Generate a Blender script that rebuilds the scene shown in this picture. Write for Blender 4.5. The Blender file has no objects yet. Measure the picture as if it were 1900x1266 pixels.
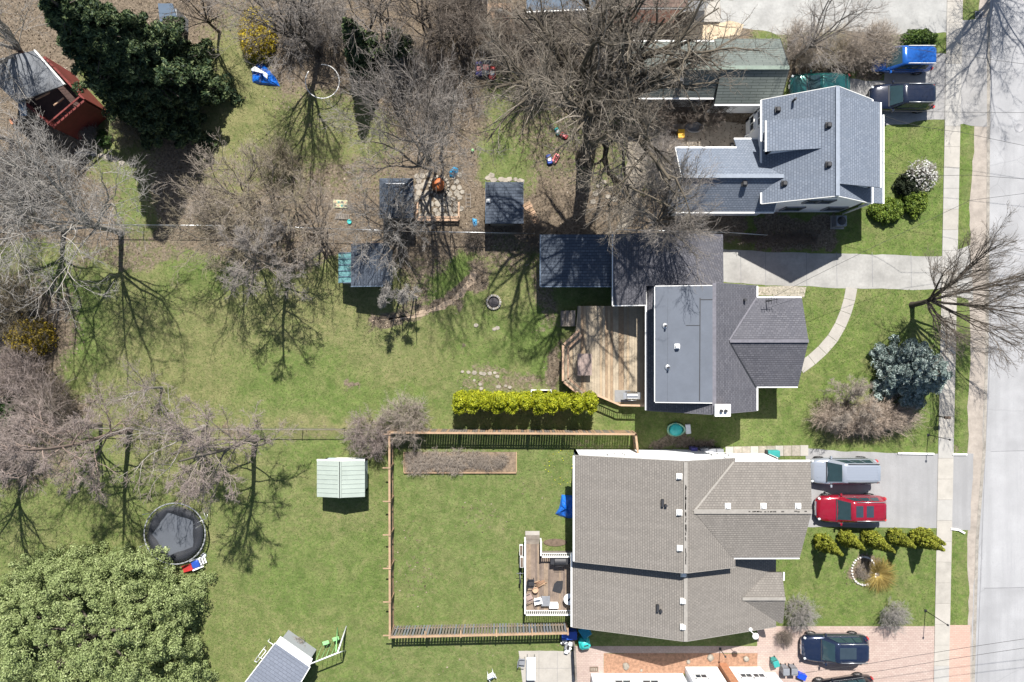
import bpy, bmesh, math, random
import numpy as np
from mathutils import Vector, Matrix
S = bpy.context.scene
COL = S.collection
# ------------------------------------------------------------------ camera, sky, sun
HC = 54.0                      # camera height
K = 0.038                      # metres per photo pixel on the ground
cd = bpy.data.cameras.new('camera'); cam = bpy.data.objects.new('camera', cd); COL.objects.link(cam)
cam.location = (0, 0, HC); cam.rotation_euler = (0, 0, 0)
cd.sensor_width = 36; cd.lens = 36 * HC / (1900 * K); cd.clip_end = 2000; cd.clip_start = 1
S.camera = cam
SH = Vector((-0.055, -0.70, -1.0)).normalized()          # direction the sunlight travels
EL = math.asin(-SH.z); AZ = math.atan2(-SH.x, -SH.y)
w = bpy.data.worlds.new('World'); S.world = w; w.use_nodes = True
nt = w.node_tree; bg = nt.nodes['Background']
sk = nt.nodes.new('ShaderNodeTexSky'); sk.sky_type = 'NISHITA'; sk.sun_disc = False
sk.sun_elevation = EL; sk.sun_rotation = AZ; sk.altitude = 100; sk.air_density = 1.1; sk.dust_density = 1.2
nt.links.new(sk.outputs[0], bg.inputs[0]); bg.inputs[1].default_value = 0.062
sd = bpy.data.lights.new('sun', 'SUN'); sd.energy = 4.5; sd.angle = math.radians(0.55); sd.color = (1.0, 0.955, 0.89)
sun = bpy.data.objects.new('sun', sd); COL.objects.link(sun)
sun.rotation_euler = SH.to_track_quat('-Z', 'Y').to_euler(); sun.location = (5, 40, 60)
S.view_settings.view_transform = 'Standard'; S.view_settings.look = 'None'
S.view_settings.exposure = 1.0; S.view_settings.gamma = 1; S.view_settings.use_curve_mapping = False
S.render.engine = 'CYCLES'
S.cycles.max_bounces = 6; S.cycles.transparent_max_bounces = 12

# ------------------------------------------------------------------ helpers
def P(px, py, h=0.0):
    """true place of a point of height h that the photograph shows at pixel px, py"""
    f = K * (HC - h) / HC
    return Vector(((px - 950) * f, -(py - 633) * f, h))
def rng(s): return np.random.default_rng(s)
def rootloc(o):
    while o.parent: o = o.parent
    return o.location.copy()
def link(o, parent=None):
    COL.objects.link(o)
    if parent is not None: o.parent = parent
    return o
def thing(name, label, cat, loc=(0, 0, 0), rz=0.0, group=None):
    o = bpy.data.objects.new(name, None); COL.objects.link(o); o.location = loc; o.rotation_euler = (0, 0, rz)
    o.empty_display_size = .2
    o['label'] = label; o['category'] = cat
    if group: o['group'] = group
    return o
def tag(o, label, cat=None, group=None, kind=None):
    o['label'] = label
    if cat: o['category'] = cat
    if group: o['group'] = group
    if kind: o['kind'] = kind
    return o
def struct(o, label=None):
    o['kind'] = 'structure'
    if label: o['label'] = label
    return o
def mesh_np(name, V, F, smooth=False):
    """V (n,3), F list of int arrays (m,k)"""
    me = bpy.data.meshes.new(name)
    V = np.asarray(V, dtype=np.float32); me.vertices.add(len(V)); me.vertices.foreach_set('co', V.ravel())
    idx = np.concatenate([np.asarray(f, dtype=np.int32).ravel() for f in F])
    tot = np.concatenate([np.full(len(f), np.asarray(f).shape[1], dtype=np.int32) for f in F])
    st = np.concatenate([[0], np.cumsum(tot)[:-1]]).astype(np.int32)
    me.loops.add(len(idx)); me.loops.foreach_set('vertex_index', idx)
    me.polygons.add(len(tot)); me.polygons.foreach_set('loop_start', st)
    me.polygons.foreach_set('loop_total', tot)
    if smooth: me.polygons.foreach_set('use_smooth', np.ones(len(tot), dtype=bool))
    me.update(calc_edges=True)
    return me
class MB:
    def __init__(s): s.v = []; s.f = []; s.uv = None; s.sm = []
    def add(s, vs, fs, smooth=False):
        b = len(s.v); s.v += [tuple(v) for v in vs]; s.f += [tuple(i + b for i in f) for f in fs]
        s.sm += [smooth] * len(fs); return s
    def box(s, c, d, rz=0.0, rx=0.0, ry=0.0, taper=1.0):
        M = Matrix.Translation(c) @ Matrix.Rotation(rz, 4, 'Z') @ Matrix.Rotation(ry, 4, 'Y') @ Matrix.Rotation(rx, 4, 'X')
        vs = []
        for z in (-.5, .5):
            t = taper if z > 0 else 1
            for x, y in ((-.5, -.5), (.5, -.5), (.5, .5), (-.5, .5)):
                vs.append(M @ Vector((x * d[0] * t, y * d[1] * t, z * d[2])))
        return s.add(vs, [(3, 2, 1, 0), (4, 5, 6, 7), (0, 1, 5, 4), (1, 2, 6, 5), (2, 3, 7, 6), (3, 0, 4, 7)])
    def bbox(s, c, d, b=.02, rz=0.0):
        """box with chamfered top and side edges"""
        M = Matrix.Translation(c) @ Matrix.Rotation(rz, 4, 'Z'); x, y, z = d[0] / 2, d[1] / 2, d[2] / 2
        def ring(xx, yy, zz, c):
            return [(-xx + c, -yy, zz), (xx - c, -yy, zz), (xx, -yy + c, zz), (xx, yy - c, zz), (xx - c, yy, zz), (-xx + c, yy, zz), (-xx, yy - c, zz), (-xx, -yy + c, zz)]
        vs = ring(x, y, -z, b) + ring(x, y, z - b, b) + ring(x - b, y - b, z, b * .6)
        fs = [tuple(range(7, -1, -1)), tuple(range(16, 24))]
        for r in (0, 8):
            for i in range(8): fs.append((r + i, r + (i + 1) % 8, r + 8 + (i + 1) % 8, r + 8 + i))
        return s.add([M @ Vector(v) for v in vs], fs)
    def tube(s, p0, p1, r0, r1=None, n=6, cap=True, smooth=True):
        r1 = r0 if r1 is None else r1
        p0 = Vector(p0); p1 = Vector(p1); t = (p1 - p0).normalized()
        u = t.cross(Vector((0, 0, 1)) if abs(t.z) < .9 else Vector((1, 0, 0))).normalized(); v = t.cross(u)
        vs = [p0 + (u * math.cos(a) + v * math.sin(a)) * r0 for a in [2 * math.pi * i / n for i in range(n)]]
        vs += [p1 + (u * math.cos(a) + v * math.sin(a)) * r1 for a in [2 * math.pi * i / n for i in range(n)]]
        s.add(vs, [(i, i + n, (i + 1) % n + n, (i + 1) % n) for i in range(n)], smooth)
        if cap: s.f += [tuple(len(s.v) - 2 * n + i for i in range(n)), tuple(len(s.v) - 1 - i for i in range(n))]; s.sm += [False, False]
        return s
    def path(s, pts, r, n=6):
        for a, b in zip(pts[:-1], pts[1:]): s.tube(a, b, r, r, n)
        return s
    def lathe(s, c, prof, n=16, smooth=True, jit=0, rd=None):
        vs = []; c = Vector(c)
        for r, z in prof:
            for i in range(n):
                a = 2 * math.pi * i / n; q = r * (1 + (rd.uniform(-jit, jit) if rd else 0))
                vs.append(c + Vector((q * math.cos(a), q * math.sin(a), z)))
        fs = []
        for k in range(len(prof) - 1):
            for i in range(n): fs.append((k * n + i, k * n + (i + 1) % n, (k + 1) * n + (i + 1) % n, (k + 1) * n + i))
        s.add(vs, fs, smooth)
        b = len(s.v) - len(vs)
        if prof[-1][0] > 0.001: s.f.append(tuple(b + (len(prof) - 1) * n + i for i in range(n))); s.sm.append(False)
        if prof[0][0] > 0.001: s.f.append(tuple(b + n - 1 - i for i in range(n))); s.sm.append(False)
        return s
    def prism(s, pts, z0, z1, inset=0.0):
        n = len(pts); a = sum(pts[i][0] * pts[(i + 1) % n][1] - pts[(i + 1) % n][0] * pts[i][1] for i in range(n))
        if a < 0: pts = pts[::-1]
        cx = sum(p[0] for p in pts) / n; cy = sum(p[1] for p in pts) / n
        vs = [(p[0], p[1], z0) for p in pts] + [(cx + (p[0] - cx) * (1 - inset), cy + (p[1] - cy) * (1 - inset), z1) for p in pts]
        fs = [tuple(range(n - 1, -1, -1)), tuple(range(n, 2 * n))] + [(i, (i + 1) % n, (i + 1) % n + n, i + n) for i in range(n)]
        return s.add(vs, fs)
    def ball(s, c, r, n=10, m=6, sz=1.0):
        prof = [(max(1e-4, r * math.sin(math.pi * k / m)), -r * sz * math.cos(math.pi * k / m)) for k in range(m + 1)]
        return s.lathe(c, prof, n)
    def mesh(s, name, mat, off=Vector((0, 0, 0))):
        me = bpy.data.meshes.new(name)
        me.from_pydata([(v[0] - off.x, v[1] - off.y, v[2] - off.z) for v in s.v], [], s.f)
        me.polygons.foreach_set('use_smooth', s.sm); me.update()
        if mat: me.materials.append(mat)
        return me
    def build(s, name, mat, parent=None, world=False):
        off = rootloc(parent) if (parent is not None and world) else Vector((0, 0, 0))
        o = bpy.data.objects.new(name, s.mesh(name, mat, off)); return link(o, parent)
def piece(name, me, loc, parent=None, rz=0.0, scale=None, world=True, rx=0, ry=0):
    o = bpy.data.objects.new(name, me); link(o, parent)
    off = rootloc(parent) if (parent is not None and world) else Vector((0, 0, 0))
    o.location = Vector(loc) - off; o.rotation_euler = (rx, ry, rz)
    if scale: o.scale = scale
    return o
def copy_tree(o, parent=None):
    c = o.copy(); COL.objects.link(c); c.parent = parent
    for ch in list(o.children): copy_tree(ch, c)
    return c

# ------------------------------------------------------------------ materials
def lin(r, g, b):
    f = lambda c: c / 12.92 if c <= .04045 else ((c + .055) / 1.055) ** 2.4
    return (f(r / 255), f(g / 255), f(b / 255), 1)
class NT:
    def __init__(s, name):
        s.m = bpy.data.materials.new(name); s.m.use_nodes = True; s.t = s.m.node_tree
        s.b = s.t.nodes['Principled BSDF']
    def n(s, typ, **kw):
        x = s.t.nodes.new('ShaderNode' + typ)
        for k, v in kw.items():
            if k.startswith('i_'):
                key = k[2:].replace('_', ' '); x.inputs[int(key) if key.isdigit() else key].default_value = v
            else: setattr(x, k, v)
        return x
    def l(s, a, b): s.t.links.new(a, b)
    def mix(s, fac, a, b, blend='MIX'):
        x = s.n('MixRGB', blend_type=blend)
        for i, v in ((0, fac), (1, a), (2, b)):
            if hasattr(v, 'is_linked'): s.l(v, x.inputs[i])
            else: x.inputs[i].default_value = v
        return x.outputs[0]
    def noise(s, scale, det=4, rough=.6, vec=None, out=0, dist=0):
        x = s.n('TexNoise', i_Scale=scale, i_Detail=det, i_Roughness=rough, i_Distortion=dist)
        if vec is not None: s.l(vec, x.inputs['Vector'])
        return x.outputs[out]
    def ramp(s, v, stops):
        x = s.n('ValToRGB'); e = x.color_ramp.elements
        e[0].position, e[0].color = stops[0]; e[1].position, e[1].color = stops[-1]
        for p, c in stops[1:-1]: q = e.new(p); q.color = c
        s.l(v, x.inputs[0]); return x.outputs[0]
    def pos(s): return s.n('NewGeometry').outputs['Position']
    def bump(s, h, st=.3, d=.02):
        x = s.n('Bump', i_Strength=st, i_Distance=d); s.l(h, x.inputs['Height']); s.l(x.outputs[0], s.b.inputs['Normal'])
def G(v): return (v, v, v, 1)
def simple(name, c, rough=.6, metal=0.0, var=.18, scale=3.0, coat=0.0, bump=0.0, obj=False, spec=.5):
    t = NT(name); b = t.b
    c = tuple(c[:3]) + (1,)
    vec = t.n('TexCoord').outputs['Object'] if obj else t.pos()
    n1 = t.noise(scale, 5, .65, vec); n2 = t.noise(scale * 9, 3, .6, vec)
    d = tuple(x * (1 - var) for x in c[:3]) + (1,); e = tuple(min(1, x * (1 + var)) for x in c[:3]) + (1,)
    m = t.mix(t.ramp(n1, [(.3, G(0)), (.7, G(1))]), d, e)
    m = t.mix(t.ramp(n2, [(.35, G(.0)), (.75, G(var * 1.2))]), m, tuple(x * .55 for x in c[:3]) + (1,))
    t.l(m, b.inputs['Base Color']); b.inputs['Roughness'].default_value = rough; b.inputs['Metallic'].default_value = metal
    b.inputs['Specular IOR Level'].default_value = spec
    if coat: b.inputs['Coat Weight'].default_value = coat; b.inputs['Coat Roughness'].default_value = .06
    if bump: t.bump(n2, bump, .02)
    return t.m
def paint(name, c, metal=.35, rough=.32):
    t = NT(name); b = t.b
    n = t.noise(2.2, 3, .6, t.n('TexCoord').outputs['Object']); n2 = t.noise(60, 3, .7, t.n('TexCoord').outputs['Object'])
    cc = tuple(c[:3]) + (1,)
    m = t.mix(t.ramp(n, [(.35, G(0)), (.8, G(.05))]), cc, (.28, .26, .23, 1))
    t.l(m, b.inputs['Base Color']); b.inputs['Metallic'].default_value = metal; b.inputs['Roughness'].default_value = rough
    b.inputs['Coat Weight'].default_value = 1; b.inputs['Coat Roughness'].default_value = .05
    rr = t.n('MapRange', i_3=.10, i_4=.2); t.l(n2, rr.inputs[0]); t.l(rr.outputs[0], b.inputs['Roughness'])
    return t.m
def shingle(name, c1, c2, gap, bw=.32, rh=.2, streak=.25, blotch=.5):
    t = NT(name); uv = t.n('TexCoord').outputs['UV']
    br = t.n('TexBrick', offset=.5, i_Scale=1.0, i_2=tuple(c2), i_1=tuple(c1), i_3=tuple(gap))
    br.inputs['Mortar Size'].default_value = .022; br.inputs['Mortar Smooth'].default_value = .3; br.inputs['Bias'].default_value = 0
    br.inputs['Brick Width'].default_value = bw; br.inputs['Row Height'].default_value = rh
    t.l(uv, br.inputs[0])
    n1 = t.noise(.7, 5, .65, uv); n2 = t.noise(9, 4, .7, uv)
    mp = t.n('Mapping'); mp.inputs['Scale'].default_value = (2.2, .25, 1); t.l(uv, mp.inputs[0]); n3 = t.noise(1.0, 4, .6, mp.outputs[0])
    c = t.mix(t.ramp(n1, [(.3, G(0)), (.75, G(blotch))]), br.outputs[0], tuple(x * .72 for x in c1[:3]) + (1,))
    c = t.mix(t.ramp(n3, [(.45, G(0)), (.8, G(streak))]), c, tuple(min(1, x * 1.35) for x in c2[:3]) + (1,))
    c = t.mix(t.ramp(n2, [(.4, G(0)), (.8, G(.5))]), c, tuple(x * .6 for x in c1[:3]) + (1,))
    t.l(c, t.b.inputs['Base Color']); t.b.inputs['Roughness'].default_value = .9; t.b.inputs['Specular IOR Level'].default_value = .25
    sx = t.n('SeparateXYZ'); t.l(uv, sx.inputs[0])
    m1 = t.n('Math', operation='MODULO', i_1=rh); t.l(sx.outputs[1], m1.inputs[0])
    m2 = t.n('Math', operation='MULTIPLY', i_1=-.16); t.l(m1.outputs[0], m2.inputs[0])
    m3 = t.n('Math', operation='MULTIPLY_ADD', i_1=.012); t.l(n2, m3.inputs[0]); t.l(m2.outputs[0], m3.inputs[2])
    t.bump(m3.outputs[0], .9, 1.0)
    return t.m
def leafmat(name, cols, rough=.65, trans=.25, tone=.6):
    t = NT(name); g = t.n('NewGeometry')
    st = [(i / (len(cols) - 1), tuple(c) + (1,)) for i, c in enumerate(cols)]
    c1 = t.ramp(g.outputs['Random Per Island'], st)
    n = t.noise(1.1, 3, .6, g.outputs['Position'])
    c = t.mix(t.ramp(n, [(.35, G(0)), (.7, G(tone))]), c1, tuple(x * (.6 if tone < .7 else 1.5) for x in cols[0]) + (1,))
    t.l(c, t.b.inputs['Base Color']); t.b.inputs['Roughness'].default_value = rough
    t.b.inputs['Specular IOR Level'].default_value = .3
    if trans:
        tr = t.n('BsdfTranslucent'); t.l(c, tr.inputs[0]); mx = t.n('MixShader', i_0=trans)
        t.l(t.b.outputs[0], mx.inputs[1]); t.l(tr.outputs[0], mx.inputs[2]); t.l(mx.outputs[0], t.t.nodes['Material Output'].inputs[0])
    return t.m
def barkmat(name, c, var=.35):
    t = NT(name); g = t.n('NewGeometry')
    c1 = t.ramp(g.outputs['Random Per Island'], [(0, tuple(x * (1 - var) for x in c) + (1,)), (1, tuple(x * (1 + var) for x in c) + (1,))])
    n = t.noise(14, 4, .6, g.outputs['Position'])
    c2 = t.mix(t.ramp(n, [(.4, G(0)), (.7, G(.5))]), c1, tuple(x * .5 for x in c) + (1,))
    t.l(c2, t.b.inputs['Base Color']); t.b.inputs['Roughness'].default_value = .9; t.b.inputs['Specular IOR Level'].default_value = .2
    return t.m
M = {}
M['white'] = simple('white_trim', (.78, .78, .76), .5, var=.06)
M['siding_w'] = None
def siding(name, c, pitch=.2):
    t = NT(name); p = t.pos(); sx = t.n('SeparateXYZ'); t.l(p, sx.inputs[0])
    md = t.n('Math', operation='MODULO', i_1=pitch); t.l(sx.outputs[2], md.inputs[0])
    n = t.noise(1.5, 4, .6, p)
    c0 = tuple(c) + (1,); c1 = t.mix(t.ramp(n, [(.35, G(0)), (.8, G(.25))]), c0, tuple(x * .7 for x in c) + (1,))
    g = t.ramp(md.outputs[0], [(0.0, G(0)), (.02, G(1))])
    c2 = t.mix(g, tuple(x * .5 for x in c) + (1,), c1)
    t.l(c2, t.b.inputs['Base Color']); t.b.inputs['Roughness'].default_value = .6
    m2 = t.n('Math', operation='MULTIPLY', i_1=-.15); t.l(md.outputs[0], m2.inputs[0]); t.bump(m2.outputs[0], .8, 1.0)
    return t.m
M['siding_w'] = siding('white_siding', (.78, .80, .82))
M['siding_g'] = siding('grey_siding', (.30, .32, .34))
M['siding_t'] = siding('teal_grey_siding', (.16, .24, .28))
M['red_wood'] = simple('red_painted_boards', (.15, .022, .018), .7, var=.25, scale=2)
M['brick'] = simple('brick_wall', (.35, .17, .12), .9, var=.2, bump=.4)
M['sh_light'] = shingle('light_grey_shingles', lin(120, 128, 140), lin(102, 111, 124), lin(84, 91, 103), bw=.21, rh=.17)
M['sh_dark'] = shingle('dark_grey_shingles', lin(102, 102, 108), lin(76, 77, 84), lin(58, 58, 64), bw=.24, rh=.16, streak=.4, blotch=.8)
M['sh_taupe'] = shingle('taupe_shingles', lin(130, 125, 119), lin(114, 110, 105), lin(96, 92, 88), bw=.2, rh=.15, streak=.45, blotch=.5)
M['sh_green'] = shingle('green_shingles', lin(108, 115, 111), lin(98, 104, 101), lin(56, 63, 60), bw=.9, rh=.2, blotch=.5)
M['sh_slate'] = shingle('slate_blue_shingles', lin(86, 94, 105), lin(62, 70, 82), lin(44, 50, 60), bw=.3, rh=.2, blotch=.8)
M['sh_brown'] = shingle('brown_shingles', lin(128, 108, 98), lin(100, 84, 78), lin(60, 50, 46), bw=.35, rh=.25)
M['ridge'] = simple('ridge_cap', lin(138, 134, 128), .9, var=.15, scale=4)
M['ridge_l'] = simple('ridge_cap_light', lin(132, 140, 151), .9, var=.12, scale=4)
M['ridge_d'] = simple('ridge_cap_dark', lin(104, 103, 110), .9, var=.2, scale=4)
M['membrane'] = simple('grey_roof_membrane', lin(88, 94, 104), .75, var=.10, scale=.8)
M['membrane2'] = simple('white_roof_membrane', (.74, .74, .73), .6, var=.05, scale=.6)
M['metal_green'] = simple('pale_green_metal_roof', lin(150, 160, 152), .5, var=.08, scale=1)
M['metal_blue'] = simple('blue_grey_metal_roof', lin(92, 108, 126), .55, var=.1, scale=1)
M['alu'] = simple('galvanised_metal', (.5, .51, .52), .35, metal=.8, var=.1)
M['steel'] = simple('stainless_steel', (.62, .62, .62), .25, metal=1, var=.05)
M['dark'] = simple('dark_plastic', (.025, .026, .03), .5, var=.2)
M['black'] = simple('black_rubber', (.012, .012, .013), .8, var=.2)
M['concrete'] = simple('pale_concrete', (.335, .315, .285), .9, var=.14, scale=.9, bump=.3)
M['concrete2'] = simple('grey_concrete', (.29, .285, .27), .9, var=.24, scale=.6, bump=.3)
M['stone'] = simple('pale_stone', (.30, .27, .225), .9, var=.35, scale=2.5, bump=.5)
M['deck'] = simple('weathered_decking', (.335, .28, .205), .85, var=.22, scale=1.6)
M['deck2'] = simple('brown_grey_decking', (.19, .145, .115), .85, var=.3, scale=1.8)
M['wood'] = simple('new_fence_wood', (.34, .23, .145), .85, var=.25, scale=1.7)
M['wood_g'] = simple('grey_fence_wood', (.19, .165, .14), .9, var=.3, scale=1.7)
M['wood_p'] = simple('peach_bench_wood', (.45, .30, .20), .8, var=.2, scale=2)
M['brown'] = simple('brown_table_top', (.27, .205, .18), .7, var=.15, scale=2)
M['glass'] = simple('window_glass', (.03, .045, .06), .08, var=.1)
M['glass_t'] = simple('tinted_car_glass', (.025, .05, .06), .05, var=.1)
M['rust'] = simple('rusty_orange_metal', (.42, .115, .03), .65, var=.4, scale=6)
M['tarp'] = simple('blue_tarp', (.01, .13, .56), .35, var=.3, scale=5)
M['tarpw'] = simple('white_plastic_sheet', (.7, .72, .74), .4, var=.1, scale=4)
M['teal'] = simple('teal_plastic', (.03, .26, .24), .45, var=.15)
M['turq'] = simple('turquoise_plastic', (.03, .42, .40), .45, var=.2, scale=8)
M['blue'] = simple('blue_plastic', (.02, .07, .35), .4, var=.15)
M['lblue'] = simple('light_blue_plastic', (.06, .28, .5), .4, var=.15)
M['pink'] = simple('pink_plastic', (.6, .2, .2), .5, var=.2)
M['redp'] = simple('red_plastic', (.45, .04, .04), .5, var=.2)
M['yellow'] = simple('yellow_plastic', (.7, .38, .01), .5, var=.1)
M['lime'] = simple('lime_green_plastic', (.25, .55, .22), .45, var=.1)
M['greyp'] = simple('grey_plastic', (.19, .20, .22), .5, var=.15)
M['purple'] = simple('purple_fabric', (.09, .08, .28), .7, var=.2)
M['mat_g'] = simple('grey_mat', (.22, .22, .22), .9, var=.12)
M['net'] = simple('black_net', (.02, .021, .024), .7, var=.2)
M['tramp'] = simple('trampoline_mat', (.075, .084, .1), .6, var=.12, scale=1)
M['mulch'] = simple('orange_mulch', (.29, .165, .105), .95, var=.4, scale=5, bump=.5)
M['soil'] = simple('brown_soil', (.13, .095, .07), .95, var=.4, scale=4, bump=.6)
M['cable'] = simple('black_cable', (.03, .03, .03), .7, var=.1)
# ------------------------------------------------------------------ ground
def axis_coords(lo, hi, step, far):
    a = list(np.arange(lo, hi + step * .5, step)); s = step; x = a[-1]; y = a[0]; up = []; dn = []
    while x < far: s *= 1.35; x += s; y -= s; up.append(x); dn.append(y)
    return np.array(dn[::-1] + a + up)
gx = axis_coords(-38, 38, .27, 600); gy = axis_coords(-26, 26, .27, 600)
X, Y = np.meshgrid(gx, gy); nx, ny = len(gx), len(gy)
px = X.ravel() / K + 950; py = 633 - Y.ravel() / K
r0 = rng(5)
def vnoise(px, py, s, seed):
    r = rng(seed); g = r.random((400, 400)); u = (px / s) % 398; v = (py / s) % 398
    i = u.astype(int); j = v.astype(int); a = u - i; b = v - j; a = a * a * (3 - 2 * a); b = b * b * (3 - 2 * b)
    return (g[i, j] * (1 - a) + g[i + 1, j] * a) * (1 - b) + (g[i, j + 1] * (1 - a) + g[i + 1, j + 1] * a) * b
wob = (vnoise(px, py, 45, 1) - .5) * 34 + (vnoise(px, py, 14, 2) - .5) * 14
wob2 = (vnoise(px, py, 45, 3) - .5) * 34 + (vnoise(px, py, 14, 4) - .5) * 14
qx = px + wob; qy = py + wob2
def blob(cx, cy, rx, ry, soft=.35):
    d = np.sqrt(((qx - cx) / rx) ** 2 + ((qy - cy) / ry) ** 2)
    return np.clip((1 + soft - d) / (2 * soft), 0, 1)
def rect(x0, y0, x1, y1, soft=12):
    return np.clip((qx - x0) / soft + .5, 0, 1) * np.clip((x1 - qx) / soft + .5, 0, 1) * np.clip((qy - y0) / soft + .5, 0, 1) * np.clip((y1 - qy) / soft + .5, 0, 1)
dirt = np.full(len(px), .14); dry = np.full(len(px), .35); lush = np.full(len(px), .3)
def put(a, m, v): a[:] = a * (1 - m) + v * m
put(dirt, rect(-900, -900, 1400, 462, 30), .80); put(dry, rect(-900, -900, 1400, 462, 30), .8); put(lush, rect(-900, -900, 1400, 462, 30), .1)
for b, d_, y_ in [((435, 190, 70, 150), .12, .9), ((640, 265, 95, 75), .28, .75), ((560, 260, 120, 90), .3, .75), ((940, 240, 50, 110), .25, .45), ((930, 320, 40, 50), .15, .3),
                  ((190, 170, 40, 80), .3, .5), ((230, 300, 60, 70), .35, .55), ((1130, 260, 80, 90), .45, .35), ((1180, 300, 90, 60), .5, .35), ((250, 380, 40, 60), .3, .4),
                  ((430, 330, 60, 60), .45, .9), ((1030, 230, 90, 90), .55, .5), ((650, 330, 110, 40), .62, .8)]:
    put(dirt, blob(*b), d_); put(dry, blob(*b), y_)
put(dirt, rect(-900, 470, 1040, 790, 20), .1); put(dry, rect(-900, 470, 1040, 790, 20), .72); put(lush, rect(-900, 470, 1040, 790, 20), .35)
for b, v in [((370, 540, 70, 70), .25), ((560, 700, 160, 60), .25), ((830, 520, 60, 50), .1), ((900, 640, 120, 70), .3), ((700, 750, 160, 40), .2), ((120, 600, 80, 100), .2), ((1000, 640, 40, 60), .05)]:
    put(dry, blob(*b), v); put(lush, blob(*b), .6)
for b, v in [((600, 560, 110, 60), .85), ((430, 600, 120, 70), .8), ((740, 660, 100, 50), .7), ((350, 700, 90, 40), .8)]:
    put(dry, blob(*b), v)
for i in range(22):                                        # the worn path past the dead saplings
    t = i / 21; cx = 690 + 190 * t; cy = 592 - 8 * t - 62 * t * t
    put(dirt, blob(cx, cy, 15, 8, .6), 1.0); put(dry, blob(cx, cy, 15, 8, .6), 1.0)
for b, v in [((888, 505, 26, 22), .8), ((1028, 690, 16, 50), .95), ((960, 712, 60, 24), .58), ((910, 700, 60, 16), .5), ((50, 620, 90, 120), .75), ((60, 780, 110, 70), .8), ((40, 1000, 70, 60), .4), ((40, 870, 60, 60), .5),
             ((700, 450, 330, 26), .85), ((955, 470, 60, 40), .6), ((780, 480, 60, 26), .7), ((1010, 560, 26, 60), .6), ((650, 716, 22, 8), .8), ((240, 480, 110, 26), .6), ((770, 540, 30, 60), .6),
             ((870, 640, 8, 5), .8), ((180, 1070, 60, 18), .8), ((500, 470, 90, 30), .7)]:
    put(dirt, blob(*b), v)
put(dirt, rect(90, 787, 720, 797, 5), .38); put(dry, rect(90, 783, 720, 800, 6), 1.0)
put(dirt, rect(-900, 805, 716, 1900, 10), .06); put(dry, rect(-900, 805, 716, 1900, 10), .5); put(lush, rect(-900, 805, 716, 1900, 10), .6)
for b, v in [((390, 870, 80, 70), .85), ((330, 830, 120, 40), .8), ((670, 1030, 90, 60), .25), ((620, 1080, 140, 80), .2), ((640, 960, 60, 30), .65), ((600, 830, 60, 30), .25), ((660, 1230, 90, 50), .3), ((420, 960, 40, 80), .5)]:
    put(dry, blob(*b), v)
put(dirt, blob(430, 800, 40, 20), .6); put(dirt, blob(60, 850, 100, 60), .6)
put(dirt, rect(726, 838, 1062, 1162, 6), .10); put(dry, rect(726, 838, 1062, 1162, 6), .32); put(lush, rect(726, 838, 1062, 1162, 6), .35)
for b in [(770, 1060, 50, 70), (900, 960, 50, 30), (980, 900, 40, 30)]: put(dirt, blob(*b), .3)
put(dirt, rect(1380, 380, 1800, 1170, 8), .03); put(dry, rect(1380, 380, 1800, 1170, 8), .3); put(lush, rect(1380, 380, 1800, 1170, 8), .95)
put(dirt, rect(1635, 225, 1800, 500, 8), .03); put(dry, rect(1635, 225, 1800, 500, 8), .22); put(lush, rect(1635, 225, 1800, 500, 8), .95)
put(dirt, rect(1640, 66, 1760, 100, 8), .05); put(lush, rect(1640, 66, 1760, 100, 8), .9)
put(lush, rect(1050, 760, 1500, 835, 8), .8); put(dirt, rect(1050, 760, 1500, 835, 8), .12)
put(dirt, rect(1200, 818, 1330, 840, 6), .8); put(dirt, rect(1060, 815, 1180, 845, 6), .45)
put(dirt, rect(1395, 395, 1560, 468, 8), .75)
put(dirt, rect(1460, 60, 1640, 150, 8), .75); put(dirt, blob(1600, 1055, 30, 32), .9)
put(dirt, blob(1600, 775, 85, 34), .5); put(dry, blob(1600, 775, 95, 40), .9)
for b in [(1600, 560, 60, 40), (1640, 600, 60, 50), (1440, 740, 30, 30), (1690, 300, 40, 30), (1500, 1100, 60, 30), (1700, 1080, 20, 50), (1700, 440, 40, 20)]: put(dry, blob(*b), .35)
put(dirt, rect(1768, 820, 1800, 860, 6), .4)
far = (px < -60) | (px > 1960) | (py < -60) | (py > 1330)
nn = vnoise(px, py, 300, 9)
dirt[far] = dirt[far] * .5 + nn[far] * .4
V = np.stack([X.ravel(), Y.ravel(), np.zeros(len(px))], 1)
ii, jj = np.meshgrid(np.arange(nx - 1), np.arange(ny - 1)); a = (jj * nx + ii).ravel()
F = np.stack([a, a + 1, a + nx + 1, a + nx], 1)
gme = mesh_np('ground', V, [F])
at = gme.color_attributes.new('cover', 'FLOAT_COLOR', 'POINT')
at.data.foreach_set('color', np.stack([dirt, dry, lush, np.ones(len(px))], 1).astype(np.float32).ravel())
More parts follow.
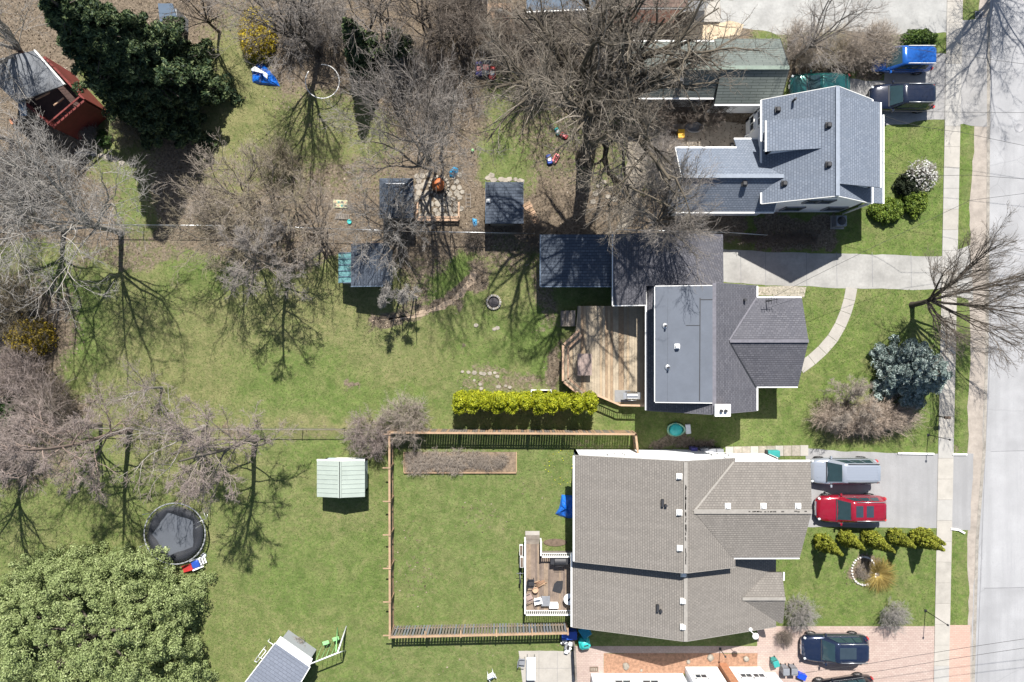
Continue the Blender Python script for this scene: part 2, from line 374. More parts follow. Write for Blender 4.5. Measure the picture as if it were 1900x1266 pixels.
def ground_mat():
    t = NT('lawn_and_leaf_litter'); g = t.pos()
    at = t.n('Attribute', attribute_name='cover'); sx = t.n('SeparateColor'); t.l(at.outputs['Color'], sx.inputs[0])
    nf = t.noise(6.5, 6, .72, g); nm = t.noise(1.3, 5, .65, g); nl = t.noise(.25, 4, .6, g); npt = t.noise(.42, 6, .66, g, dist=.8); nff = t.noise(22, 3, .7, g)
    nc = t.noise(3.2, 5, .7, g, dist=.6)
    # grass
    mot = t.noise(1.1, 8, .72, g, dist=.5)
    gr = t.mix(t.ramp(nm, [(.32, G(0)), (.68, G(1))]), (.112, .158, .046, 1), (.172, .222, .078, 1))
    gl = t.mix(t.ramp(nm, [(.32, G(0)), (.68, G(1))]), (.092, .158, .032, 1), (.166, .236, .056, 1))
    gr = t.mix(sx.outputs[2], gr, gl)
    dyc = t.mix(nl, (.225, .205, .095, 1), (.285, .255, .135, 1))
    m = t.n('Math', operation='MULTIPLY_ADD', i_1=2.2, i_2=-1.12); t.l(nc, m.inputs[0])
    m2 = t.n('Math', operation='ADD'); t.l(m.outputs[0], m2.inputs[0]); t.l(sx.outputs[1], m2.inputs[1])
    gr = t.mix(t.ramp(m2.outputs[0], [(.1, G(.04)), (.95, G(.85))]), gr, dyc)
    gr = t.mix(t.ramp(npt, [(.5, G(0)), (.7, G(.5))]), gr, dyc)
    gr = t.mix(t.ramp(mot, [(.36, G(.5)), (.58, G(0))]), gr, (.055, .092, .022, 1))
    gr = t.mix(t.ramp(nf, [(.36, G(.38)), (.58, G(0))]), gr, (.042, .064, .018, 1))
    gr = t.mix(t.ramp(nff, [(.54, G(0)), (.78, G(.4))]), gr, (.30, .29, .16, 1))
    # litter and bare soil
    dr = t.mix(t.ramp(nc, [(.3, G(0)), (.7, G(1))]), (.150, .115, .084, 1), (.285, .232, .172, 1))
    dr = t.mix(t.ramp(nf, [(.38, G(.75)), (.58, G(0))]), dr, (.040, .034, .026, 1))
    dr = t.mix(t.ramp(nff, [(.55, G(0)), (.75, G(.6))]), dr, (.31, .26, .20, 1))
    k = t.n('Math', operation='MULTIPLY_ADD', i_1=1.25, i_2=-.62); t.l(nc, k.inputs[0])
    k2 = t.n('Math', operation='ADD'); t.l(k.outputs[0], k2.inputs[0]); t.l(sx.outputs[0], k2.inputs[1])
    fac = t.ramp(k2.outputs[0], [(.36, G(0)), (.66, G(1))])
    c = t.mix(fac, gr, dr)
    t.l(c, t.b.inputs['Base Color']); t.b.inputs['Roughness'].default_value = 1; t.b.inputs['Specular IOR Level'].default_value = .1
    h = t.n('Math', operation='ADD'); t.l(nf, h.inputs[0]); t.l(nff, h.inputs[1]); t.bump(h.outputs[0], .8, .09)
    return t.m
gme.materials.append(ground_mat())
ground = bpy.data.objects.new('ground', gme); COL.objects.link(ground); struct(ground)

# ------------------------------------------------------------------ flat surfaces, each a few millimetres above the one below
def asphalt(name, c, var=.12, crack=.5, scale=.5, patch=None):
    t = NT(name); p = t.pos(); c = tuple(c) + (1,)
    n = t.noise(scale, 6, .62, p); n2 = t.noise(30, 3, .7, p); n3 = t.noise(4, 5, .7, p)
    mp = t.n('Mapping'); mp.inputs['Scale'].default_value = (1.3, .07, 1); t.l(p, mp.inputs[0]); n4 = t.noise(1.0, 4, .6, mp.outputs[0])
    m = t.mix(t.ramp(n, [(.3, G(0)), (.7, G(1))]), tuple(x * (1 - var) for x in c[:3]) + (1,), tuple(x * (1 + var) for x in c[:3]) + (1,))
    m = t.mix(t.ramp(n4, [(.42, G(0)), (.68, G(.75))]), m, tuple(x * .80 for x in c[:3]) + (1,))
    m = t.mix(t.ramp(n2, [(.35, G(.4)), (.6, G(0))]), m, tuple(x * .62 for x in c[:3]) + (1,))
    m = t.mix(t.ramp(n3, [(.52, G(0)), (.75, G(.55))]), m, tuple(x * .78 for x in c[:3]) + (1,))
    v = t.n('TexVoronoi', feature='DISTANCE_TO_EDGE', i_Scale=.22); nv = t.n('TexNoise', i_Scale=.8, i_Detail=4); t.l(p, nv.inputs['Vector'])
    mx = t.n('MixRGB', i_0=.25); t.l(p, mx.inputs[1]); t.l(nv.outputs['Color'], mx.inputs[2]); t.l(mx.outputs[0], v.inputs['Vector'])
    m = t.mix(t.ramp(v.outputs['Distance'], [(.0015, G(crack)), (.005, G(0))]), m, tuple(x * .35 for x in c[:3]) + (1,))
    t.l(m, t.b.inputs['Base Color']); t.b.inputs['Roughness'].default_value = .88; t.bump(n2, .35, .01)
    return t.m
def pavers(name, c1, c2, c3):
    t = NT(name); p = t.pos()
    br = t.n('TexBrick', i_Scale=1.0, i_1=tuple(c1) + (1,), i_2=tuple(c2) + (1,), i_3=tuple(c3) + (1,))
    for k, v in (('Mortar Size', .008), ('Brick Width', .24), ('Row Height', .13), ('Bias', 0)): br.inputs[k].default_value = v
    t.l(p, br.inputs[0]); n = t.noise(.8, 5, .6, p); n2 = t.noise(12, 4, .7, p)
    c = t.mix(t.ramp(n, [(.35, G(0)), (.75, G(.5))]), br.outputs[0], tuple(x * .8 for x in c1) + (1,))
    c = t.mix(t.ramp(n2, [(.4, G(0)), (.8, G(.4))]), c, tuple(x * .65 for x in c2) + (1,))
    t.l(c, t.b.inputs['Base Color']); t.b.inputs['Roughness'].default_value = .9; t.bump(br.outputs['Fac'], -.4, .01)
    return t.m
def ragged(pts, step=.45, amp=.05, seed=0):
    r = random.Random(seed); out = []
    for i, a in enumerate(pts):
        b = pts[(i + 1) % len(pts)]; d = math.dist(a, b); n = max(1, min(400, int(d / step)))
        nxv, nyv = (b[1] - a[1]) / max(d, 1e-6), -(b[0] - a[0]) / max(d, 1e-6)
        for k in range(n):
            q = k / n; j = r.uniform(-amp, amp) + (amp * 1.5 * math.sin(k * .7 + seed))
            if k == 0: j = 0
            out.append((a[0] + (b[0] - a[0]) * q + nxv * j, a[1] + (b[1] - a[1]) * q + nyv * j))
    return out
def sheet(name, pp, z, mat, amp=0.0, seed=0, label=None, step=.45):
    pts = [tuple(P(x, y)[:2]) for x, y in pp]
    if amp: pts = ragged(pts, step, amp, seed)
    mb = MB(); n = len(pts)
    if sum(pts[i][0] * pts[(i + 1) % n][1] - pts[(i + 1) % n][0] * pts[i][1] for i in range(n)) < 0: pts = pts[::-1]
    mb.add([(x, y, z) for x, y in pts], [tuple(range(n))])
    return struct(mb.build(name, mat), label)
road_m = asphalt('old_pale_asphalt', (.305, .307, .315), crack=.22, var=.2)
drive_m = asphalt('driveway_asphalt', (.275, .275, .278), crack=.0, scale=.8)
gravel_m = simple('sandy_gravel', (.30, .265, .23), .95, var=.22, scale=1.4, bump=.5)
drive2_m = simple('pale_gravel_drive', (.26, .255, .25), .95, var=.17, scale=.8, bump=.4)
sheet('shoulder', [(1830, -2600), (1870, -2600), (1850, 0), (1850, 900), (1820, 1266), (1810, 4000), (1790, 4000), (1796, 1266), (1796, 984), (1795, 840), (1800, 640), (1798, 470), (1804, 300), (1808, 230), (1818, 0)], .004, gravel_m, .05, 1, 'sandy gravel shoulder along the road', .6)
def vx(y, x0, x1): return x0 + (x1 - x0) * y / 1266
sheet('road', [(vx(-3500, 1833, 1797), -3500), (vx(-3500, 2330, 2290), -3500), (vx(4000, 2330, 2290), 4000), (vx(4000, 1833, 1797), 4000), (1803, 1266), (1806, 1088), (1823, 860), (1829, 640), (1832, 300), (1833, 0)], .008, road_m, .03, 2, 'pale worn asphalt road', .8)
seam_m = simple('road_seam_tar', (.17, .17, .18), .8, var=.2)
def strip(name, pts, wd, z, mat, label=None, parent=None):
    mb = MB(); L = [Vector(P(*p)[:2]) for p in pts]
    for a, b in zip(L[:-1], L[1:]):
        d = (b - a).normalized(); q = Vector((-d.y, d.x)) * wd / 2
        mb.add([(*(a - q), z), (*(b - q), z), (*(b + q), z), (*(a + q), z)], [(0, 1, 2, 3)])
    o = mb.build(name, mat, parent)
    if parent is None: struct(o, label)
    return o
sheet('road_patch', [(1824, 838), (1990, 834), (1990, 1088), (1822, 1090)], .012, asphalt('road_patch_asphalt', (.33, .332, .34), crack=0), .02, 4, 'slightly paler patch of resurfaced road')
rd = bpy.data.objects['road']
for q in ([(1842, 0), (1832, 300), (1838, 640), (1828, 840), (1812, 1266)], [(1826, 1092), (1900, 1090), (2000, 1092)], [(1838, 838), (2000, 834)]):
    strip('seam', q, .035, .0135, seam_m, parent=rd)
# boulevard grass lies between sidewalk and shoulder: part of the ground sheet.  driveways and aprons
sheet('gravel_apron', [(1755, 40), (1836, 30), (1838, 235), (1762, 232)], .011, drive2_m, .05, 5, 'pale gravel apron at the top of the street')
sheet('parking_pad', [(1470, 138), (1640, 150), (1640, 100), (1764, 100), (1760, 222), (1632, 232), (1500, 200), (1470, 200)], .006, drive2_m, .05, 6, 'pale gravel parking pad under the blue and black cars')
sheet('top_driveway', [(1336, -300), (1764, -300), (1764, 62), (1640, 66), (1590, 58), (1520, 62), (1440, 64), (1336, 42)], .005, simple('light_concrete_drive', (.30, .30, .29), .9, var=.22, scale=.7, bump=.2), .04, 7, 'pale concrete drive at the top of the view')
sheet('middle_driveway', [(1338, 462), (1420, 468), (1600, 472), (1745, 476), (1800, 455), (1806, 560), (1745, 538), (1600, 536), (1400, 528), (1338, 522)], .009, M['concrete2'], .02, 8, 'pale concrete driveway beside the grey house')
dv = bpy.data.objects['middle_driveway']
for x in (1374, 1420, 1496, 1552, 1618, 1690): strip('joint', [(x, 468), (x + 1, 533)], .03, .0105, seam_m, parent=dv)
sheet('asphalt_driveway', [(1495, 832), (1560, 838), (1745, 842), (1806, 842), (1800, 984), (1760, 982), (1735, 980), (1495, 978)], .007, drive_m, .02, 9, 'smooth grey asphalt driveway with silver and red cars')
sheet('paver_driveway', [(1405, 1162), (1735, 1162), (1735, 1400), (1405, 1400)], .006, pavers('pink_grey_pavers', (.36, .27, .235), (.42, .335, .29), (.2, .16, .14)), 0, 0, 'pink-grey brick paver driveway')
sheet('paver_apron', [(1758, 1160), (1800, 1160), (1800, 1400), (1758, 1400)], .012, pavers('salmon_pavers', (.42, .28, .225), (.46, .33, .27), (.3, .2, .16)), 0, 0, 'salmon brick apron between sidewalk and road')
sheet('paver_walk', [(1100, 1199), (1440, 1199), (1440, 1212), (1120, 1212), (1120, 1300), (1066, 1300), (1066, 1199)], .010, pavers('pink_grey_walk_pavers', (.34, .26, .23), (.40, .32, .28), (.2, .16, .14)), 0, 0, 'narrow paver walk below the taupe house')
sheet('gravel_bed', [(1345, 528), (1496, 533), (1492, 552), (1345, 548)], .006, simple('pebble_bed', (.34, .31, .25), .95, var=.5, scale=7, bump=.9), .04, 10, 'pebble bed between driveway and grey house')
sheet('back_patio', [(1215, 228), (1392, 228), (1392, 282), (1240, 282), (1205, 300), (1195, 250)], .006, simple('tan_patio_gravel', (.33, .285, .23), .95, var=.28, scale=2, bump=.4), .06, 11, 'tan gravel patio behind the white house')
sheet('stone_path', [(1150, 225), (1205, 232), (1200, 330), (1170, 420), (1150, 420), (1165, 300)], .005, simple('mossy_path_gravel', (.24, .21, .17), .95, var=.4, scale=3, bump=.6), .1, 12, 'patchy pale stone path under the big bare tree')
sheet('orange_mulch_bed', [(1120, 1212), (1406, 1212), (1406, 1250), (1120, 1252)], .008, M['mulch'], .02, 13, 'orange mulch bed along the paver walk')
sheet('sand_heap_bed', [(1252, 52), (1300, 40), (1380, 46), (1372, 66), (1300, 72), (1270, 85), (1248, 74)], .007, simple('pale_sandy_soil', (.45, .36, .25), .95, var=.25, scale=2.5, bump=.7), .12, 14, 'pale sandy stony ground beside the top drive')
sheet('patio_slab', [(962, 1208), (1066, 1208), (1066, 1300), (975, 1300)], .010, M['concrete'], .01, 15, 'pale square patio at the bottom edge')
for q in ([(1000, 1210), (1000, 1290)], [(1034, 1210), (1034, 1290)], [(966, 1240), (1066, 1240)]): strip('joint', q, .02, .0115, seam_m, parent=bpy.data.objects['patio_slab'])
# curved front walk
cw = [(1580, 534), (1576, 556), (1569, 580), (1559, 604), (1545, 628), (1526, 650), (1506, 668), (1484, 684)]
cv = MB(); prev = None; cwt = bpy.data.objects.new('curved_walk', None); COL.objects.link(cwt); struct(cwt, 'curved concrete walk from the driveway to the grey house')
for i, (a, b) in enumerate(zip(cw[:-1], cw[1:])):
    def offp(k):
        p = Vector(P(*cw[k])[:2]); q = Vector(P(*cw[max(k - 1, 0)])[:2]); r = Vector(P(*cw[min(k + 1, len(cw) - 1)])[:2]); d = (r - q).normalized()
        n = Vector((-d.y, d.x)) * .40; return p - n, p + n
    a0, a1 = offp(i); b0, b1 = offp(i + 1); d = (Vector(b0) - Vector(a0)) * .012
    q = MB().prism([tuple(a0 + d), tuple(b0 - d), tuple(b1 - d), tuple(a1 + d)], 0, .022).build('slab', M['concrete'], cwt)
# sidewalk: a bed with one slab after another
swt = bpy.data.objects.new('sidewalk', None); COL.objects.link(swt); struct(swt, 'pale concrete sidewalk running beside the road')
ys = -420; k = 0; rs = random.Random(3)
slabmats = [simple('sidewalk_concrete', (.35, .33, .295), .9, var=.12, scale=1.2, bump=.25), simple('sidewalk_concrete_worn', (.315, .297, .265), .9, var=.16, scale=1.0, bump=.25), simple('sidewalk_concrete_grey', (.33, .32, .30), .9, var=.1, scale=1.4, bump=.25)]
while ys < 1660:
    hgt = 38.5; y1 = ys + hgt - .35
    xl0, xl1 = vx(ys, 1757, 1732), vx(y1, 1757, 1732); xr0, xr1 = vx(ys, 1786, 1760), vx(y1, 1786, 1760)
    zt = .05 + rs.uniform(-.004, .004)
    MB().prism([tuple(P(*q)[:2]) for q in ((xl0, ys), (xr0, ys), (xr1, y1), (xl1, y1))], 0, zt).build('slab', slabmats[rs.choice((0, 0, 1, 2))], swt)
    ys += hgt; k += 1
# square path slabs beside the taupe house
pst = bpy.data.objects.new('paving_path', None); COL.objects.link(pst); struct(pst, 'row of pale square slabs beside the taupe house')
for i in range(10):
    x = 1346 + i * 15.4
    MB().prism([tuple(P(*q)[:2]) for q in ((x, 829 - i * .3), (x + 14.7, 829 - i * .3), (x + 14.7, 846), (x, 846))], 0, .04 + rs.uniform(-.005, .005)).build('slab', M['stone'] if i % 3 else slabmats[0], pst)
# kerb beside the asphalt driveway
def kerb(name, pts, label, mat=None, wd=.12, h=.12):
    mb = MB()
    for a, b in zip(pts[:-1], pts[1:]):
        a = Vector(P(*a)); b = Vector(P(*b)); d = b - a
        mb.box((a + b) / 2 + Vector((0, 0, h / 2)), (d.length - .004, wd, h), rz=math.atan2(d.y, d.x))
    return struct(mb.build(name, mat or M['white']), label)
kerb('kerb', [(1665, 841), (1732, 842)], 'white kerb edging the front lawn of the grey house')
kerb('kerb', [(1766, 843), (1793, 843)], 'short white kerb across the grass verge')
kerb('kerb', [(1763, 981), (1778, 983), (1789, 989)], 'short curved white kerb on the verge by the road')
def stones(name, label, pts, r, mat, seed, hh=.05, kind='structure', parent=None, squash=.8):
    rd = random.Random(seed)
    root = parent
    if root is None:
        root = bpy.data.objects.new(name, None); COL.objects.link(root); struct(root, label)
    for (x, y) in pts:
        n = rd.randint(5, 6); rr = r * rd.uniform(.8, 1.22); a0 = rd.random() * 6
        c = P(x, y); pl = [(c.x + rr * math.cos(a0 + 6.283 * i / n) * rd.uniform(.8, 1.1), c.y + rr * squash * math.sin(a0 + 6.283 * i / n) * rd.uniform(.8, 1.1)) for i in range(n)]
        MB().prism(pl, 0, hh * rd.uniform(.7, 1.2), .12).build('stone', mat, root)
    return root
stones('stepping_stones', 'pale stepping stones beside the red cabin', [(118, 130), (128, 140), (139, 155), (151, 168), (162, 180), (146, 284), (162, 284), (175, 286), (187, 289), (200, 292), (213, 296), (226, 302)], .28, M['stone'], 1)
stones('stone_edging', 'broken row of pale stones in the middle lawn', [(858, 690), (869, 691), (880, 692), (893, 693), (898, 694), (909, 693), (918, 692), (922, 699), (891, 713), (893, 721), (925, 718), (926, 731), (946, 719), (880, 706), (938, 716), (917, 611), (923, 609), (883, 604)], .17, M['stone'], 2)
stones('shed_apron_stones', 'row of pale stones along the top of the slate-roofed shed', [(906, 331), (916, 335), (930, 333), (938, 335), (945, 333), (956, 333), (966, 337), (912, 326)], .26, M['stone'], 3)
rr = random.Random(8); pp = []
for gy_ in range(8):
    for gx_ in range(8):
        x = 774 + gx_ * 11.4 + (5 if gy_ % 2 else 0) + rr.uniform(-2, 2); y = 326 + gy_ * 10.6 + rr.uniform(-2, 2)
        if (x - 816) ** 2 + (y - 343) ** 2 > 23 ** 2 and x < 858: pp.append((x, y))
stones('flagstone_patio', 'irregular flagstones around the rusty fire dome', pp, .25, M['stone'], 4, .05, squash=1)
stones('garden_stones', 'pale stones along the path under the big bare tree', [(1185, 235), (1192, 250), (1190, 280), (1198, 285), (1182, 300), (1178, 320), (1180, 335), (1176, 350), (1110, 345), (1120, 338), (1135, 350), (1128, 365), (1140, 370), (1105, 360), (1100, 375), (1195, 268), (1150, 330), (1160, 420), (1150, 421), (1172, 405)], .26, M['stone'], 5)
a = [(1602 + 22 * math.cos(t) , 1059 + 26 * math.sin(t)) for t in [i * 6.283 / 30 for i in range(30)] if not (-.9 < math.atan2(math.sin(t), math.cos(t)) < -.2 and False)]
stones('stone_ring', 'ring of white stones round the dry bed on the front lawn', a, .09, simple('white_stones', (.6, .58, .55), .9, var=.2), 6, .12)

strip('road_edge_grit', [(1834, -40), (1834, 200), (1833, 420), (1831, 640), (1826, 836), (1813, 1000), (1805, 1290)], .22, .0145, simple('grit_and_sand', (.26, .24, .21), .95, var=.4, scale=2.2, bump=.4), 'band of grit along the edge of the road')
sheet('dirt_path', [(690, 594), (740, 589), (775, 578), (815, 566), (846, 546), (866, 522), (872, 505), (886, 505), (882, 524), (860, 552), (826, 574), (780, 588), (742, 594), (690, 597)], .004, simple('bare_path_earth', (.33, .255, .185), .95, var=.25, scale=3, bump=.5), .07, 31, 'curved bare-earth path across the middle lawn', .3)
# ------------------------------------------------------------------ roofs and walls
def panel(name, pts, mat, parent, th=.12, uo=(0, 0)):
    """one roof slope: a slab with its shingle coordinates running along the eave and up the slope"""
    pts = [Vector(p) for p in pts]; n = (pts[1] - pts[0]).cross(pts[2] - pts[0]).normalized()
    if n.z < 0: pts = pts[::-1]; n = -n
    u = Vector((0, 0, 1)).cross(n); u = u.normalized() if u.length > .02 else Vector((1, 0, 0)); v = n.cross(u)
    off = rootloc(parent); dn = Vector((0, 0, -th)); k = len(pts)
    vs = [p - off for p in pts] + [p + dn - off for p in pts]
    fs = [tuple(range(k)), tuple(range(2 * k - 1, k - 1, -1))] + [(i, i + k, (i + 1) % k + k, (i + 1) % k) for i in range(k)]
    me = bpy.data.meshes.new(name); me.from_pydata([tuple(q) for q in vs], [], fs); me.update()
    uv = me.uv_layers.new(name='UVMap')
    for l in me.loops:
        q = vs[l.vertex_index] + off; uv.data[l.index].uv = (q.dot(u) + 50 + uo[0], q.dot(v) + 50 + uo[1])
    me.materials.append(mat)
    o = bpy.data.objects.new(name, me); link(o, parent); o['_n'] = (n.x, n.y, n.z); o['_p'] = tuple(pts[0])
    return o
def hit(o, px, py):
    """where the sight line through a photo pixel meets a roof slope"""
    n = Vector(o['_n']); p0 = Vector(o['_p']); c = Vector((0, 0, HC)); d = Vector(P(px, py, 0)) - c
    t = (p0 - c).dot(n) / d.dot(n); return c + d * t
def wallpoly(name, pts, mat, parent, th=.15):
    """an upright wall face with thickness; pts counter-clockwise seen from outside"""
    pts = [Vector(p) for p in pts]; n = (pts[1] - pts[0]).cross(pts[2] - pts[0]).normalized(); off = rootloc(parent); k = len(pts)
    vs = [p - off for p in pts] + [p - n * th - off for p in pts]
    fs = [tuple(range(k)), tuple(range(2 * k - 1, k - 1, -1))] + [(i, i + k, (i + 1) % k + k, (i + 1) % k) for i in range(k)]
    return MB().add(vs, fs).build(name, mat, parent)
def trimbar(name, a, b, mat, parent, w=.1, h=.12, dz=0):
    a = Vector(a); b = Vector(b); d = b - a; off = rootloc(parent); c = (a + b) / 2 - off + Vector((0, 0, dz))
    return MB().box(c, (d.length, w, h), rz=math.atan2(d.y, d.x), ry=-math.atan2(d.z, math.hypot(d.x, d.y))).build(name, mat, parent)
def gable(parent, x0, x1, y0, y1, ha, hb, rp, hr, axis, mrf, mwall, trim=None, cap=None, over=.28, walls='NSEW', gut='ab', rake=True, z0=0, caps=True, rk=None):
    """gable roof over walls; axis 'y': ridge runs along y at x = rp, ha / hb = height of the west / east eave;
    axis 'x': ridge runs along x at y = rp, ha / hb = height of the south / north eave"""
    trim = trim or M['white']; cap = cap or M['ridge']
    if axis == 'y':
        A = panel('roof', [(x0, y0, ha), (rp, y0, hr), (rp, y1, hr), (x0, y1, ha)], mrf, parent)
        B = panel('roof', [(rp, y0, hr), (x1, y0, hb), (x1, y1, hb), (rp, y1, hr)], mrf, parent)
        T = lambda a, h: [(a, y0, h), (a, y1, h)]; ends = [(y0, -1), (y1, 1)]
        lo, hi, e0, e1 = x0, x1, y0, y1
    else:
        A = panel('roof', [(x0, y0, ha), (x1, y0, ha), (x1, rp, hr), (x0, rp, hr)], mrf, parent)
        B = panel('roof', [(x0, rp, hr), (x1, rp, hr), (x1, y1, hb), (x0, y1, hb)], mrf, parent)
        T = lambda a, h: [(x0, a, h), (x1, a, h)]; lo, hi, e0, e1 = y0, y1, x0, x1
    if caps: trimbar('ridge_cap', *T(rp, hr + .03), cap, parent, .24, .04)
    if 'a' in gut: trimbar('gutter', *T(lo - .05, ha - .08), trim, parent, .11, .12)
    if 'b' in gut: trimbar('gutter', *T(hi + .05, hb - .08), trim, parent, .11, .12)
    if rake:
        for e, s in ((e0, -1), (e1, 1)):
            ee = e + s * .025
            pa, pr, pb = ((lo, ee, ha), (rp, ee, hr), (hi, ee, hb)) if axis == 'y' else ((ee, lo, ha), (ee, rp, hr), (ee, hi, hb))
            trimbar('rake_trim', Vector(pa) - Vector((0, 0, .09)), Vector(pr) - Vector((0, 0, .09)), rk or trim, parent, .035, .15)
            trimbar('rake_trim', Vector(pr) - Vector((0, 0, .09)), Vector(pb) - Vector((0, 0, .09)), rk or trim, parent, .035, .15)
    # walls: one body per face
    l, h = lo + over, hi - over; a0, a1 = e0 + over * .6, e1 - over * .6
    za = ha + (hr - ha) * (l - lo) / (rp - lo) - .14; zb = hb + (hr - hb) * (hi - h) / (hi - rp) - .14; zr = hr - .14
    q = (lambda s, e, z: (s, e, z)) if axis == 'y' else (lambda s, e, z: (e, s, z))
    faces = {}
    faces['lo'] = [q(l, a1, z0), q(l, a0, z0), q(l, a0, za), q(l, a1, za)]
    faces['hi'] = [q(h, a0, z0), q(h, a1, z0), q(h, a1, zb), q(h, a0, zb)]
    faces['e0'] = [q(l, a0, z0), q(h, a0, z0), q(h, a0, zb), q(rp, a0, zr), q(l, a0, za)]
    faces['e1'] = [q(h, a1, z0), q(l, a1, z0), q(l, a1, za), q(rp, a1, zr), q(h, a1, zb)]
    nm = {'lo': 'W', 'hi': 'E', 'e0': 'S', 'e1': 'N'} if axis == 'y' else {'lo': 'S', 'hi': 'N', 'e0': 'W', 'e1': 'E'}
    for k_, f in faces.items():
        if nm[k_] in walls:
            if axis == 'x': f = f[::-1]
            # the long walls stop just short of the gable walls
            wallpoly('wall', f, mwall, parent)
    return A, B
def window(parent, c, wd, ht, face, mframe=None, n=2):
    """c: centre on the wall surface; face: N S E W"""
    off = rootloc(parent); c = Vector(c) - off; s = {'N': (0, 1), 'S': (0, -1), 'E': (1, 0), 'W': (-1, 0)}[face]
    ax = Vector((abs(s[1]), abs(s[0]), 0)); out = Vector((s[0], s[1], 0)); mb = MB()
    def bx(cc, a, b, d): mb.box(cc, (a if ax.x else d, a if ax.y else d, b))
    for sg in (-1, 1):
        bx(c + ax * sg * (wd / 2) + out * .03, .08, ht + .08, .09); bx(c + Vector((0, 0, sg * ht / 2)) + out * .032, wd + .08, .08, .09)
    if n == 2: bx(c + out * .03, .05, ht - .08, .07)
    f = mb.build('window', mframe or M['white'], parent)
    g = MB(); g.box(c + out * .012, ((wd - .06) if ax.x else .04, (wd - .06) if ax.y else .04, ht - .06)); g.build('pane', M['glass'], f)
    return f
def vent(parent, slope, px, py, mat, s=.34, h=.22, name='roof_vent'):
    p = hit(slope, px, py) - rootloc(parent)
    mb = MB(); mb.box(p + Vector((0, 0, .03)), (s * 1.25, s * 1.25, .1)); mb.bbox(p + Vector((0, 0, h * .5 + .06)), (s, s, h), .05)
    return mb.build(name, mat, parent)
def pipe(parent, slope, px, py, h=.4, r=.06, flash=None):
    p = hit(slope, px, py) - rootloc(parent)
    if flash: MB().lathe(p + Vector((0, 0, .0)), [(.2, .0), (.18, .05), (.1, .06)], 14).build('pipe_flashing', flash, parent)
    return MB().tube(p, p + Vector((0, 0, h)), r, r, 10).build('vent_pipe', M['dark'], parent)

# ---- white house (top right)
A = thing('house', 'white two-storey house with pale grey shingled gables and vents at the top right', 'house', (21, 13, 0))
x0, x1, xr = P(1414, 0, 4.2).x, P(1618, 0, 4.3).x, P(1554, 0, 6.9).x
yN, yS = P(0, 160, 6.9).y, P(0, 363, 6.9).y
Aw, Ae = gable(A, x0, x1, yS, yN, 4.2, 4.3, xr, 6.9, 'y', M['sh_light'], M['siding_w'], cap=M['ridge_l'], over=.22)
# east shed dormer
ex, ey0, ey1 = P(1633, 0, 5.7).x, P(0, 348, 5.7).y, P(0, 190, 5.7).y
Ad = panel('roof', [(xr, ey0, 6.93), (ex, ey0, 5.7), (ex, ey1, 5.7), (xr, ey1, 6.93)], M['sh_light'], A)
trimbar('gutter', (ex + .05, ey0, 5.62), (ex + .05, ey1, 5.62), M['white'], A, .12, .12)
wallpoly('dormer_wall', [(ex - .3, ey0 + .15, 0), (ex - .3, ey1 - .15, 0), (ex - .3, ey1 - .15, 5.6), (ex - .3, ey0 + .15, 5.6)], M['siding_w'], A)
wallpoly('dormer_wall', [(xr + .2, ey0 + .15, 4.0), (ex - .3, ey0 + .15, 3), (ex - .3, ey0 + .15, 5.68), (xr + .2, ey0 + .15, 6.7)], M['siding_w'], A)
wallpoly('dormer_wall', [(ex - .3, ey1 - .15, 3), (xr + .2, ey1 - .15, 4.0), (xr + .2, ey1 - .15, 6.7), (ex - .3, ey1 - .15, 5.68)], M['siding_w'], A)
# porch roof to the east
pe = P(1638, 0, 3.0).x; py0, py1 = P(0, 378, 3.0).y, P(0, 213, 3.0).y
Ap = panel('porch_roof', [(ex - .5, py0, 3.7), (pe, py0, 3.0), (pe, py1, 3.0), (ex - .5, py1, 3.7)], M['sh_light'], A)
trimbar('gutter', (pe + .05, py0, 2.93), (pe + .05, py1, 2.93), M['white'], A, .12, .12)
for yy in (py0 + .3, (py0 + py1) / 2, py1 - .3):
    MB().box((pe - .2, yy, 1.4), (.14, .14, 2.8)).build('porch_post', M['white'], A, world=True)
# west dormer
wx, wy0, wy1 = P(1423, 0, 5.6).x, P(0, 281, 5.6).y, P(0, 224, 5.6).y
xj = xr - (6.9 - 6.35) / (6.9 - 4.2) * (xr - x0)
Aw2 = panel('roof', [(wx, wy0, 5.6), (xj, wy0, 6.37), (xj, wy1, 6.37), (wx, wy1, 5.6)], M['sh_light'], A)
trimbar('gutter', (wx - .05, wy0, 5.52), (wx - .05, wy1, 5.52), M['white'], A, .12, .12)
wallpoly('dormer_wall', [(wx + .3, wy1 - .1, 3), (wx + .3, wy0 + .1, 3), (wx + .3, wy0 + .1, 5.5), (wx + .3, wy1 - .1, 5.5)], M['siding_w'], A)
wallpoly('dormer_wall', [(wx + .3, wy0 + .1, 3.5), (xj, wy0 + .1, 5.8), (xj, wy0 + .1, 6.25), (wx + .3, wy0 + .1, 5.55)], M['siding_w'], A)
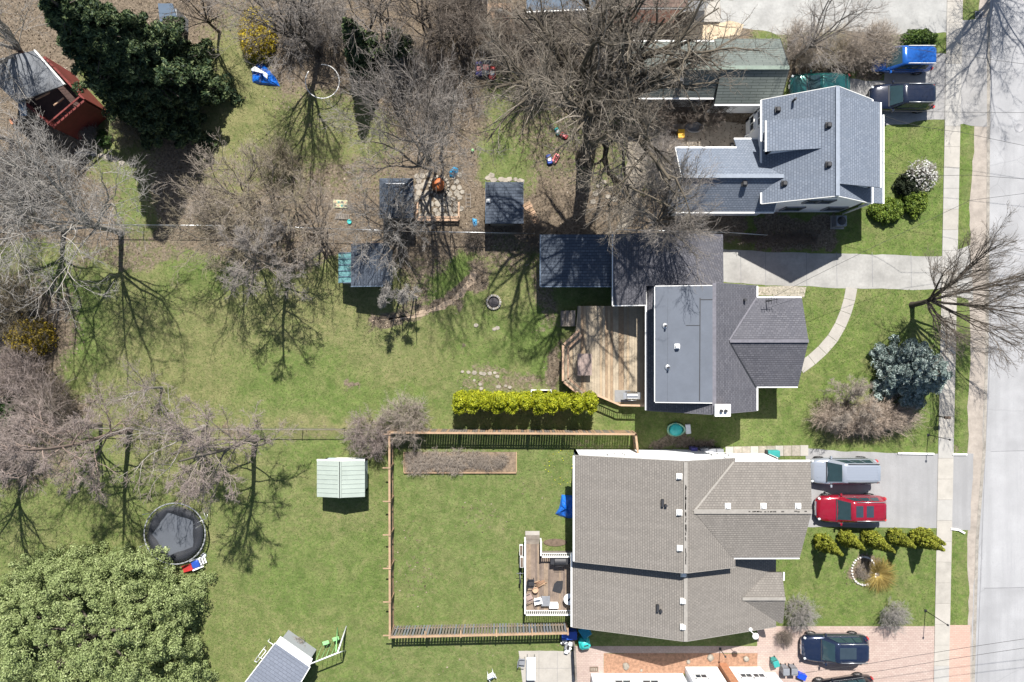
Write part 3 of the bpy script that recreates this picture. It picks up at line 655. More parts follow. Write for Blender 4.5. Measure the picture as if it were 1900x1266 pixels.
# west wing
gx0, gx1 = P(1255, 0, 3.4).x, P(1428, 0, 4.5).x; gs, gn, gr = P(0, 393, 3.2).y, P(0, 275, 3.2).y, P(0, 327, 5.0).y
xjoin = x0 + (5.0 - 4.2) / (6.9 - 4.2) * (xr - x0)
Av_s, Av_n = gable(A, gx0, xjoin, gs, gn, 3.2, 3.2, gr, 5.0, 'x', M['sh_light'], M['siding_w'], cap=M['ridge_l'], walls='SNW', over=.25, gut='a')
sl_ = (5.0 - 3.2) / (gn - gr)
ex0, ex1, eyn = P(1362, 0, 2.6).x, P(1410, 0, 2.6).x, P(0, 259, 2.55).y; ze = 3.2 - sl_ * (eyn - gn)
trimbar('gutter', (gx0, gn + .05, 3.12), (ex0, gn + .05, 3.12), M['white'], A, .11, .12)
panel('roof', [(ex0, gn - .25, 3.2 + sl_ * .25 + .012), (ex1, gn - .25, 3.2 + sl_ * .25 + .012), (ex1, eyn, ze), (ex0, eyn, ze)], M['sh_light'], A)
trimbar('gutter', (ex0, eyn + .05, ze - .08), (ex1, eyn + .05, ze - .08), M['white'], A, .1, .12)
wallpoly('wall', [(ex1 - .2, eyn - .25, 0), (ex0 + .2, eyn - .25, 0), (ex0 + .2, eyn - .25, ze - .05), (ex1 - .2, eyn - .25, ze - .05)], M['siding_w'], A)
wallpoly('wall', [(ex0 + .2, eyn - .25, 0), (ex0 + .2, gn - .3, 0), (ex0 + .2, gn - .3, 3.0), (ex0 + .2, eyn - .25, ze - .05)], M['siding_w'], A)
sw = yS + .12
for px_, py_, hh, ww in ((1470, 388, 1.6, 1.3), (1548, 388, 1.6, 1.3), (1507, 374, 4.3, .9), (1532, 374, 4.3, .9)):
    window(A, (P(px_, 0, hh).x, sw, hh), ww, 1.3 if hh < 3 else 1.1, 'S', n=1, mframe=M['greyp'])
window(A, (P(1546, 0, 5.7).x, sw, 5.9), .5, .35, 'S', n=1)
for yy, hh in ((P(0, 220, 3).y, 3.3), (P(0, 232, 1.2).y, 1.6)): window(A, (x0 + .2, yy, hh), 1.0, .9, 'W')
window(A, (wx + .29, (wy0 + wy1) / 2, 4.6), 1.2, .8, 'W')
for sl, a, b in ((Aw, 1443, 204), (Aw, 1537, 233), (Aw, 1537, 306), (Aw, 1455, 341), (Av_s, 1381, 341)): vent(A, sl, a, b, M['dark'], .3, .18)
pipe(A, Aw, 1471, 188, .6, .07)
trimbar('downspout', (x1 - .1, yS - .02, .1), (x1 - .1, yS - .02, 4), M['white'], A, .08, .08)

# ---- green-roofed building north of it
F_ = thing('house', 'long low house with faded green shingle roof behind the big bare tree', 'house', (14, 19, 0))
gx0, gxm, gx1 = P(1150, 0, 3).x, P(1326, 0, 3).x, P(1449, 0, 3.2).x
gn1, gn2 = P(0, 72, 3).y, P(0, 77, 3).y; gs1, gs2 = P(0, 193, 3).y, P(0, 181, 3).y; gr = P(0, 126, 4.7).y
Fs, Fn = gable(F_, gxm, gx1, gs1, gn1, 3.0, 3.0, gr, 4.7, 'x', M['sh_green'], M['siding_w'], cap=M['sh_green'] and simple('ridge_cap_green', lin(120, 132, 122), .9), gut='a', walls='SNE', rake=False)
Fs2, Fn2 = gable(F_, gx0, gxm - .01, gs2, gn2, 2.98, 2.98, gr, 4.62, 'x', M['sh_green'], M['siding_w'], cap=simple('ridge_cap_green2', lin(112, 122, 114), .9), gut='ab', walls='SNW', rake=False)
trimbar('rake_trim', (gx1 + .03, gs1, 2.9), (gx1 + .03, gr, 4.6), M['dark'], F_, .05, .15); trimbar('rake_trim', (gx1 + .03, gr, 4.6), (gx1 + .03, gn1, 2.9), M['dark'], F_, .05, .15)
vent(F_, Fs2, 1262, 150, M['dark']); pipe(F_, Fn2, 1250, 110)

# ---- buildings cut by the top edge
Hh = thing('shed', 'long building with ribbed blue-grey metal roof at the top edge', 'shed', (3, 25, 0))
hx0, hx1, hs = P(977, 0, 2.9).x, P(1107, 0, 2.9).x, P(0, 21, 2.9).y
panel('roof', [(hx0, hs, 2.9), (hx1, hs + .2, 2.9), (hx1, hs + 4, 3.8), (hx0, hs + 4, 3.8)], M['metal_blue'], Hh, .08)
for i in range(22):
    x = hx0 + .1 + i * (hx1 - hx0 - .2) / 21; trimbar('rib', (x, hs + .03, 2.93), (x, hs + 4, 3.83), M['metal_blue'], Hh, .05, .05)
mbx = MB(); mbx.box(((hx0 + hx1) / 2, hs + 2.2, 1.35), (hx1 - hx0 - .5, 3.8, 2.7)); mbx.build('wall', M['siding_g'], Hh, world=True)
trimbar('gutter', (hx0, hs - .04, 2.84), (hx1, hs + .16, 2.84), M['white'], Hh, .08, .1)
Hb = thing('house', 'house with reddish brown shingle roof cut by the top edge', 'house', (9, 25, 0))
hx0, hx1, hs = P(1107, 0, 3.2).x, P(1275, 0, 3.2).x, P(0, 14, 3.2).y
panel('roof', [(hx0, hs, 3.2), (hx1, hs, 3.2), (hx1, hs + 5, 5.2), (hx0, hs + 5, 5.2)], M['sh_brown'], Hb)
mbx = MB(); mbx.box(((hx0 + hx1) / 2, hs + 2.7, 1.5), (hx1 - hx0 - .5, 4.8, 3.0)); mbx.build('wall', M['brick'], Hb, world=True)
trimbar('gutter', (hx0, hs - .05, 3.12), (hx1, hs - .05, 3.12), M['dark'], Hb, .1, .12)
Hw = thing('house', 'corner of a white-roofed house with its pale porch at the top edge', 'house', (12, 26, 0))
hx0, hx1 = P(1272, 0, 3).x, P(1336, 0, 3).x; hs = P(0, 0, 3).y
panel('roof', [(hx0, hs, 3.0), (hx1 - .4, hs, 3.0), (hx1 - .4, hs + 5, 4.5), (hx0, hs + 5, 4.5)], M['sh_brown'], Hw)
mbx = MB(); mbx.box(((hx0 + hx1) / 2, hs + 2.8, 1.4), (hx1 - hx0 - .6, 4.6, 2.8)); mbx.build('wall', M['siding_w'], Hw, world=True)
mbx = MB(); c = P(1313, 20, .1); mbx.box((c.x, c.y, .08), (1.7, 1.6, .16)); mbx.build('porch_slab', M['concrete'], Hw, world=True)
Hs = thing('shed', 'pale flat-topped lean-to cut by the top edge beside the littered patio', 'shed', (-4, 25, 0))
c = P(858, -8, 1.2); mbx = MB(); mbx.box((c.x, c.y, 1.2), (3.4, 1.0, 2.4)); mbx.build('wall', M['siding_w'], Hs, world=True)
panel('roof', [(c.x - 1.8, c.y - .6, 2.42), (c.x + 1.8, c.y - .6, 2.42), (c.x + 1.8, c.y + .7, 2.6), (c.x - 1.8, c.y + .7, 2.6)], M['membrane2'], Hs)

# ---- grey house in the middle
B = thing('house', 'grey bungalow with dark shingles, flat grey membrane dormer and white gutters', 'house', (14, 0, 0))
bw, be, br_ = P(1200, 0, 3.2).x, P(1404, 0, 3.4).x, P(1325, 0, 6.0).x; bs, bn = P(0, 764, 4.2).y, P(0, 531, 3.4).y
Bw, Be = gable(B, bw, be, bs, bn, 3.2, 3.4, br_, 6.0, 'y', M['sh_dark'], M['siding_g'], cap=M['ridge_d'], over=.3, rk=M['ridge_d'])
dx0, dx1 = P(1215, 0, 5.3).x, P(1322, 0, 6.05).x; ds, dn_ = P(0, 746, 5.6).y, P(0, 532, 5.6).y
Bd = panel('flat_roof', [(dx0, ds, 5.45), (dx1, ds, 6.06), (dx1, dn_, 6.06), (dx0, dn_, 5.45)], M['membrane'], B)
for q in ((dx0 - .04, ds, 5.40, dx0 - .04, dn_, 5.40), (dx0, ds - .04, 5.40, dx1, ds - .04, 5.98), (dx0, dn_ + .04, 5.40, dx1, dn_ + .04, 5.98)):
    trimbar('drip_edge', q[:3], q[3:], M['white'], B, .045, .14)
wallpoly('dormer_wall', [(dx0 + .25, dn_ - .2, 2.5), (dx0 + .25, ds + .2, 2.5), (dx0 + .25, ds + .2, 5.35), (dx0 + .25, dn_ - .2, 5.35)], M['siding_t'], B)
wallpoly('dormer_wall', [(dx0 + .25, ds + .2, 3), (dx1 - .2, ds + .2, 4.6), (dx1 - .2, ds + .2, 5.85), (dx0 + .25, ds + .2, 5.36)], M['siding_g'], B)
def onflat(o, q, name, mat, wd, parent):
    a = hit(o, *q[0]); b = hit(o, *q[1]); return trimbar(name, a + Vector((0, 0, .012)), b + Vector((0, 0, .012)), mat, parent, wd, .03)
onflat(Bd, ((1299, 553), (1298, 744)), 'membrane_seam', M['dark'], .05, B); onflat(Bd, ((1300, 556), (1322, 556)), 'membrane_seam', M['dark'], .04, B); onflat(Bd, ((1273, 604), (1298, 604)), 'membrane_seam', M['dark'], .03, B)
onflat(Bd, ((1240, 553), (1239, 744)), 'membrane_seam', M['membrane'], .05, B)
pipe(B, Bd, 1234, 605, .45, .06, M['alu']); pipe(B, Bd, 1239, 682, .45, .06, M['alu'])
vent(B, Bd, 1256, 643, M['white'], .26, .3); pipe(B, Be, 1381, 557, .35, .09)
# cross gable to the east
v0, vn, vs_ = hit(Be, 1354, 633), hit(Be, 1404, 553), hit(Be, 1402, 717)
cx1 = P(1500, 0, v0.z).x; cn, cs, cr = vn.y, vs_.y, v0.y; be0 = be
Cn = panel('roof', [vn + Vector((0, 0, .01)), v0 + Vector((0, 0, .02)), (cx1, cr, v0.z + .02), (P(1488, 0, 3.4).x, cn, vn.z)], M['sh_dark'], B, uo=(.1, .07))
Cs = panel('roof', [v0 + Vector((0, 0, .02)), vs_ + Vector((0, 0, .01)), (P(1480, 0, 3.4).x, cs, vs_.z), (cx1, cr, v0.z + .02)], M['sh_dark'], B)
trimbar('ridge_cap', (v0.x, cr, v0.z + .05), (cx1, cr, v0.z + .05), M['ridge_d'], B, .2, .04)
trimbar('gutter', (be, cs - .05, vs_.z - .1), (P(1480, 0, 3.4).x, cs - .05, vs_.z - .1), M['white'], B, .1, .12); trimbar('gutter', (be, cn + .05, vn.z - .1), (P(1488, 0, 3.4).x, cn + .05, vn.z - .1), M['white'], B, .1, .12)
xq = P(1478, 0, 3.4).x - .3
wallpoly('wall', [(be - .3, cs + .25, 0), (xq, cs + .25, 0), (xq, cs + .25, 3.3), (be - .3, cs + .25, 3.3)], M['brick'], B)
wallpoly('wall', [(xq, cn - .25, 0), (be - .3, cn - .25, 0), (be - .3, cn - .25, 3.3), (xq, cn - .25, 3.3)], M['brick'], B)
wallpoly('wall', [(xq, cs + .25, 0), (xq, cn - .25, 0), (xq, cn - .25, 3.3), (xq, cr, v0.z - .25), (xq, cs + .25, 3.3)], M['siding_g'], B)
trimbar('valley', vn + Vector((0, .05, .03)), v0 + Vector((-.05, .05, .04)), M['ridge_d'], B, .1, .03); trimbar('valley', vs_ + Vector((0, -.05, .03)), v0 + Vector((-.05, -.05, .04)), M['dark'], B, .1, .03)
# chimney with white cap
ch = P(1345, 765, 6.5); mbx = MB(); mbx.box((ch.x - .1, ch.y + .1, 3.1), (.85, .62, 6.2)); cho = mbx.build('chimney', M['brick'], B, world=True)
mbx = MB(); mbx.box((ch.x - .1, ch.y + .1, 6.3), (.98, .76, .2)); mbx.build('chimney_cap', M['white'], cho, world=True)
mbx = MB()
for dx in (-.12, .16): mbx.tube((ch.x - .1 + dx, ch.y + .08, 6.4), (ch.x - .1 + dx, ch.y + .08, 6.62), .1, .1, 10)
mbx.build('flue', M['dark'], cho, world=True)
# antenna on the north-east roof
p = hit(Cn, 1421, 560) - rootloc(B); mbx = MB(); mbx.tube(p + Vector((0, 0, -.1)), p + Vector((0, 0, 1.2)), .03, .03, 6); mbx.tube(p + Vector((-.4, 0, 1.1)), p + Vector((.4, .1, 1.15)), .025, .025, 5)
for i in range(5): mbx.tube(p + Vector((-.35 + i * .17, -.25 + i * .02, 1.12)), p + Vector((-.35 + i * .17, .3 - i * .02, 1.12)), .014, .014, 5)
mbx.build('antenna', M['dark'], B)
# garage wing with the lower roof
gw, gm, ge = P(1137, 0, 2.9).x, P(1200, 0, 3.9).x, P(1343, 0, 3.2).x; gs, gn = P(0, 567, 2.9).y, P(0, 435, 2.9).y; gsm = P(0, 532, 3).y
Gw = panel('roof', [(gw, gs, 2.95), (gm, gs, 3.7), (gm, gn, 3.7), (gw, gn, 2.95)], M['sh_dark'], B)
Ge = panel('roof', [(gm, gsm, 3.7), (ge, gsm, 3.15), (ge, gn, 3.0), (gm, gn, 3.7)], M['sh_dark'], B, uo=(.2, .1))
trimbar('drip_edge', (gw - .03, gs, 2.9), (gw - .03, gn, 2.9), M['white'], B, .06, .12); trimbar('drip_edge', (gw, gs - .03, 2.9), (gm, gs - .03, 3.65), M['white'], B, .06, .12)
mbx = MB(); mbx.box(((gw + ge) / 2, (gsm + gn) / 2, 1.36), (ge - gw - .5, gn - gsm - .4, 2.72)); mbx.build('wall', M['siding_g'], B, world=True)
mbx = MB(); mbx.box(((gw + gm) / 2, (gs + gsm) / 2 + .1, 1.34), (gm - gw - .52, gsm - gs, 2.68)); mbx.build('wall', M['siding_g'], B, world=True)
mbx = MB(); mbx.box((ge - .2, (gsm + gn) / 2 - .1, 1.15), (.1, 2.6, 2.1)); mbx.build('garage_door', M['white'], B, world=True)
mbx = MB(); c = P(1236, 752, .1); 
wallpoly('wall', [(bw + .5, bs + .22, 0), (be - .4, bs + .22, 0), (be - .4, bs + .22, 3.2), (br_, bs + .22, 3.9), (bw + .5, bs + .22, 3.0)], M['siding_g'], B, .1)

# ---- small blue-grey shed next to the garage
Sb = thing('shed', 'shed with dark slate-blue shingle roof next to the garage of the grey house', 'shed', (3.9, 5.7, 0))
sx0, sx1, ss, sn = P(1003, 0, 2.5).x, P(1136, 0, 2.7).x, P(0, 531, 2.6).y, P(0, 436, 2.6).y
Sbr = panel('roof', [(sx0, ss, 2.45), (sx1, ss, 2.45), (sx1, sn, 2.85), (sx0, sn, 2.85)], M['sh_slate'], Sb)
trimbar('drip_edge', (sx0, ss - .03, 2.38), (sx1, ss - .03, 2.38), M['metal_blue'], Sb, .06, .14); trimbar('drip_edge', (sx0 - .03, ss, 2.38), (sx0 - .03, sn, 2.78), M['metal_blue'], Sb, .06, .14)
mbx = MB(); mbx.box(((sx0 + sx1) / 2, (ss + sn) / 2, 1.18), (sx1 - sx0 - .5, sn - ss - .5, 2.36)); mbx.build('wall', M['siding_g'], Sb, world=True)
mbx = MB(); mbx.box(((sx0 + sx1) / 2, ss + .22, 1.0), (.9, .06, 1.95)); mbx.build('door', M['wood_g'], Sb, world=True)

# ---- taupe semi-detached pair at the bottom
E = thing('house', 'wide semi-detached house with taupe shingles, white square vents and two rear halves', 'house', (12, -14, 0))
HE, HR = 4.1, 6.6
ux0, ux1, uxr = P(1066, 0, HE).x, P(1412, 0, HE).x, P(1272, 0, HR).x; uN, uS = P(0, 850, HE + .9).y, P(0, 1052, HE + 1.2).y
ux1 = P(1364, 0, 5.3).x
U1, U2 = gable(E, ux0, ux1, uS, uN, HE, 5.35, uxr, HR, 'y', M['sh_taupe'], M['siding_w'], over=.28, walls='NSW', gut='a', rk=M['ridge'])
v0, vn, vs_ = hit(U2, 1287, 949), hit(U2, 1361, 857), hit(U2, 1359, 1035)
cR = v0.y; ce = P(1506, 0, v0.z).x; ceN, ceS = P(1504, 0, vn.z).x, P(1484, 0, vs_.z).x; up = Vector((0, 0, .015))
Un = panel('roof', [vn + up, v0 + up * 2, (ce, cR, v0.z + .03), (ceN, vn.y, vn.z)], M['sh_taupe'], E, uo=(.1, 0)); Us = panel('roof', [v0 + up * 2, vs_ + up, (ceS, vs_.y, vs_.z), (ce, cR, v0.z + .03)], M['sh_taupe'], E, uo=(.05, .1))
trimbar('ridge_cap', (v0.x, cR, v0.z + .055), (ce, cR, v0.z + .055), M['ridge'], E, .28, .04)
trimbar('valley', vn + up * 3, v0 + up * 4, M['ridge'], E, .12, .03)
trimbar('gutter', (vn.x, vn.y + .05, vn.z - .1), (ceN, vn.y + .05, vn.z - .1), M['white'], E, .1, .12); trimbar('gutter', (vs_.x, vs_.y - .05, vs_.z - .1), (ceS, vs_.y - .05, vs_.z - .1), M['white'], E, .1, .12)
xw = ceS - .35
wallpoly('wall', [(xw, vn.y - .25, 0), (ux1 - .6, vn.y - .25, 0), (ux1 - .6, vn.y - .25, vn.z - .1), (xw, vn.y - .25, vn.z - .1)], M['siding_w'], E)
wallpoly('wall', [(ux1 - .6, vs_.y + .25, 0), (xw, vs_.y + .25, 0), (xw, vs_.y + .25, vs_.z - .1), (ux1 - .6, vs_.y + .25, vs_.z - .1)], M['siding_w'], E)
wallpoly('wall', [(xw, vs_.y + .25, 0), (xw, vn.y - .25, 0), (xw, vn.y - .25, vn.z - .1), (xw, cR, v0.z - .15), (xw, vs_.y + .25, vs_.z - .1)], M['brick'], E)
mbx = MB(); mbx.box((xw + .05, cR + .4, 1.15), (.1, 4.6, 2.1)); mbx.build('garage_door', M['white'], E, world=True)
xjx = v0.x; cRz = v0.z
# lower half
lx0, lxr = P(1062, 0, 3.2).x, P(1272, 0, 5.6).x; lS = P(0, 1164, 3.2).y
lN2 = uS + .25
lx1 = P(1440, 0, 3.1).x
L1, L2 = gable(E, lx0, lx1, lS, lN2, 3.15, 3.1, lxr, 5.6, 'y', M['sh_taupe'], M['siding_w'], over=.28, walls='SW', gut='a', rk=M['ridge'])
v0, vn, vs_ = hit(L2, 1377, 1111), hit(L2, 1424, 1062), hit(L2, 1447, 1157)
lce = P(1457, 0, v0.z).x
Ln = panel('roof', [vn + up, v0 + up * 2, (lce, v0.y, v0.z + .03), (P(1451, 0, vn.z).x, vn.y, vn.z)], M['sh_taupe'], E, uo=(.1, 0)); Ls = panel('roof', [v0 + up * 2, vs_ + up, (P(1453, 0, vs_.z).x, vs_.y, vs_.z), (lce, v0.y, v0.z + .03)], M['sh_taupe'], E)
trimbar('ridge_cap', (v0.x, v0.y, v0.z + .055), (lce, v0.y, v0.z + .055), M['ridge'], E, .2, .04)
trimbar('gutter', (P(1454, 0, 3.3).x, vn.y, 3.3), (P(1454, 0, 3.3).x, vn.y - .55, 3.3), M['white'], E, .1, .12)
xw = lce - .4; lR = v0.y
wallpoly('wall', [(xw, vs_.y + .2, 0), (xw, vn.y - .2, 0), (xw, vn.y - .2, 3.1), (xw, lR, v0.z - .15), (xw, vs_.y + .2, 3.0)], M['brick'], E)
mbx = MB(); mbx.box((xw + .05, lR + .1, 1.1), (.08, 2.6, 2.1)); mbx.build('garage_door', M['white'], E, world=True)
for sl, a, b in ((U1, 1260, 884), (U1, 1260, 951), (U1, 1261, 1017), (Un, 1350, 939), (Un, 1416, 939), (Un, 1480, 939), (L1, 1268, 1065), (L1, 1267, 1115), (L1, 1267, 1163)): vent(E, sl, a, b, M['white'], .29, .2)
for sl, a, b in ((U1, 1230, 934), (L1, 1221, 1129)):
    p = hit(sl, a, b) - rootloc(E); mbx = MB(); mbx.box(p + Vector((-.05, .05, .12)), (.16, .45, .24)); mbx.tube(p + Vector((.15, -.1, 0)), p + Vector((.15, -.1, .35)), .08, .08, 8); mbx.build('roof_vent', M['dark'], E)
# worn ridge shingle scars
scar = simple('exposed_roof_felt', (.06, .055, .05), .9)
rs = random.Random(6)
for i in range(26):
    yy = uS + .6 + rs.random() * (uN - uS - 1); mbx = MB().box((uxr + rs.uniform(-.02, .02), yy, HR + .062), (.07, rs.uniform(.08, .3), .012)); mbx.build('worn_patch', scar, E, world=True)
for i in range(16):
    xx = xjx + 3.2 + rs.random() * 2.0 + (1.8 if i % 4 == 0 else 0); MB().box((min(xx, ce - .4), cR + rs.uniform(-.02, .02), cRz + .082), (rs.uniform(.06, .2), .07, .012)).build('worn_patch', scar, E, world=True)
# satellite dish at the lower eave
p = Vector((P(1390, 0, 3.6).x, P(0, 1168, 3.6).y, 3.45)) - rootloc(E); mbx = MB(); mbx.tube(p, p + Vector((0, 0, .4)), .03, .03, 6); mbx.tube(p + Vector((0, 0, .4)), p + Vector((.3, -.25, .5)), .025, .025, 6)
mbx.ball(p + Vector((.3, -.3, .55)), .22, 12, 6, .3); mbx.ball(p + Vector((.0, 0.1, .45)), .13, 10, 6, .4); mbx.build('satellite_dish', M['white'], E)
for xx in (1140, 1330):
    window(E, (P(xx, 0, 2).x, uN - .168, 2.4), 1.1, .8, 'N')

# ---- white house cut by the bottom edge
D = thing('house', 'white-walled house with orange brick chimney cut by the bottom edge', 'house', (8, -27, 0))
def block(parent, x0, x1, y0, y1, h, mroof, mwall, par=.12):
    xa, xb, ya, yb = P(x0, 0).x, P(x1, 0).x, P(0, y1).y, P(0, y0).y
    MB().box(((xa + xb) / 2, (ya + yb) / 2, (h - .15) / 2), (xb - xa - .1, yb - ya - .1, h - .15)).build('wall', mwall, parent, world=True)
    panel('roof', [(xa, ya, h), (xb, ya, h), (xb, yb, h), (xa, yb, h)], mroof, parent, .14)
    mb = MB()
    for q in (((xa + xb) / 2, yb - .05, xb - xa, .1), ((xa + xb) / 2, ya + .05, xb - xa, .1)): mb.box((q[0], q[1], h + .04), (q[2], q[3], par))
    for q in ((xa + .05,), (xb - .05,)): mb.box((q[0], (ya + yb) / 2, h + .037), (.1, yb - ya - .21, par))
    mb.build('parapet', M['white'], parent, world=True)
block(D, 1095, 1268, 1248, 1420, 3.0, M['membrane2'], M['siding_w'])
block(D, 1270, 1332, 1236, 1420, 3.6, M['membrane2'], M['siding_w'])
block(D, 1349, 1412, 1236, 1420, 3.3, M['membrane2'], M['siding_w'])
block(D, 1413, 1440, 1247, 1420, 3.0, M['membrane2'], M['siding_w'])
mbx = MB(); xa, xb = P(1333.5, 0).x, P(1347.5, 0).x; mbx.box(((xa + xb) / 2, P(0, 1230).y - 2.2, 1.9), (xb - xa, 4.4, 3.8), rz=.0); mbx.build('chimney', simple('orange_brick', (.42, .19, .10), .9, var=.25, scale=5), D, world=True)
for a, h0 in ((1290, 1.6), (1372, 1.5), (1395, 1.5)):
    window(D, (P(a, 0).x, P(0, 1236).y - .05, h0), .8, .7, 'N')
for a in (1150, 1200): window(D, (P(a, 0).x, P(0, 1248).y - .05, 1.6), 1.1, .9, 'N')

# ---- red cabin at the left
R_ = thing('cabin', 'red-walled cabin with grey roof at the upper left under bare branches', 'cabin', P(70, 190), math.radians(0))
def W3(x, y, h): return P(x, y, h)
a, b = W3(62, 94, 4.4), W3(118, 158, 4.4); c_, d_ = W3(30, 190, 3.9), W3(-45, 120, 3.9)
panel('roof', [a, b, c_, d_], simple('weathered_felt_roof', (.15, .16, .175), .9, var=.35, scale=1.3), R_)
q1, q2 = W3(118, 158, 3.2), W3(66, 185, 3.0)
trimbar('ridge_pole', W3(40, 185, 3.6), W3(44, 215, 3.4), M['metal_blue'], R_, .5, .06)
trimbar('fascia', a + Vector((.05, .05, -.05)), b + Vector((.05, .05, -.05)), M['white'], R_, .09, .16)
A1, A2, A3, A4 = P(80, 104, 3.2), P(157, 186, 3.2), P(98, 236, 3.2), P(-22, 140, 3.2)
for q in (A1, A2, A3, A4): q.z = 0
for u, v, z0_, z1_ in ((A1, A2, 0, 3.2), (A2, A3, 0, 3.2), (A3, A4, 0, 2.9), (A4, A1, 0, 2.9)):
    mb = MB(); dd = v - u; mb.box(((u + v) / 2) + Vector((0, 0, (z0_ + z1_) / 2)), (dd.length - .13, .13, z1_ - z0_), rz=math.atan2(dd.y, dd.x)); mb.build('wall', M['red_wood'], R_, world=True)
cm = (A1 + A2 + A3 + A4) / 4; dkf = simple('dark_deck_floor', (.06, .035, .03), .9, var=.3)
fl = MB(); fl.prism([(p_.x, p_.y) for p_ in [cm + (q - cm) * .97 for q in (A1, A2, A3, A4)]], 2.1, 2.2); fl.build('deck_floor', dkf, R_, world=True)
for i in range(9):
    q = A2 + (A3 - A2) * (i / 8); MB().box((q.x, q.y, 3.5), (.05, .05, .6)).build('baluster', M['red_wood'], R_, world=True)
trimbar('rail', A2 + Vector((0, 0, 3.82)), A3 + Vector((0, 0, 3.82)), M['red_wood'], R_, .1, .06)
for u, v in (((66, 185), (92, 172)), ((92, 172), (70, 150)), ((100, 196), (118, 182))): trimbar('beam', W3(*u, 3.4), W3(*v, 3.4), M['wood_p'], R_, .08, .1)
fl = MB(); fl.lathe(P(30, 227) + Vector((0, 0, 0)), [(.16, 0), (.22, .35), (.24, .36)], 12); tag(fl.build('flower_pot', simple('terracotta', (.5, .2, .1), .8)), 'round terracotta pot on the ground left of the red cabin', 'pot')

# ---- sheds in the yards
def shed_gable(label, x0, x1, y0, y1, he, hr, axis, mr, mw, name='shed', rp=None, **k):
    xa, xb, ya, yb = P(x0, 0, he).x, P(x1, 0, he).x, P(0, y1, he).y, P(0, y0, he).y
    t = thing(name, label, 'shed', ((xa + xb) / 2, (ya + yb) / 2, 0))
    r = rp if rp is not None else ((xa + xb) / 2 if axis == 'y' else (ya + yb) / 2)
    s = gable(t, xa, xb, ya, yb, he, he, r, hr, axis, mr, mw, over=.18, **k)
    return t, s, (xa, xb, ya, yb)
t, s, q = shed_gable('pale green-grey ribbed metal garden shed alone on the left lawn', 588, 677, 855, 922, 2.0, 2.35, 'y', M['metal_green'], siding('pale_metal_wall', (.42, .5, .56), .15), trim=M['metal_green'], cap=M['metal_green'], gut='', rake=False)
for i in range(9):
    yy = q[2] + (q[3] - q[2]) * i / 8; xm = (q[0] + q[1]) / 2
    if 0 < i < 8:
        trimbar('seam', (q[0], yy, 2.02), (xm, yy, 2.37), M['metal_green'], t, .03, .03); trimbar('seam', (xm, yy, 2.37), (q[1], yy, 2.02), M['metal_green'], t, .03, .03)
trimbar('ridge_seam', ((q[0] + q[1]) / 2, q[2], 2.385), ((q[0] + q[1]) / 2, q[3], 2.385), M['white'], t, .05, .03)
trimbar('eave_trim', (q[0], q[3] + .03, 1.98), (q[1], q[3] + .03, 1.98), M['white'], t, .14, .06)
mb = MB(); mb.box(((q[0] + q[1]) / 2, q[3] - .09, 1.0), (1.4, .05, 1.8)); mb.build('door', M['white'], t, world=True)
# slate shed with white vent
t, s, q = shed_gable('small shed with bluish slate shingles and one white vent in the upper yard', 902, 970, 338, 415, 2.3, 2.75, 'x', M['sh_slate'], M['wood_g'], trim=M['metal_blue'], cap=M['sh_slate'], gut='', rake=True, caps=False, rp=P(0, 345, 2.6).y)
vent(t, s[0], 906, 373, M['white'], .2, .16)
# dark hip-roofed shed
xa, xb, ya, yb = P(704, 0, 2.3).x, P(767, 0, 2.3).x, P(0, 405, 2.3).y, P(0, 331, 2.3).y
t = thing('shed', 'dark hip-roofed shed under the bare tree beside the flagstones', 'shed', ((xa + xb) / 2, (ya + yb) / 2, 0))
pk0, pk1 = P(722, 342, 3.2), P(752, 342, 3.2); ym = yb - 1.1
hp = M['sh_slate']; ra, rb = Vector(((xa + xb) / 2, ya + 1.1, 3.1)), Vector(((xa + xb) / 2, yb - 1.1, 3.1))
c = [Vector((xa, ya, 2.3)), Vector((xb, ya, 2.3)), Vector((xb, yb, 2.3)), Vector((xa, yb, 2.3))]
panel('roof', [c[0], c[1], ra], hp, t); panel('roof', [c[1], c[2], rb, ra], hp, t); panel('roof', [c[2], c[3], rb], hp, t); panel('roof', [c[3], c[0], ra, rb], hp, t)
mb = MB(); mb.box(((xa + xb) / 2, (ya + yb) / 2, 1.1), (xb - xa - .4, yb - ya - .4, 2.2)); mb.build('wall', M['wood_g'], t, world=True)
trimbar('flashing', (xa + .5, yb - .45, 2.72), (xb - .5, yb - .45, 2.72), M['alu'], t, .06, .03)
# shed with lean-to
xa, xb, ya, yb = P(651, 0, 2.4).x, P(722, 0, 2.4).x, P(0, 531, 2.4).y, P(0, 452, 2.4).y
t = thing('shed', 'slate-roofed shed with a pale teal lean-to on the edge of the middle lawn', 'shed', ((xa + xb) / 2, (ya + yb) / 2, 0))
xm = xb - .35
panel('roof', [(xa, ya, 2.35), (xm, ya, 2.75), (xm, yb, 2.75), (xa, yb, 2.35)], M['sh_slate'], t); panel('roof', [(xm, ya, 2.75), (xb, ya, 2.3), (xb, yb, 2.3), (xm, yb, 2.75)], M['sh_slate'], t)
mb = MB(); mb.box(((xa + xb) / 2, (ya + yb) / 2 + .05, 1.1), (xb - xa - .3, yb - ya - .4, 2.2)); mb.build('wall', M['siding_g'], t, world=True)
trimbar('rake_trim', (xa, ya - .03, 2.3), (xm, ya - .03, 2.7), M['metal_blue'], t, .05, .14); trimbar('rake_trim', (xa, yb + .03, 2.3), (xm, yb + .03, 2.7), M['wood_p'], t, .05, .14)
xl = P(628, 0, 1.8).x; lm = simple('teal_polycarbonate', (.12, .26, .27), .4, var=.15)
yl0, yl1 = P(0, 525, 1.8).y, P(0, 470, 1.8).y
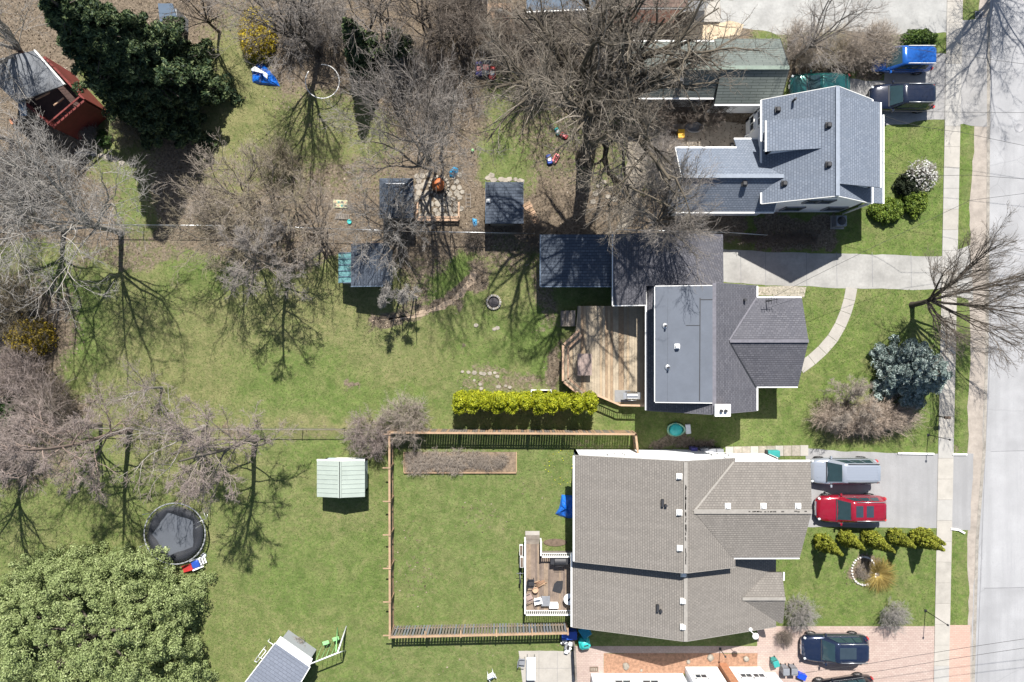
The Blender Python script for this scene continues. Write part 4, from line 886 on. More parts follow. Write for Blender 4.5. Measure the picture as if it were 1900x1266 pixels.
panel('lean_to_roof', [(xl, yl0, 1.8), (xa + .1, yl0, 2.2), (xa + .1, yl1, 2.2), (xl, yl1, 1.8)], lm, t, .05)
for i in range(6): 
    yy = yl0 + (yl1 - yl0) * i / 5; trimbar('rib', (xl, yy, 1.84), (xa + .1, yy, 2.24), M['metal_blue'], t, .04, .04)
mb = MB(); mb.box(((xl + xa) / 2, (yl0 + yl1) / 2, .85), (xa - xl - .1, yl1 - yl0 - .1, 1.7)); mb.build('lean_to_wall', M['siding_g'], t, world=True)
# tiny shed top left
c = P(325, 38, 1.0); c.z = 0; t = thing('shed', 'tiny grey-roofed shed behind the big dark evergreen', 'shed', c)
panel('roof', [c + Vector((-.6, -.5, 2.0)), c + Vector((.6, -.5, 2.0)), c + Vector((.4, .6, 2.3)), c + Vector((-.6, .6, 2.3))], M['metal_blue'], t, .08); MB().box(c + Vector((0, 0, .95)), (1.0, .9, 1.9)).build('wall', M['siding_g'], t, world=True)
# ------------------------------------------------------------------ trees: vectorised branching
def unit(a): return a / np.maximum(np.linalg.norm(a, axis=-1, keepdims=True), 1e-9)
def polylines(P0, D, L, m, r, wob, up):
    n = len(P0); pts = np.empty((n, m, 3)); pts[:, 0] = P0; d = unit(D)
    for k in range(1, m):
        d = unit(d + r.normal(0, wob, (n, 3)) + np.array([0, 0, up])); pts[:, k] = pts[:, k - 1] + d * (L / (m - 1))[:, None]
    return pts
def tubes(pts, rad, k, r):
    """pts (n,m,3), rad (n,m) -> verts, quads"""
    n, m, _ = pts.shape; t = np.empty_like(pts); t[:, :-1] = pts[:, 1:] - pts[:, :-1]; t[:, -1] = t[:, -2]; t = unit(t)
    ref = unit(r.normal(0, 1, (n, 1, 3))); u = unit(np.cross(t, ref)); v = np.cross(t, u)
    a = 2 * np.pi * np.arange(k) / k
    V = pts[:, :, None, :] + rad[:, :, None, None] * (u[:, :, None, :] * np.cos(a)[None, None, :, None] + v[:, :, None, :] * np.sin(a)[None, None, :, None])
    base = (np.arange(n) * m * k)[:, None, None] + (np.arange(m - 1) * k)[None, :, None]; i = np.arange(k)[None, None, :]
    F = np.stack([base + i, base + (i + 1) % k, base + k + (i + 1) % k, base + k + i], -1).reshape(-1, 4)
    return V.reshape(-1, 3), F
def spikes(P0, P1, rad, r):
    n = len(P0); t = unit(P1 - P0); u = unit(np.cross(t, unit(r.normal(0, 1, (n, 3))))); v = np.cross(t, u)
    V = np.empty((n, 4, 3))
    for i in range(3): V[:, i] = P0 + rad[:, None] * (u * math.cos(2.094 * i) + v * math.sin(2.094 * i))
    V[:, 3] = P1; b = (np.arange(n) * 4)[:, None]
    return V.reshape(-1, 3), np.concatenate([b + [[0, 1, 3]], b + [[1, 2, 3]], b + [[2, 0, 3]]])
def merge(parts):
    V = []; F = []; o = 0
    for v, f in parts: V.append(v); F.append(f + o); o += len(v)
    g = {}
    for f in F: g.setdefault(f.shape[1], []).append(f)
    return np.concatenate(V), [np.concatenate(x) for x in g.values()]
def children(pts, per, ratio, Lp, ang, r, tmin=.25, fall=.5, rp=None):
    n, m, _ = pts.shape; t = tmin + (1 - tmin) * (np.arange(per)[None, :] + r.random((n, per))) / per
    f = t * (m - 1); i = np.minimum(f.astype(int), m - 2); a = (f - i)[..., None]
    ar = np.arange(n)[:, None]; p = pts[ar, i] * (1 - a) + pts[ar, i + 1] * a; d = unit(pts[ar, i + 1] - pts[ar, i])
    q = unit(np.cross(d, unit(r.normal(0, 1, (n, per, 3))))); an = np.radians(ang) * r.uniform(.6, 1.35, (n, per, 1))
    D = d * np.cos(an) + q * np.sin(an); L = Lp[:, None] * ratio * (1 - fall * t) * r.uniform(.65, 1.25, (n, per))
    R = rp[:, None] * (1 - .55 * t) if rp is not None else None
    return p.reshape(-1, 3), D.reshape(-1, 3), L.ravel(), (R.ravel() if R is not None else None)
def bare_tree(seed, h, r_crown, fork=.35, limbs=8, tr=.2, n2=6, n3=6, n4=7, n5=4, up=.04, wob=.13, lean=(0, 0), twig=.0078, flat=1.0, stems=1, ang=38, leader=False):
    r = rng(seed); hf = h * fork; tp = []; cp = []
    P0s = []; 
    for s in range(stems):
        o = r.normal(0, .25, 2) if stems > 1 else np.zeros(2)
        dv = np.array([lean[0] + (o[0] * .6), lean[1] + (o[1] * .6), 1.0])
        hh = h * .93 if leader else hf
        tk = polylines(np.array([[o[0], o[1], -.05]]), dv[None], np.array([hh * 1.02]), 7, r, .035, .03)
        rad = np.linspace(1, .25 if leader else .72, 7)[None] * tr / math.sqrt(stems); rad[0, 0] *= 1.25
        v, f = tubes(tk, rad, 8, r); tp.append((v, f)); P0s.append(tk[0])
    nl = limbs; A = 2 * np.pi * (np.arange(nl) + r.random(nl) * .8) / nl * 1.0
    A = (A * (1 if nl < 9 else 2.4)) % (2 * np.pi)
    el = r.uniform(.12, 1.0, nl) if not leader else np.full(nl, .3)
    src = np.array([P0s[i % stems][(2 + r.integers(0, 5) if leader else r.integers(5, 7))] for i in range(nl)])
    if leader:
        q = np.linspace(.2, .86, nl); tkp = P0s[0]; f = q * 6; i = np.minimum(f.astype(int), 5); src = tkp[i] + (tkp[i + 1] - tkp[i]) * (f - i)[:, None]
        rr = r_crown * np.sin(np.clip((1.08 - q) * 1.9, 0, 1.57)) ; tgt = src + np.stack([np.cos(A * 2.4) * rr, np.sin(A * 2.4) * rr, rr * .55 + .3], 1)
    else:
        hc = hf + (h - hf) * .42; a2 = np.sqrt(r.uniform(.15, 1, nl)); zz = np.sqrt(np.maximum(0, 1 - a2 ** 2))
        tgt = np.stack([lean[0] * h + np.cos(A) * r_crown * a2, lean[1] * h + np.sin(A) * r_crown * a2, hc + (h - hc) * zz * flat], 1)
    D = tgt - src; L = np.linalg.norm(D, axis=1) * 1.0
    pl = polylines(src, unit(D) + np.array([0, 0, .18]), L, 8, r, wob, -.02 + up * .3)
    pl = pl + (tgt - pl[:, -1])[:, None, :] * (np.linspace(0, 1, 8) ** 1.3)[None, :, None]
    R1 = tr * r.uniform(.34, .6, nl) * (.55 if leader else 1); v, f = tubes(pl, R1[:, None] * np.linspace(1, .22, 8)[None], 6, r); tp.append((v, f))
    # second order
    p, D, L2, R2 = children(pl, n2, .55, L, ang, r, .2, .45, R1); q2 = polylines(p, D, L2, 6, r, wob * 1.1, up)
    R2 = np.maximum(R2 * .5, .022); v, f = tubes(q2, R2[:, None] * np.linspace(1, .3, 6)[None], 4, r); tp.append((v, f))
    p, D, L3, R3 = children(q2, n3, .55, L2, ang, r, .15, .4, R2); q3 = polylines(p, D, L3, 4, r, wob * 1.2, up)
    R3 = np.maximum(R3 * .5, twig * 1.35); v, f = tubes(q3, R3[:, None] * np.linspace(1, .5, 4)[None], 3, r); cp.append((v, f))
    p, D, L4, R4 = children(q3, n4, .62, L3, ang + 4, r, .1, .35, R3); L4 = np.maximum(L4, .22); q4 = polylines(p, D, L4, 3, r, wob * 1.2, up)
    v, f = tubes(q4, np.full((len(q4), 1), twig) * np.array([[1, .85, .5]]), 3, r); cp.append((v, f))
    if n5:
        p, D, L5, _ = children(q4, n5, .75, L4, ang + 6, r, .1, .3, None); L5 = np.maximum(L5, .16)
        v, f = spikes(p, p + unit(D + np.array([0, 0, up])) * L5[:, None], np.full(len(p), twig * .85), r); cp.append((v, f))
    mt = mesh_np('trunk', *merge(tp), smooth=True); mc = mesh_np('crown', *merge(cp))
    return mt, mc
def bare_shrub(seed, rx, ry, h, n=60, n2=7, n3=6, twig=.0078, up=.06, box=False, spread=1.0):
    r = rng(seed); A = r.uniform(0, 6.283, n); a = np.sqrt(r.random(n)); base = np.stack([np.cos(A) * rx * a * .45, np.sin(A) * ry * a * .45, np.zeros(n)], 1)
    if box:
        base = np.stack([r.uniform(-rx, rx, n) * .92, r.uniform(-ry, ry, n) * .85, np.zeros(n)], 1)
        tgt = base + np.stack([r.normal(0, .25, n), r.normal(0, .2, n), np.full(n, h) * r.uniform(.8, 1, n)], 1)
    else:
        A2 = A + r.normal(0, .3, n); b = np.sqrt(r.random(n)); z = np.sqrt(np.maximum(.05, 1 - b ** 2)); tgt = np.stack([np.cos(A2) * rx * b, np.sin(A2) * ry * b, h * (.35 + .65 * z)], 1)
    D = tgt - base; L = np.linalg.norm(D, axis=1); pl = polylines(base, D, L, 5, r, .1, .02)
    parts = [tubes(pl, np.full((n, 1), twig * 2.0) * np.linspace(1, .5, 5)[None], 3, r)]
    p, D, L2, _ = children(pl, n2, .42, L, 36 * spread, r, .25, .35); q2 = polylines(p, D, L2, 3, r, .14, up)
    parts.append(tubes(q2, np.full((len(q2), 1), twig * 1.2) * np.array([[1, .8, .6]]), 3, r))
    p, D, L3, _ = children(q2, n3, .7, L2, 42 * spread, r, .15, .3); L3 = np.maximum(L3, .15)
    parts.append(spikes(p, p + unit(D) * L3[:, None], np.full(len(p), twig * .9), r))
    return mesh_np('twigs', *merge(parts))
def leaves(pts, nrm, size, r, asp=1.6, flat=.5, jit=.9):
    """one rhombus leaf or needle tuft per point"""
    n = len(pts); nn = unit(nrm + r.normal(0, jit, (n, 3))); u = unit(np.cross(nn, r.normal(0, 1, (n, 3)))); v = np.cross(nn, u)
    s = size * r.uniform(.6, 1.3, (n, 1)); V = np.stack([pts - u * s * asp, pts - v * s + nn * s * .2, pts + u * s * asp, pts + v * s + nn * s * .2], 1)
    b = (np.arange(n) * 4)[:, None]; return V.reshape(-1, 3), np.concatenate([b + [[0, 1, 2, 3]]])
def clumped(centres, crad, per, size, r, asp=1.6, squash=.8, jit=.8, upb=.3):
    n = len(centres); d = unit(r.normal(0, 1, (n, per, 3)) + np.array([0, 0, upb])); rr = crad[:, None, None] * r.uniform(.72, 1.05, (n, per, 1))
    p = centres[:, None, :] + d * rr * np.array([1, 1, squash]); return leaves(p.reshape(-1, 3), d.reshape(-1, 3), size, r, asp, jit=jit)
bark_g = barkmat('grey_brown_bark', (.20, .175, .15)); bark_s = barkmat('silvery_bark', (.34, .32, .29), .25); bark_d = barkmat('dark_bark', (.085, .072, .06))
tw_g = barkmat('grey_brown_twigs', (.285, .258, .235)); tw_s = barkmat('silver_grey_twigs', (.31, .292, .272), .35); tw_p = barkmat('pinkish_brown_twigs', (.30, .25, .228), .35); tw_o = barkmat('olive_brown_twigs', (.29, .25, .18), .35)
tw_t = barkmat('tan_twigs', (.33, .285, .24), .35); tw_dk = barkmat('dark_brown_twigs', (.19, .16, .135), .35)
SRC = {}
def setm(me, m):
    """give a mesh its material; meshes used twice are shared again at the end (share_meshes)"""
    if me.materials:
        c = me.copy(); SRC[c.name] = me; me = c
    me.materials.clear(); me.materials.append(m); return me
def share_meshes():
    for o in bpy.data.objects:
        if o.type == 'MESH' and o.data.name in SRC:
            old = o.data; mat = old.materials[0]; o.data = SRC[old.name]; o.material_slots[0].link = 'OBJECT'; o.material_slots[0].material = mat; bpy.data.meshes.remove(old)
def place_tree(name, label, x, y, meshes, mt, mc, rz=0, sc=1.0, szz=None, group=None, cat='tree'):
    t = thing(name, label, cat, P(x, y), rz, group); a, b = meshes
    szz = szz or sc
    for nm, me, m in (('trunk', a, mt), ('crown', b, mc)):
        o = bpy.data.objects.new(nm, setm(me, m)); link(o, t); o.scale = (sc, sc, szz)
    return t
GB = 'bare trees of the back yards'
# the big one over the green roof
mb1 = bare_tree(11, 18.0, 6.5, fork=.44, limbs=15, tr=.6, n2=9, n3=7, n4=5, n5=3, wob=.17, up=.02, lean=(.01, .02), twig=.009, flat=.9)
place_tree('bare_tree', 'biggest bare tree, thick dark trunk and gnarled limbs over the green roof', 1086, 292, mb1, barkmat('gnarled_dark_bark', (.10, .085, .065)), barkmat('gnarled_twigs', (.20, .175, .145), .5), group=GB)
mA = bare_tree(21, 9.0, 3.7, fork=.3, limbs=13, tr=.17, n2=8, n3=7, n4=5, n5=2, up=.06, twig=.0075, ang=30, wob=.09)
place_tree('bare_tree', 'dense fine-twigged bare tree overhanging the garage of the grey house', 1204, 428, mA, bark_g, tw_g, .4, group=GB)
mBt = bare_tree(22, 14.0, 4.0, fork=.2, limbs=14, tr=.2, n2=7, n3=6, n4=5, n5=2, up=.10, twig=.0078, ang=28, wob=.09, stems=3)
place_tree('bare_tree', 'tall multi-stemmed bare tree above the flagstones and rusty fire dome', 810, 306, mBt, bark_g, tw_g, 0, group=GB)
mCt = bare_tree(23, 11.5, 3.2, fork=.3, limbs=10, tr=.2, n2=7, n3=6, n4=5, n5=2, up=.04, twig=.0078, ang=34)
place_tree('bare_tree', 'bare tree beside the blue tarp with a long forked shadow on the dry grass', 590, 104, mCt, bark_d, tw_g, 1.0, group=GB)
mL = bare_tree(24, 13.0, 5.6, fork=.3, limbs=11, tr=.22, n2=7, n3=7, n4=5, n5=2, up=.03, twig=.009, wob=.15)
place_tree('bare_tree', 'large silvery bare tree at the left, crown over the dark evergreen shadow edge', 225, 432, mL, bark_s, tw_s, 0, group=GB)
place_tree('bare_tree', 'large silvery bare tree nearest the left edge above the middle lawn', 120, 425, mL, bark_s, tw_s, 2.2, .95, group=GB)
place_tree('bare_tree', 'silvery bare tree whose white branches cross the red cabin', 22, 262, mL, bark_s, tw_s, 4.0, .72, group=GB)
place_tree('bare_tree', 'greyish bare tree in the top left corner', 90, 128, mCt, bark_s, tw_s, 4.2, 1.05, group=GB)
mE = bare_tree(25, 10.4, 2.7, fork=.25, limbs=16, tr=.17, n2=6, n3=6, n4=5, n5=3, up=.02, twig=.0078, leader=True, ang=36)
place_tree('bare_tree', 'bare tree with a straight trunk and feathery shadow on the middle lawn', 536, 500, mE, bark_g, tw_g, 0, group=GB)
place_tree('bare_tree', 'pinkish bare tree with a long shadow left of the trampoline', 240, 798, mE, barkmat('pinkish_bark', (.26, .2, .17)), tw_p, 1.3, 1.22, group=GB)
place_tree('bare_tree', 'pinkish bare tree with a long shadow right of the trampoline', 474, 812, mE, bark_g, tw_p, 3.0, 1.2, group=GB)
mF = bare_tree(26, 8.5, 2.9, fork=.35, limbs=9, tr=.15, n2=6, n3=5, n4=5, n5=2, up=.03, twig=.0078, wob=.16)
place_tree('bare_tree', 'pale-trunked bare tree at the wire fence between the two left lawns', 378, 792, mF, bark_s, tw_p, 0, group=GB)
place_tree('bare_tree', 'dense pinkish bare tree at the left end of the wire fence', 186, 788, mF, bark_g, tw_p, 2.0, 1.05, group=GB)
place_tree('bare_tree', 'small pinkish bare tree between the lawn and the fence at the left', 300, 720, mF, bark_s, tw_p, 3.6, .62, group=GB)
place_tree('bare_tree', 'bare tree at the left edge casting a dark shadow above the big green bush', 44, 872, mF, bark_d, tw_p, 5.0, 1.1, group=GB)
mG = bare_tree(27, 7.5, 2.9, fork=.22, limbs=12, tr=.13, n2=6, n3=5, n4=5, n5=2, up=.05, twig=.0078, stems=3, ang=34)
place_tree('bare_tree', 'bare tree rooted behind the teal lean-to, its branches over the hip-roofed shed', 729, 442, mG, bark_g, tw_s, .5, .95, group=GB)
place_tree('bare_tree', 'brownish scrubby bare tree in the thicket left of the sheds', 478, 392, mG, bark_g, tw_t, 1.5, 1.0, group=GB)
place_tree('bare_tree', 'olive-brown bare tree in the thicket, nearest the dark evergreen shadow', 462, 448, mG, bark_g, tw_o, 2.6, 1.02, group=GB)
place_tree('bare_tree', 'olive-brown bare tree in the middle of the thicket below the dry grass', 540, 380, mG, bark_g, tw_o, 3.9, .98, group=GB)
place_tree('bare_tree', 'brown bare tree at the right end of the thicket by the plant trays', 600, 420, mG, bark_g, tw_t, 5.1, .85, group=GB)
place_tree('bare_tree', 'bare tree between the two small dark spruces at the top', 705, 62, mG, bark_g, tw_g, .8, 1.05, group=GB)
place_tree('bare_tree', 'dark bare tree by the top edge right of the small spruces', 800, 72, mG, bark_d, tw_dk, 2.0, 1.1, group=GB)
place_tree('bare_tree', 'dark bare tree above the ride-on toys', 868, 66, mG, bark_d, tw_dk, 3.2, .85, group=GB)
place_tree('bare_tree', 'dark tangled bare tree below the blue-grey metal roof', 990, 110, mG, bark_d, tw_dk, 4.4, 1.0, group=GB)
place_tree('bare_tree', 'grey bare tree below the brown shingle roof at the top', 1100, 90, mCt, bark_g, tw_g, 5.0, .8, group=GB)
place_tree('bare_tree', 'bare tree at the top edge above and right of the blue tarp', 560, 16, mG, bark_d, tw_g, 5.9, .8, group=GB)
place_tree('bare_tree', 'slim dark bare tree with a forked trunk near the yellow bush', 408, 60, mF, bark_d, tw_dk, 5.9, .75, group=GB)
place_tree('bare_tree', 'bare tree in the brush behind the white house', 1210, 330, mG, bark_g, tw_g, 1.9, .62, group=GB)
place_tree('bare_tree', 'small leafless tree on the lawn beside the slate shed with lean-to, left stem group', 751, 556, bare_tree(28, 5.3, .75, fork=.3, limbs=9, tr=.09, n2=5, n3=5, n4=4, n5=2, up=.12, twig=.009, leader=True, stems=2), bark_s, tw_s, 0, group=GB)
place_tree('bare_tree', 'small leafless tree on the lawn beside the slate shed with lean-to, right stem group', 771, 552, bare_tree(29, 5.0, .6, fork=.3, limbs=8, tr=.08, n2=5, n3=5, n4=4, n5=2, up=.12, twig=.009, leader=True, stems=2), bark_s, tw_s, 0, group=GB)
# street trees
mS = bare_tree(31, 9.5, 4.0, fork=.22, limbs=14, tr=.2, n2=8, n3=7, n4=5, n5=2, up=.05, twig=.0075, lean=(.12, .04), ang=24, wob=.07)
place_tree('bare_tree', 'bare street tree leaning over sidewalk and road, fan of long branches', 1692, 566, mS, bark_d, barkmat('street_twigs', (.16, .135, .11)), 0)
place_tree('bare_tree', 'bare tree leaning over the top driveway above the blue car', 1474, 108, mF, bark_g, tw_g, .3, .92)
place_tree('bare_tree', 'tall bare street tree off the top right corner, shadow on the road', 1842, -62, mL, bark_d, tw_g, 1.0, .92)
place_tree('bare_tree', 'small bare tree with spreading crown on the front lawn above the clipped brown hedge', 1556, 748, bare_tree(32, 3.2, 1.75, fork=.28, limbs=9, tr=.08, n2=7, n3=6, n4=5, n5=3, up=0, twig=.0075, wob=.15), bark_g, tw_t)
# bare shrubs
GS = 'leafless shrubs'
sh1 = bare_shrub(41, 1.9, 1.6, 2.6, 90, 8, 6); sh2 = bare_shrub(42, 1.5, 1.5, 2.0, 70, 8, 6)
def shrub(label, x, y, me, m, rz=0, sc=1.0, sz=None, name='bare_shrub', cat='shrub', group=GS):
    o = bpy.data.objects.new(name, setm(me, m)); COL.objects.link(o); o.location = P(x, y); o.rotation_euler = (0, 0, rz); o.scale = (sc, sc, sz or sc)
    return tag(o, label, cat, group)
for i, a in enumerate([('purplish bare bush below the middle lawn, left of the pale one', 690, 800, sh1, tw_p, 0, 1.0), ('pale tan bare bush at the corner of the wooden fence', 756, 776, sh1, tw_t, 2, 1.0),
     ('grey bare bush on the front lawn beside the taupe house', 1478, 1128, sh2, tw_s, 0, .85), ('grey bare bush near the end of the front lawn by the paver driveway', 1648, 1136, sh2, tw_s, 2, .75),
     ('dark bare twigs by the garage corner of the taupe house', 1452, 1178, sh2, tw_dk, 1, .45), ('brown bare bush in the brush strip, nearest the green roof', 1476, 98, sh1, tw_t, 3, .95),
     ('brown bare bush in the middle of the strip left of the blue car', 1522, 100, sh1, tw_o, 4, .85), ('tan bare bush in the strip above the green car', 1562, 102, sh1, tw_t, 5, .85),
     ('tan bare bush in the strip touching the hood of the blue car', 1598, 102, sh1, tw_t, 0.6, .95), ('pale arching bare bush next to the blue car', 1618, 92, sh1, tw_t, 1.6, .8),
     ('grey shrub below the yellow forsythia', 520, 300, sh1, tw_o, .5, .8), ('brown shrub at the far end of the thicket by the evergreen shadow', 398, 385, sh1, tw_t, 1.2, .8),
     ('twiggy brown shrub right of the ride-on toys', 985, 165, sh2, tw_dk, 1, .9), ('grey shrub left of the ride-on toys', 815, 150, sh1, tw_dk, 2, 1.0),
     ('dark twiggy shrub at the top edge by the littered patio', 850, 62, sh1, tw_dk, 3, 1.2), ('dark twiggy shrub below the metal roof at the top', 940, 80, sh1, tw_dk, 4, 1.2),
     ('dark twiggy shrub between the metal roof and the green roof', 1050, 70, sh1, tw_dk, 5, 1.15), ('grey twiggy shrub left of the green roof', 1110, 130, sh2, tw_g, 0, 1.1),
     ('brown shrub below the top edge right of the yellow bush', 556, 64, sh1, tw_g, 1, .9), ('brown shrub left of the small dark spruce', 610, 60, sh1, tw_g, 2, 1.2),
     ('brown shrub right of the small dark spruce', 760, 130, sh1, tw_g, 3.3, 1.0), ('dry shrub at the left edge between forsythia and pinkish tree', 60, 700, sh1, tw_p, 3, 1.3),
     ('dark dry shrub at the left edge above the wire fence', 110, 745, sh1, tw_dk, 4, 1.1), ('brown shrub at the left edge below the wire fence', 40, 820, sh1, tw_p, 5, 1.3),
     ('olive shrub at the left edge above the forsythia', 30, 560, sh1, tw_o, 1, 1.2), ('grey shrub between the cabin and the silvery tree', 60, 330, sh1, tw_g, 2, 1.1),
     ('grey shrub right of the cabin in the dry bed', 245, 250, sh2, tw_o, 2, .8), ('brown shrub over the gap between slate shed and fence', 880, 440, sh2, tw_dk, 2, .6),
     ('brown twiggy shrub at the left eave of the white house wing', 1232, 300, sh1, tw_g, 2, .8), ('dark shrub below the green roof by the yellow box', 1215, 212, sh1, tw_dk, 1, 1.0),
     ('dark shrub below the green roof near the white house', 1300, 214, sh1, tw_dk, 3, .95), ('bare bush behind the playhouse on the lower lawn', 554, 1192, sh2, tw_t, 3, .42),
     ('twiggy bush on the red cabin path', 170, 250, sh2, tw_g, 3, .5), ('dark shrub at the corner of the shed next to the garage', 985, 430, sh1, tw_dk, 3, .7)]):
    shrub(*a)
tw_h = barkmat('pale_hedge_twigs', (.40, .33, .27), .35)
o = bpy.data.objects.new('clipped_hedge', setm(bare_shrub(45, 3.9, 1.25, 1.6, 300, 11, 6, twig=.0078), tw_h)); COL.objects.link(o); o.location = P(1596, 772); tag(o, 'broad clipped leafless brown hedge on the front lawn beside the blue spruce', 'hedge')
o = bpy.data.objects.new('clipped_hedge', setm(bare_shrub(46, 2.8, .3, 1.0, 160, 7, 4, box=True), tw_dk)); COL.objects.link(o); o.location = P(1442, 444); tag(o, 'thin low leafless hedge in the shade below the white house', 'hedge')

# evergreens
dk = leafmat('dark_pine_needles', [(.012, .028, .014), (.028, .055, .024), (.085, .125, .05), (.18, .22, .095)], .6, .1)
bs = leafmat('blue_spruce_needles', [(.09, .13, .12), (.21, .28, .26), (.38, .46, .43), (.52, .58, .55)], .6, .1)
def conifer(seed, h, r0, m, label, x, y, nb=900, per=60, size=.13, name='spruce_tree', crad=.42, power=.75, droop=.25, tr=.16, lumpy=True, asp=1.8, base=.08):
    r = rng(seed); q = 1 - np.sqrt(r.random(nb)) if power >= .7 else r.random(nb); q = base + (1 - base) * q; A = r.uniform(0, 6.283, nb)
    env = r0 * (1 - q) ** power * (.9 + .15 * np.sin(A * 5 + q * 9) + .10 * r.normal(size=nb)) * (.80 + .24 * np.sin(A * 7 + np.floor(q * 13) * 2.1)); rad = env * r.uniform(.55, 1.0, nb) ** .5
    c = np.stack([np.cos(A) * rad, np.sin(A) * rad, q * h - droop * rad], 1)
    v1 = clumped(c, crad * (1.1 - q * .6) * r.uniform(.6, 1.3, nb), per, size, r, asp, .55, .7, .35)
    t = thing(name, label, 'tree', P(x, y))
    link(bpy.data.objects.new('crown', setm(mesh_np('crown', *merge([v1])), m)), t)
    tk = polylines(np.zeros((1, 3)), np.array([[0, 0, 1.]]), np.array([h * .96]), 6, r, .01, .1); tp = [tubes(tk, np.linspace(1, .15, 6)[None] * tr, 8, r)]
    nb2 = 60; qq = r.uniform(base, .95, nb2); AA = r.uniform(0, 6.283, nb2); p = np.stack([np.zeros(nb2), np.zeros(nb2), qq * h], 1)
    D = np.stack([np.cos(AA), np.sin(AA), np.full(nb2, -.1)], 1); L = r0 * (1 - qq) ** power * .9 + .05; pl = polylines(p, D, L, 4, r, .05, .03); tp.append(tubes(pl, np.full((nb2, 1), tr * .22) * np.linspace(1, .3, 4)[None], 4, r))
    link(bpy.data.objects.new('trunk', setm(mesh_np('trunk', *merge(tp), smooth=True), bark_d)), t)
    return t
conifer(51, 15.5, 4.7, dk, 'huge dark evergreen with a long black shadow at the upper left', 320, 168, 1500, 110, .058, 'pine_tree', .44, .8, .25, .35, asp=3)
conifer(52, 5.8, 2.55, bs, 'blue-grey spruce on the front lawn beside the sidewalk', 1670, 690, 520, 150, .036, crad=.34, power=.7, droop=.15, asp=3.2)
conifer(53, 7.6, 1.5, dk, 'small dark spruce at the top, left one of two, with a black shadow', 684, 118, 330, 70, .07, crad=.34, power=.8, droop=.3)
conifer(54, 5.6, 1.25, dk, 'small dark spruce at the top, right one of two', 748, 112, 240, 70, .07, crad=.32, power=.8, droop=.3)
def bushy(seed, rx, ry, h, m, label, x, y, nb=700, per=60, size=.11, crad=.4, name='evergreen_shrub', cat='shrub', group=None, trunk=False, z0=.0, shape=2.0, asp=1.3, ns=.6, lobes=.06):
    r = rng(seed); d = unit(r.normal(0, 1, (nb, 3)) * np.array([1, 1, 1])); d[:, 2] = np.abs(d[:, 2]) if z0 == 0 else d[:, 2]
    s = (1 + .10 * np.sin(d[:, 0] * 7 + seed) * np.cos(d[:, 1] * 6) + .06 * r.normal(size=nb)) * r.uniform(ns, 1, nb) ** .25 * (.93 + lobes * np.sin(d[:, 0] * 11 + 2) * np.sin(d[:, 1] * 12 + seed))
    c = np.stack([d[:, 0] * rx * s, d[:, 1] * ry * s, z0 + (h - z0) * np.abs(d[:, 2]) ** .8 * np.sign(d[:, 2]) * s], 1); c[:, 2] = np.maximum(c[:, 2], .15)
    me = mesh_np('foliage', *merge([clumped(c, crad * r.uniform(.6, 1.25, nb), per, size, r, asp, .8, .6, .3)]))
    if trunk:
        t = thing(name, label, cat, P(x, y)); link(bpy.data.objects.new('crown', setm(me, m)), t); r2 = rng(seed + 1)
        tk = polylines(np.zeros((1, 3)), np.array([[0, 0, 1.]]), np.array([h * .4]), 5, r2, .03, .1); n = 14; A = r2.uniform(0, 6.28, n)
        tgt = np.stack([np.cos(A) * rx * .75, np.sin(A) * ry * .75, np.full(n, h * .38)], 1); src = np.repeat(tk[:, 2], n, 0); pl = polylines(src, tgt - src, np.linalg.norm(tgt - src, axis=1), 5, r2, .08, 0)
        link(bpy.data.objects.new('trunk', setm(mesh_np('trunk', *merge([tubes(tk, np.linspace(1, .6, 5)[None] * .3, 8, r2), tubes(pl, np.full((n, 1), .12) * np.linspace(1, .3, 5)[None], 5, r2)]), smooth=True), bark_d)), t)
        return t
    o = bpy.data.objects.new(name, setm(me, m)); COL.objects.link(o); o.location = P(x, y); return tag(o, label, cat, group)
gm = leafmat('soft_green_foliage', [(.12, .155, .055), (.23, .285, .11), (.33, .39, .17), (.42, .47, .24)], .7, .15, .9)
bushy(61, 7.2, 5.7, 6.6, gm, 'huge rounded pale green evergreen filling the lower left corner', 205, 1156, 2600, 110, .042, .36, 'evergreen_tree', 'tree', None, True, 1.6, lobes=.17)
yg = leafmat('bright_yellow_green_cedar', [(.16, .20, .008), (.27, .31, .012), (.40, .42, .02), (.50, .50, .03)], .6, .15)
yg2 = leafmat('golden_cedar', [(.10, .125, .012), (.18, .205, .018), (.27, .29, .03), (.36, .35, .05)], .65, .1)
yew = leafmat('yew_green', [(.05, .09, .012), (.10, .16, .018), (.17, .24, .03), (.25, .31, .05)], .6, .15)
dkb = leafmat('dark_shrub', [(.01, .018, .008), (.02, .03, .012), (.035, .045, .02)], .7, .1)
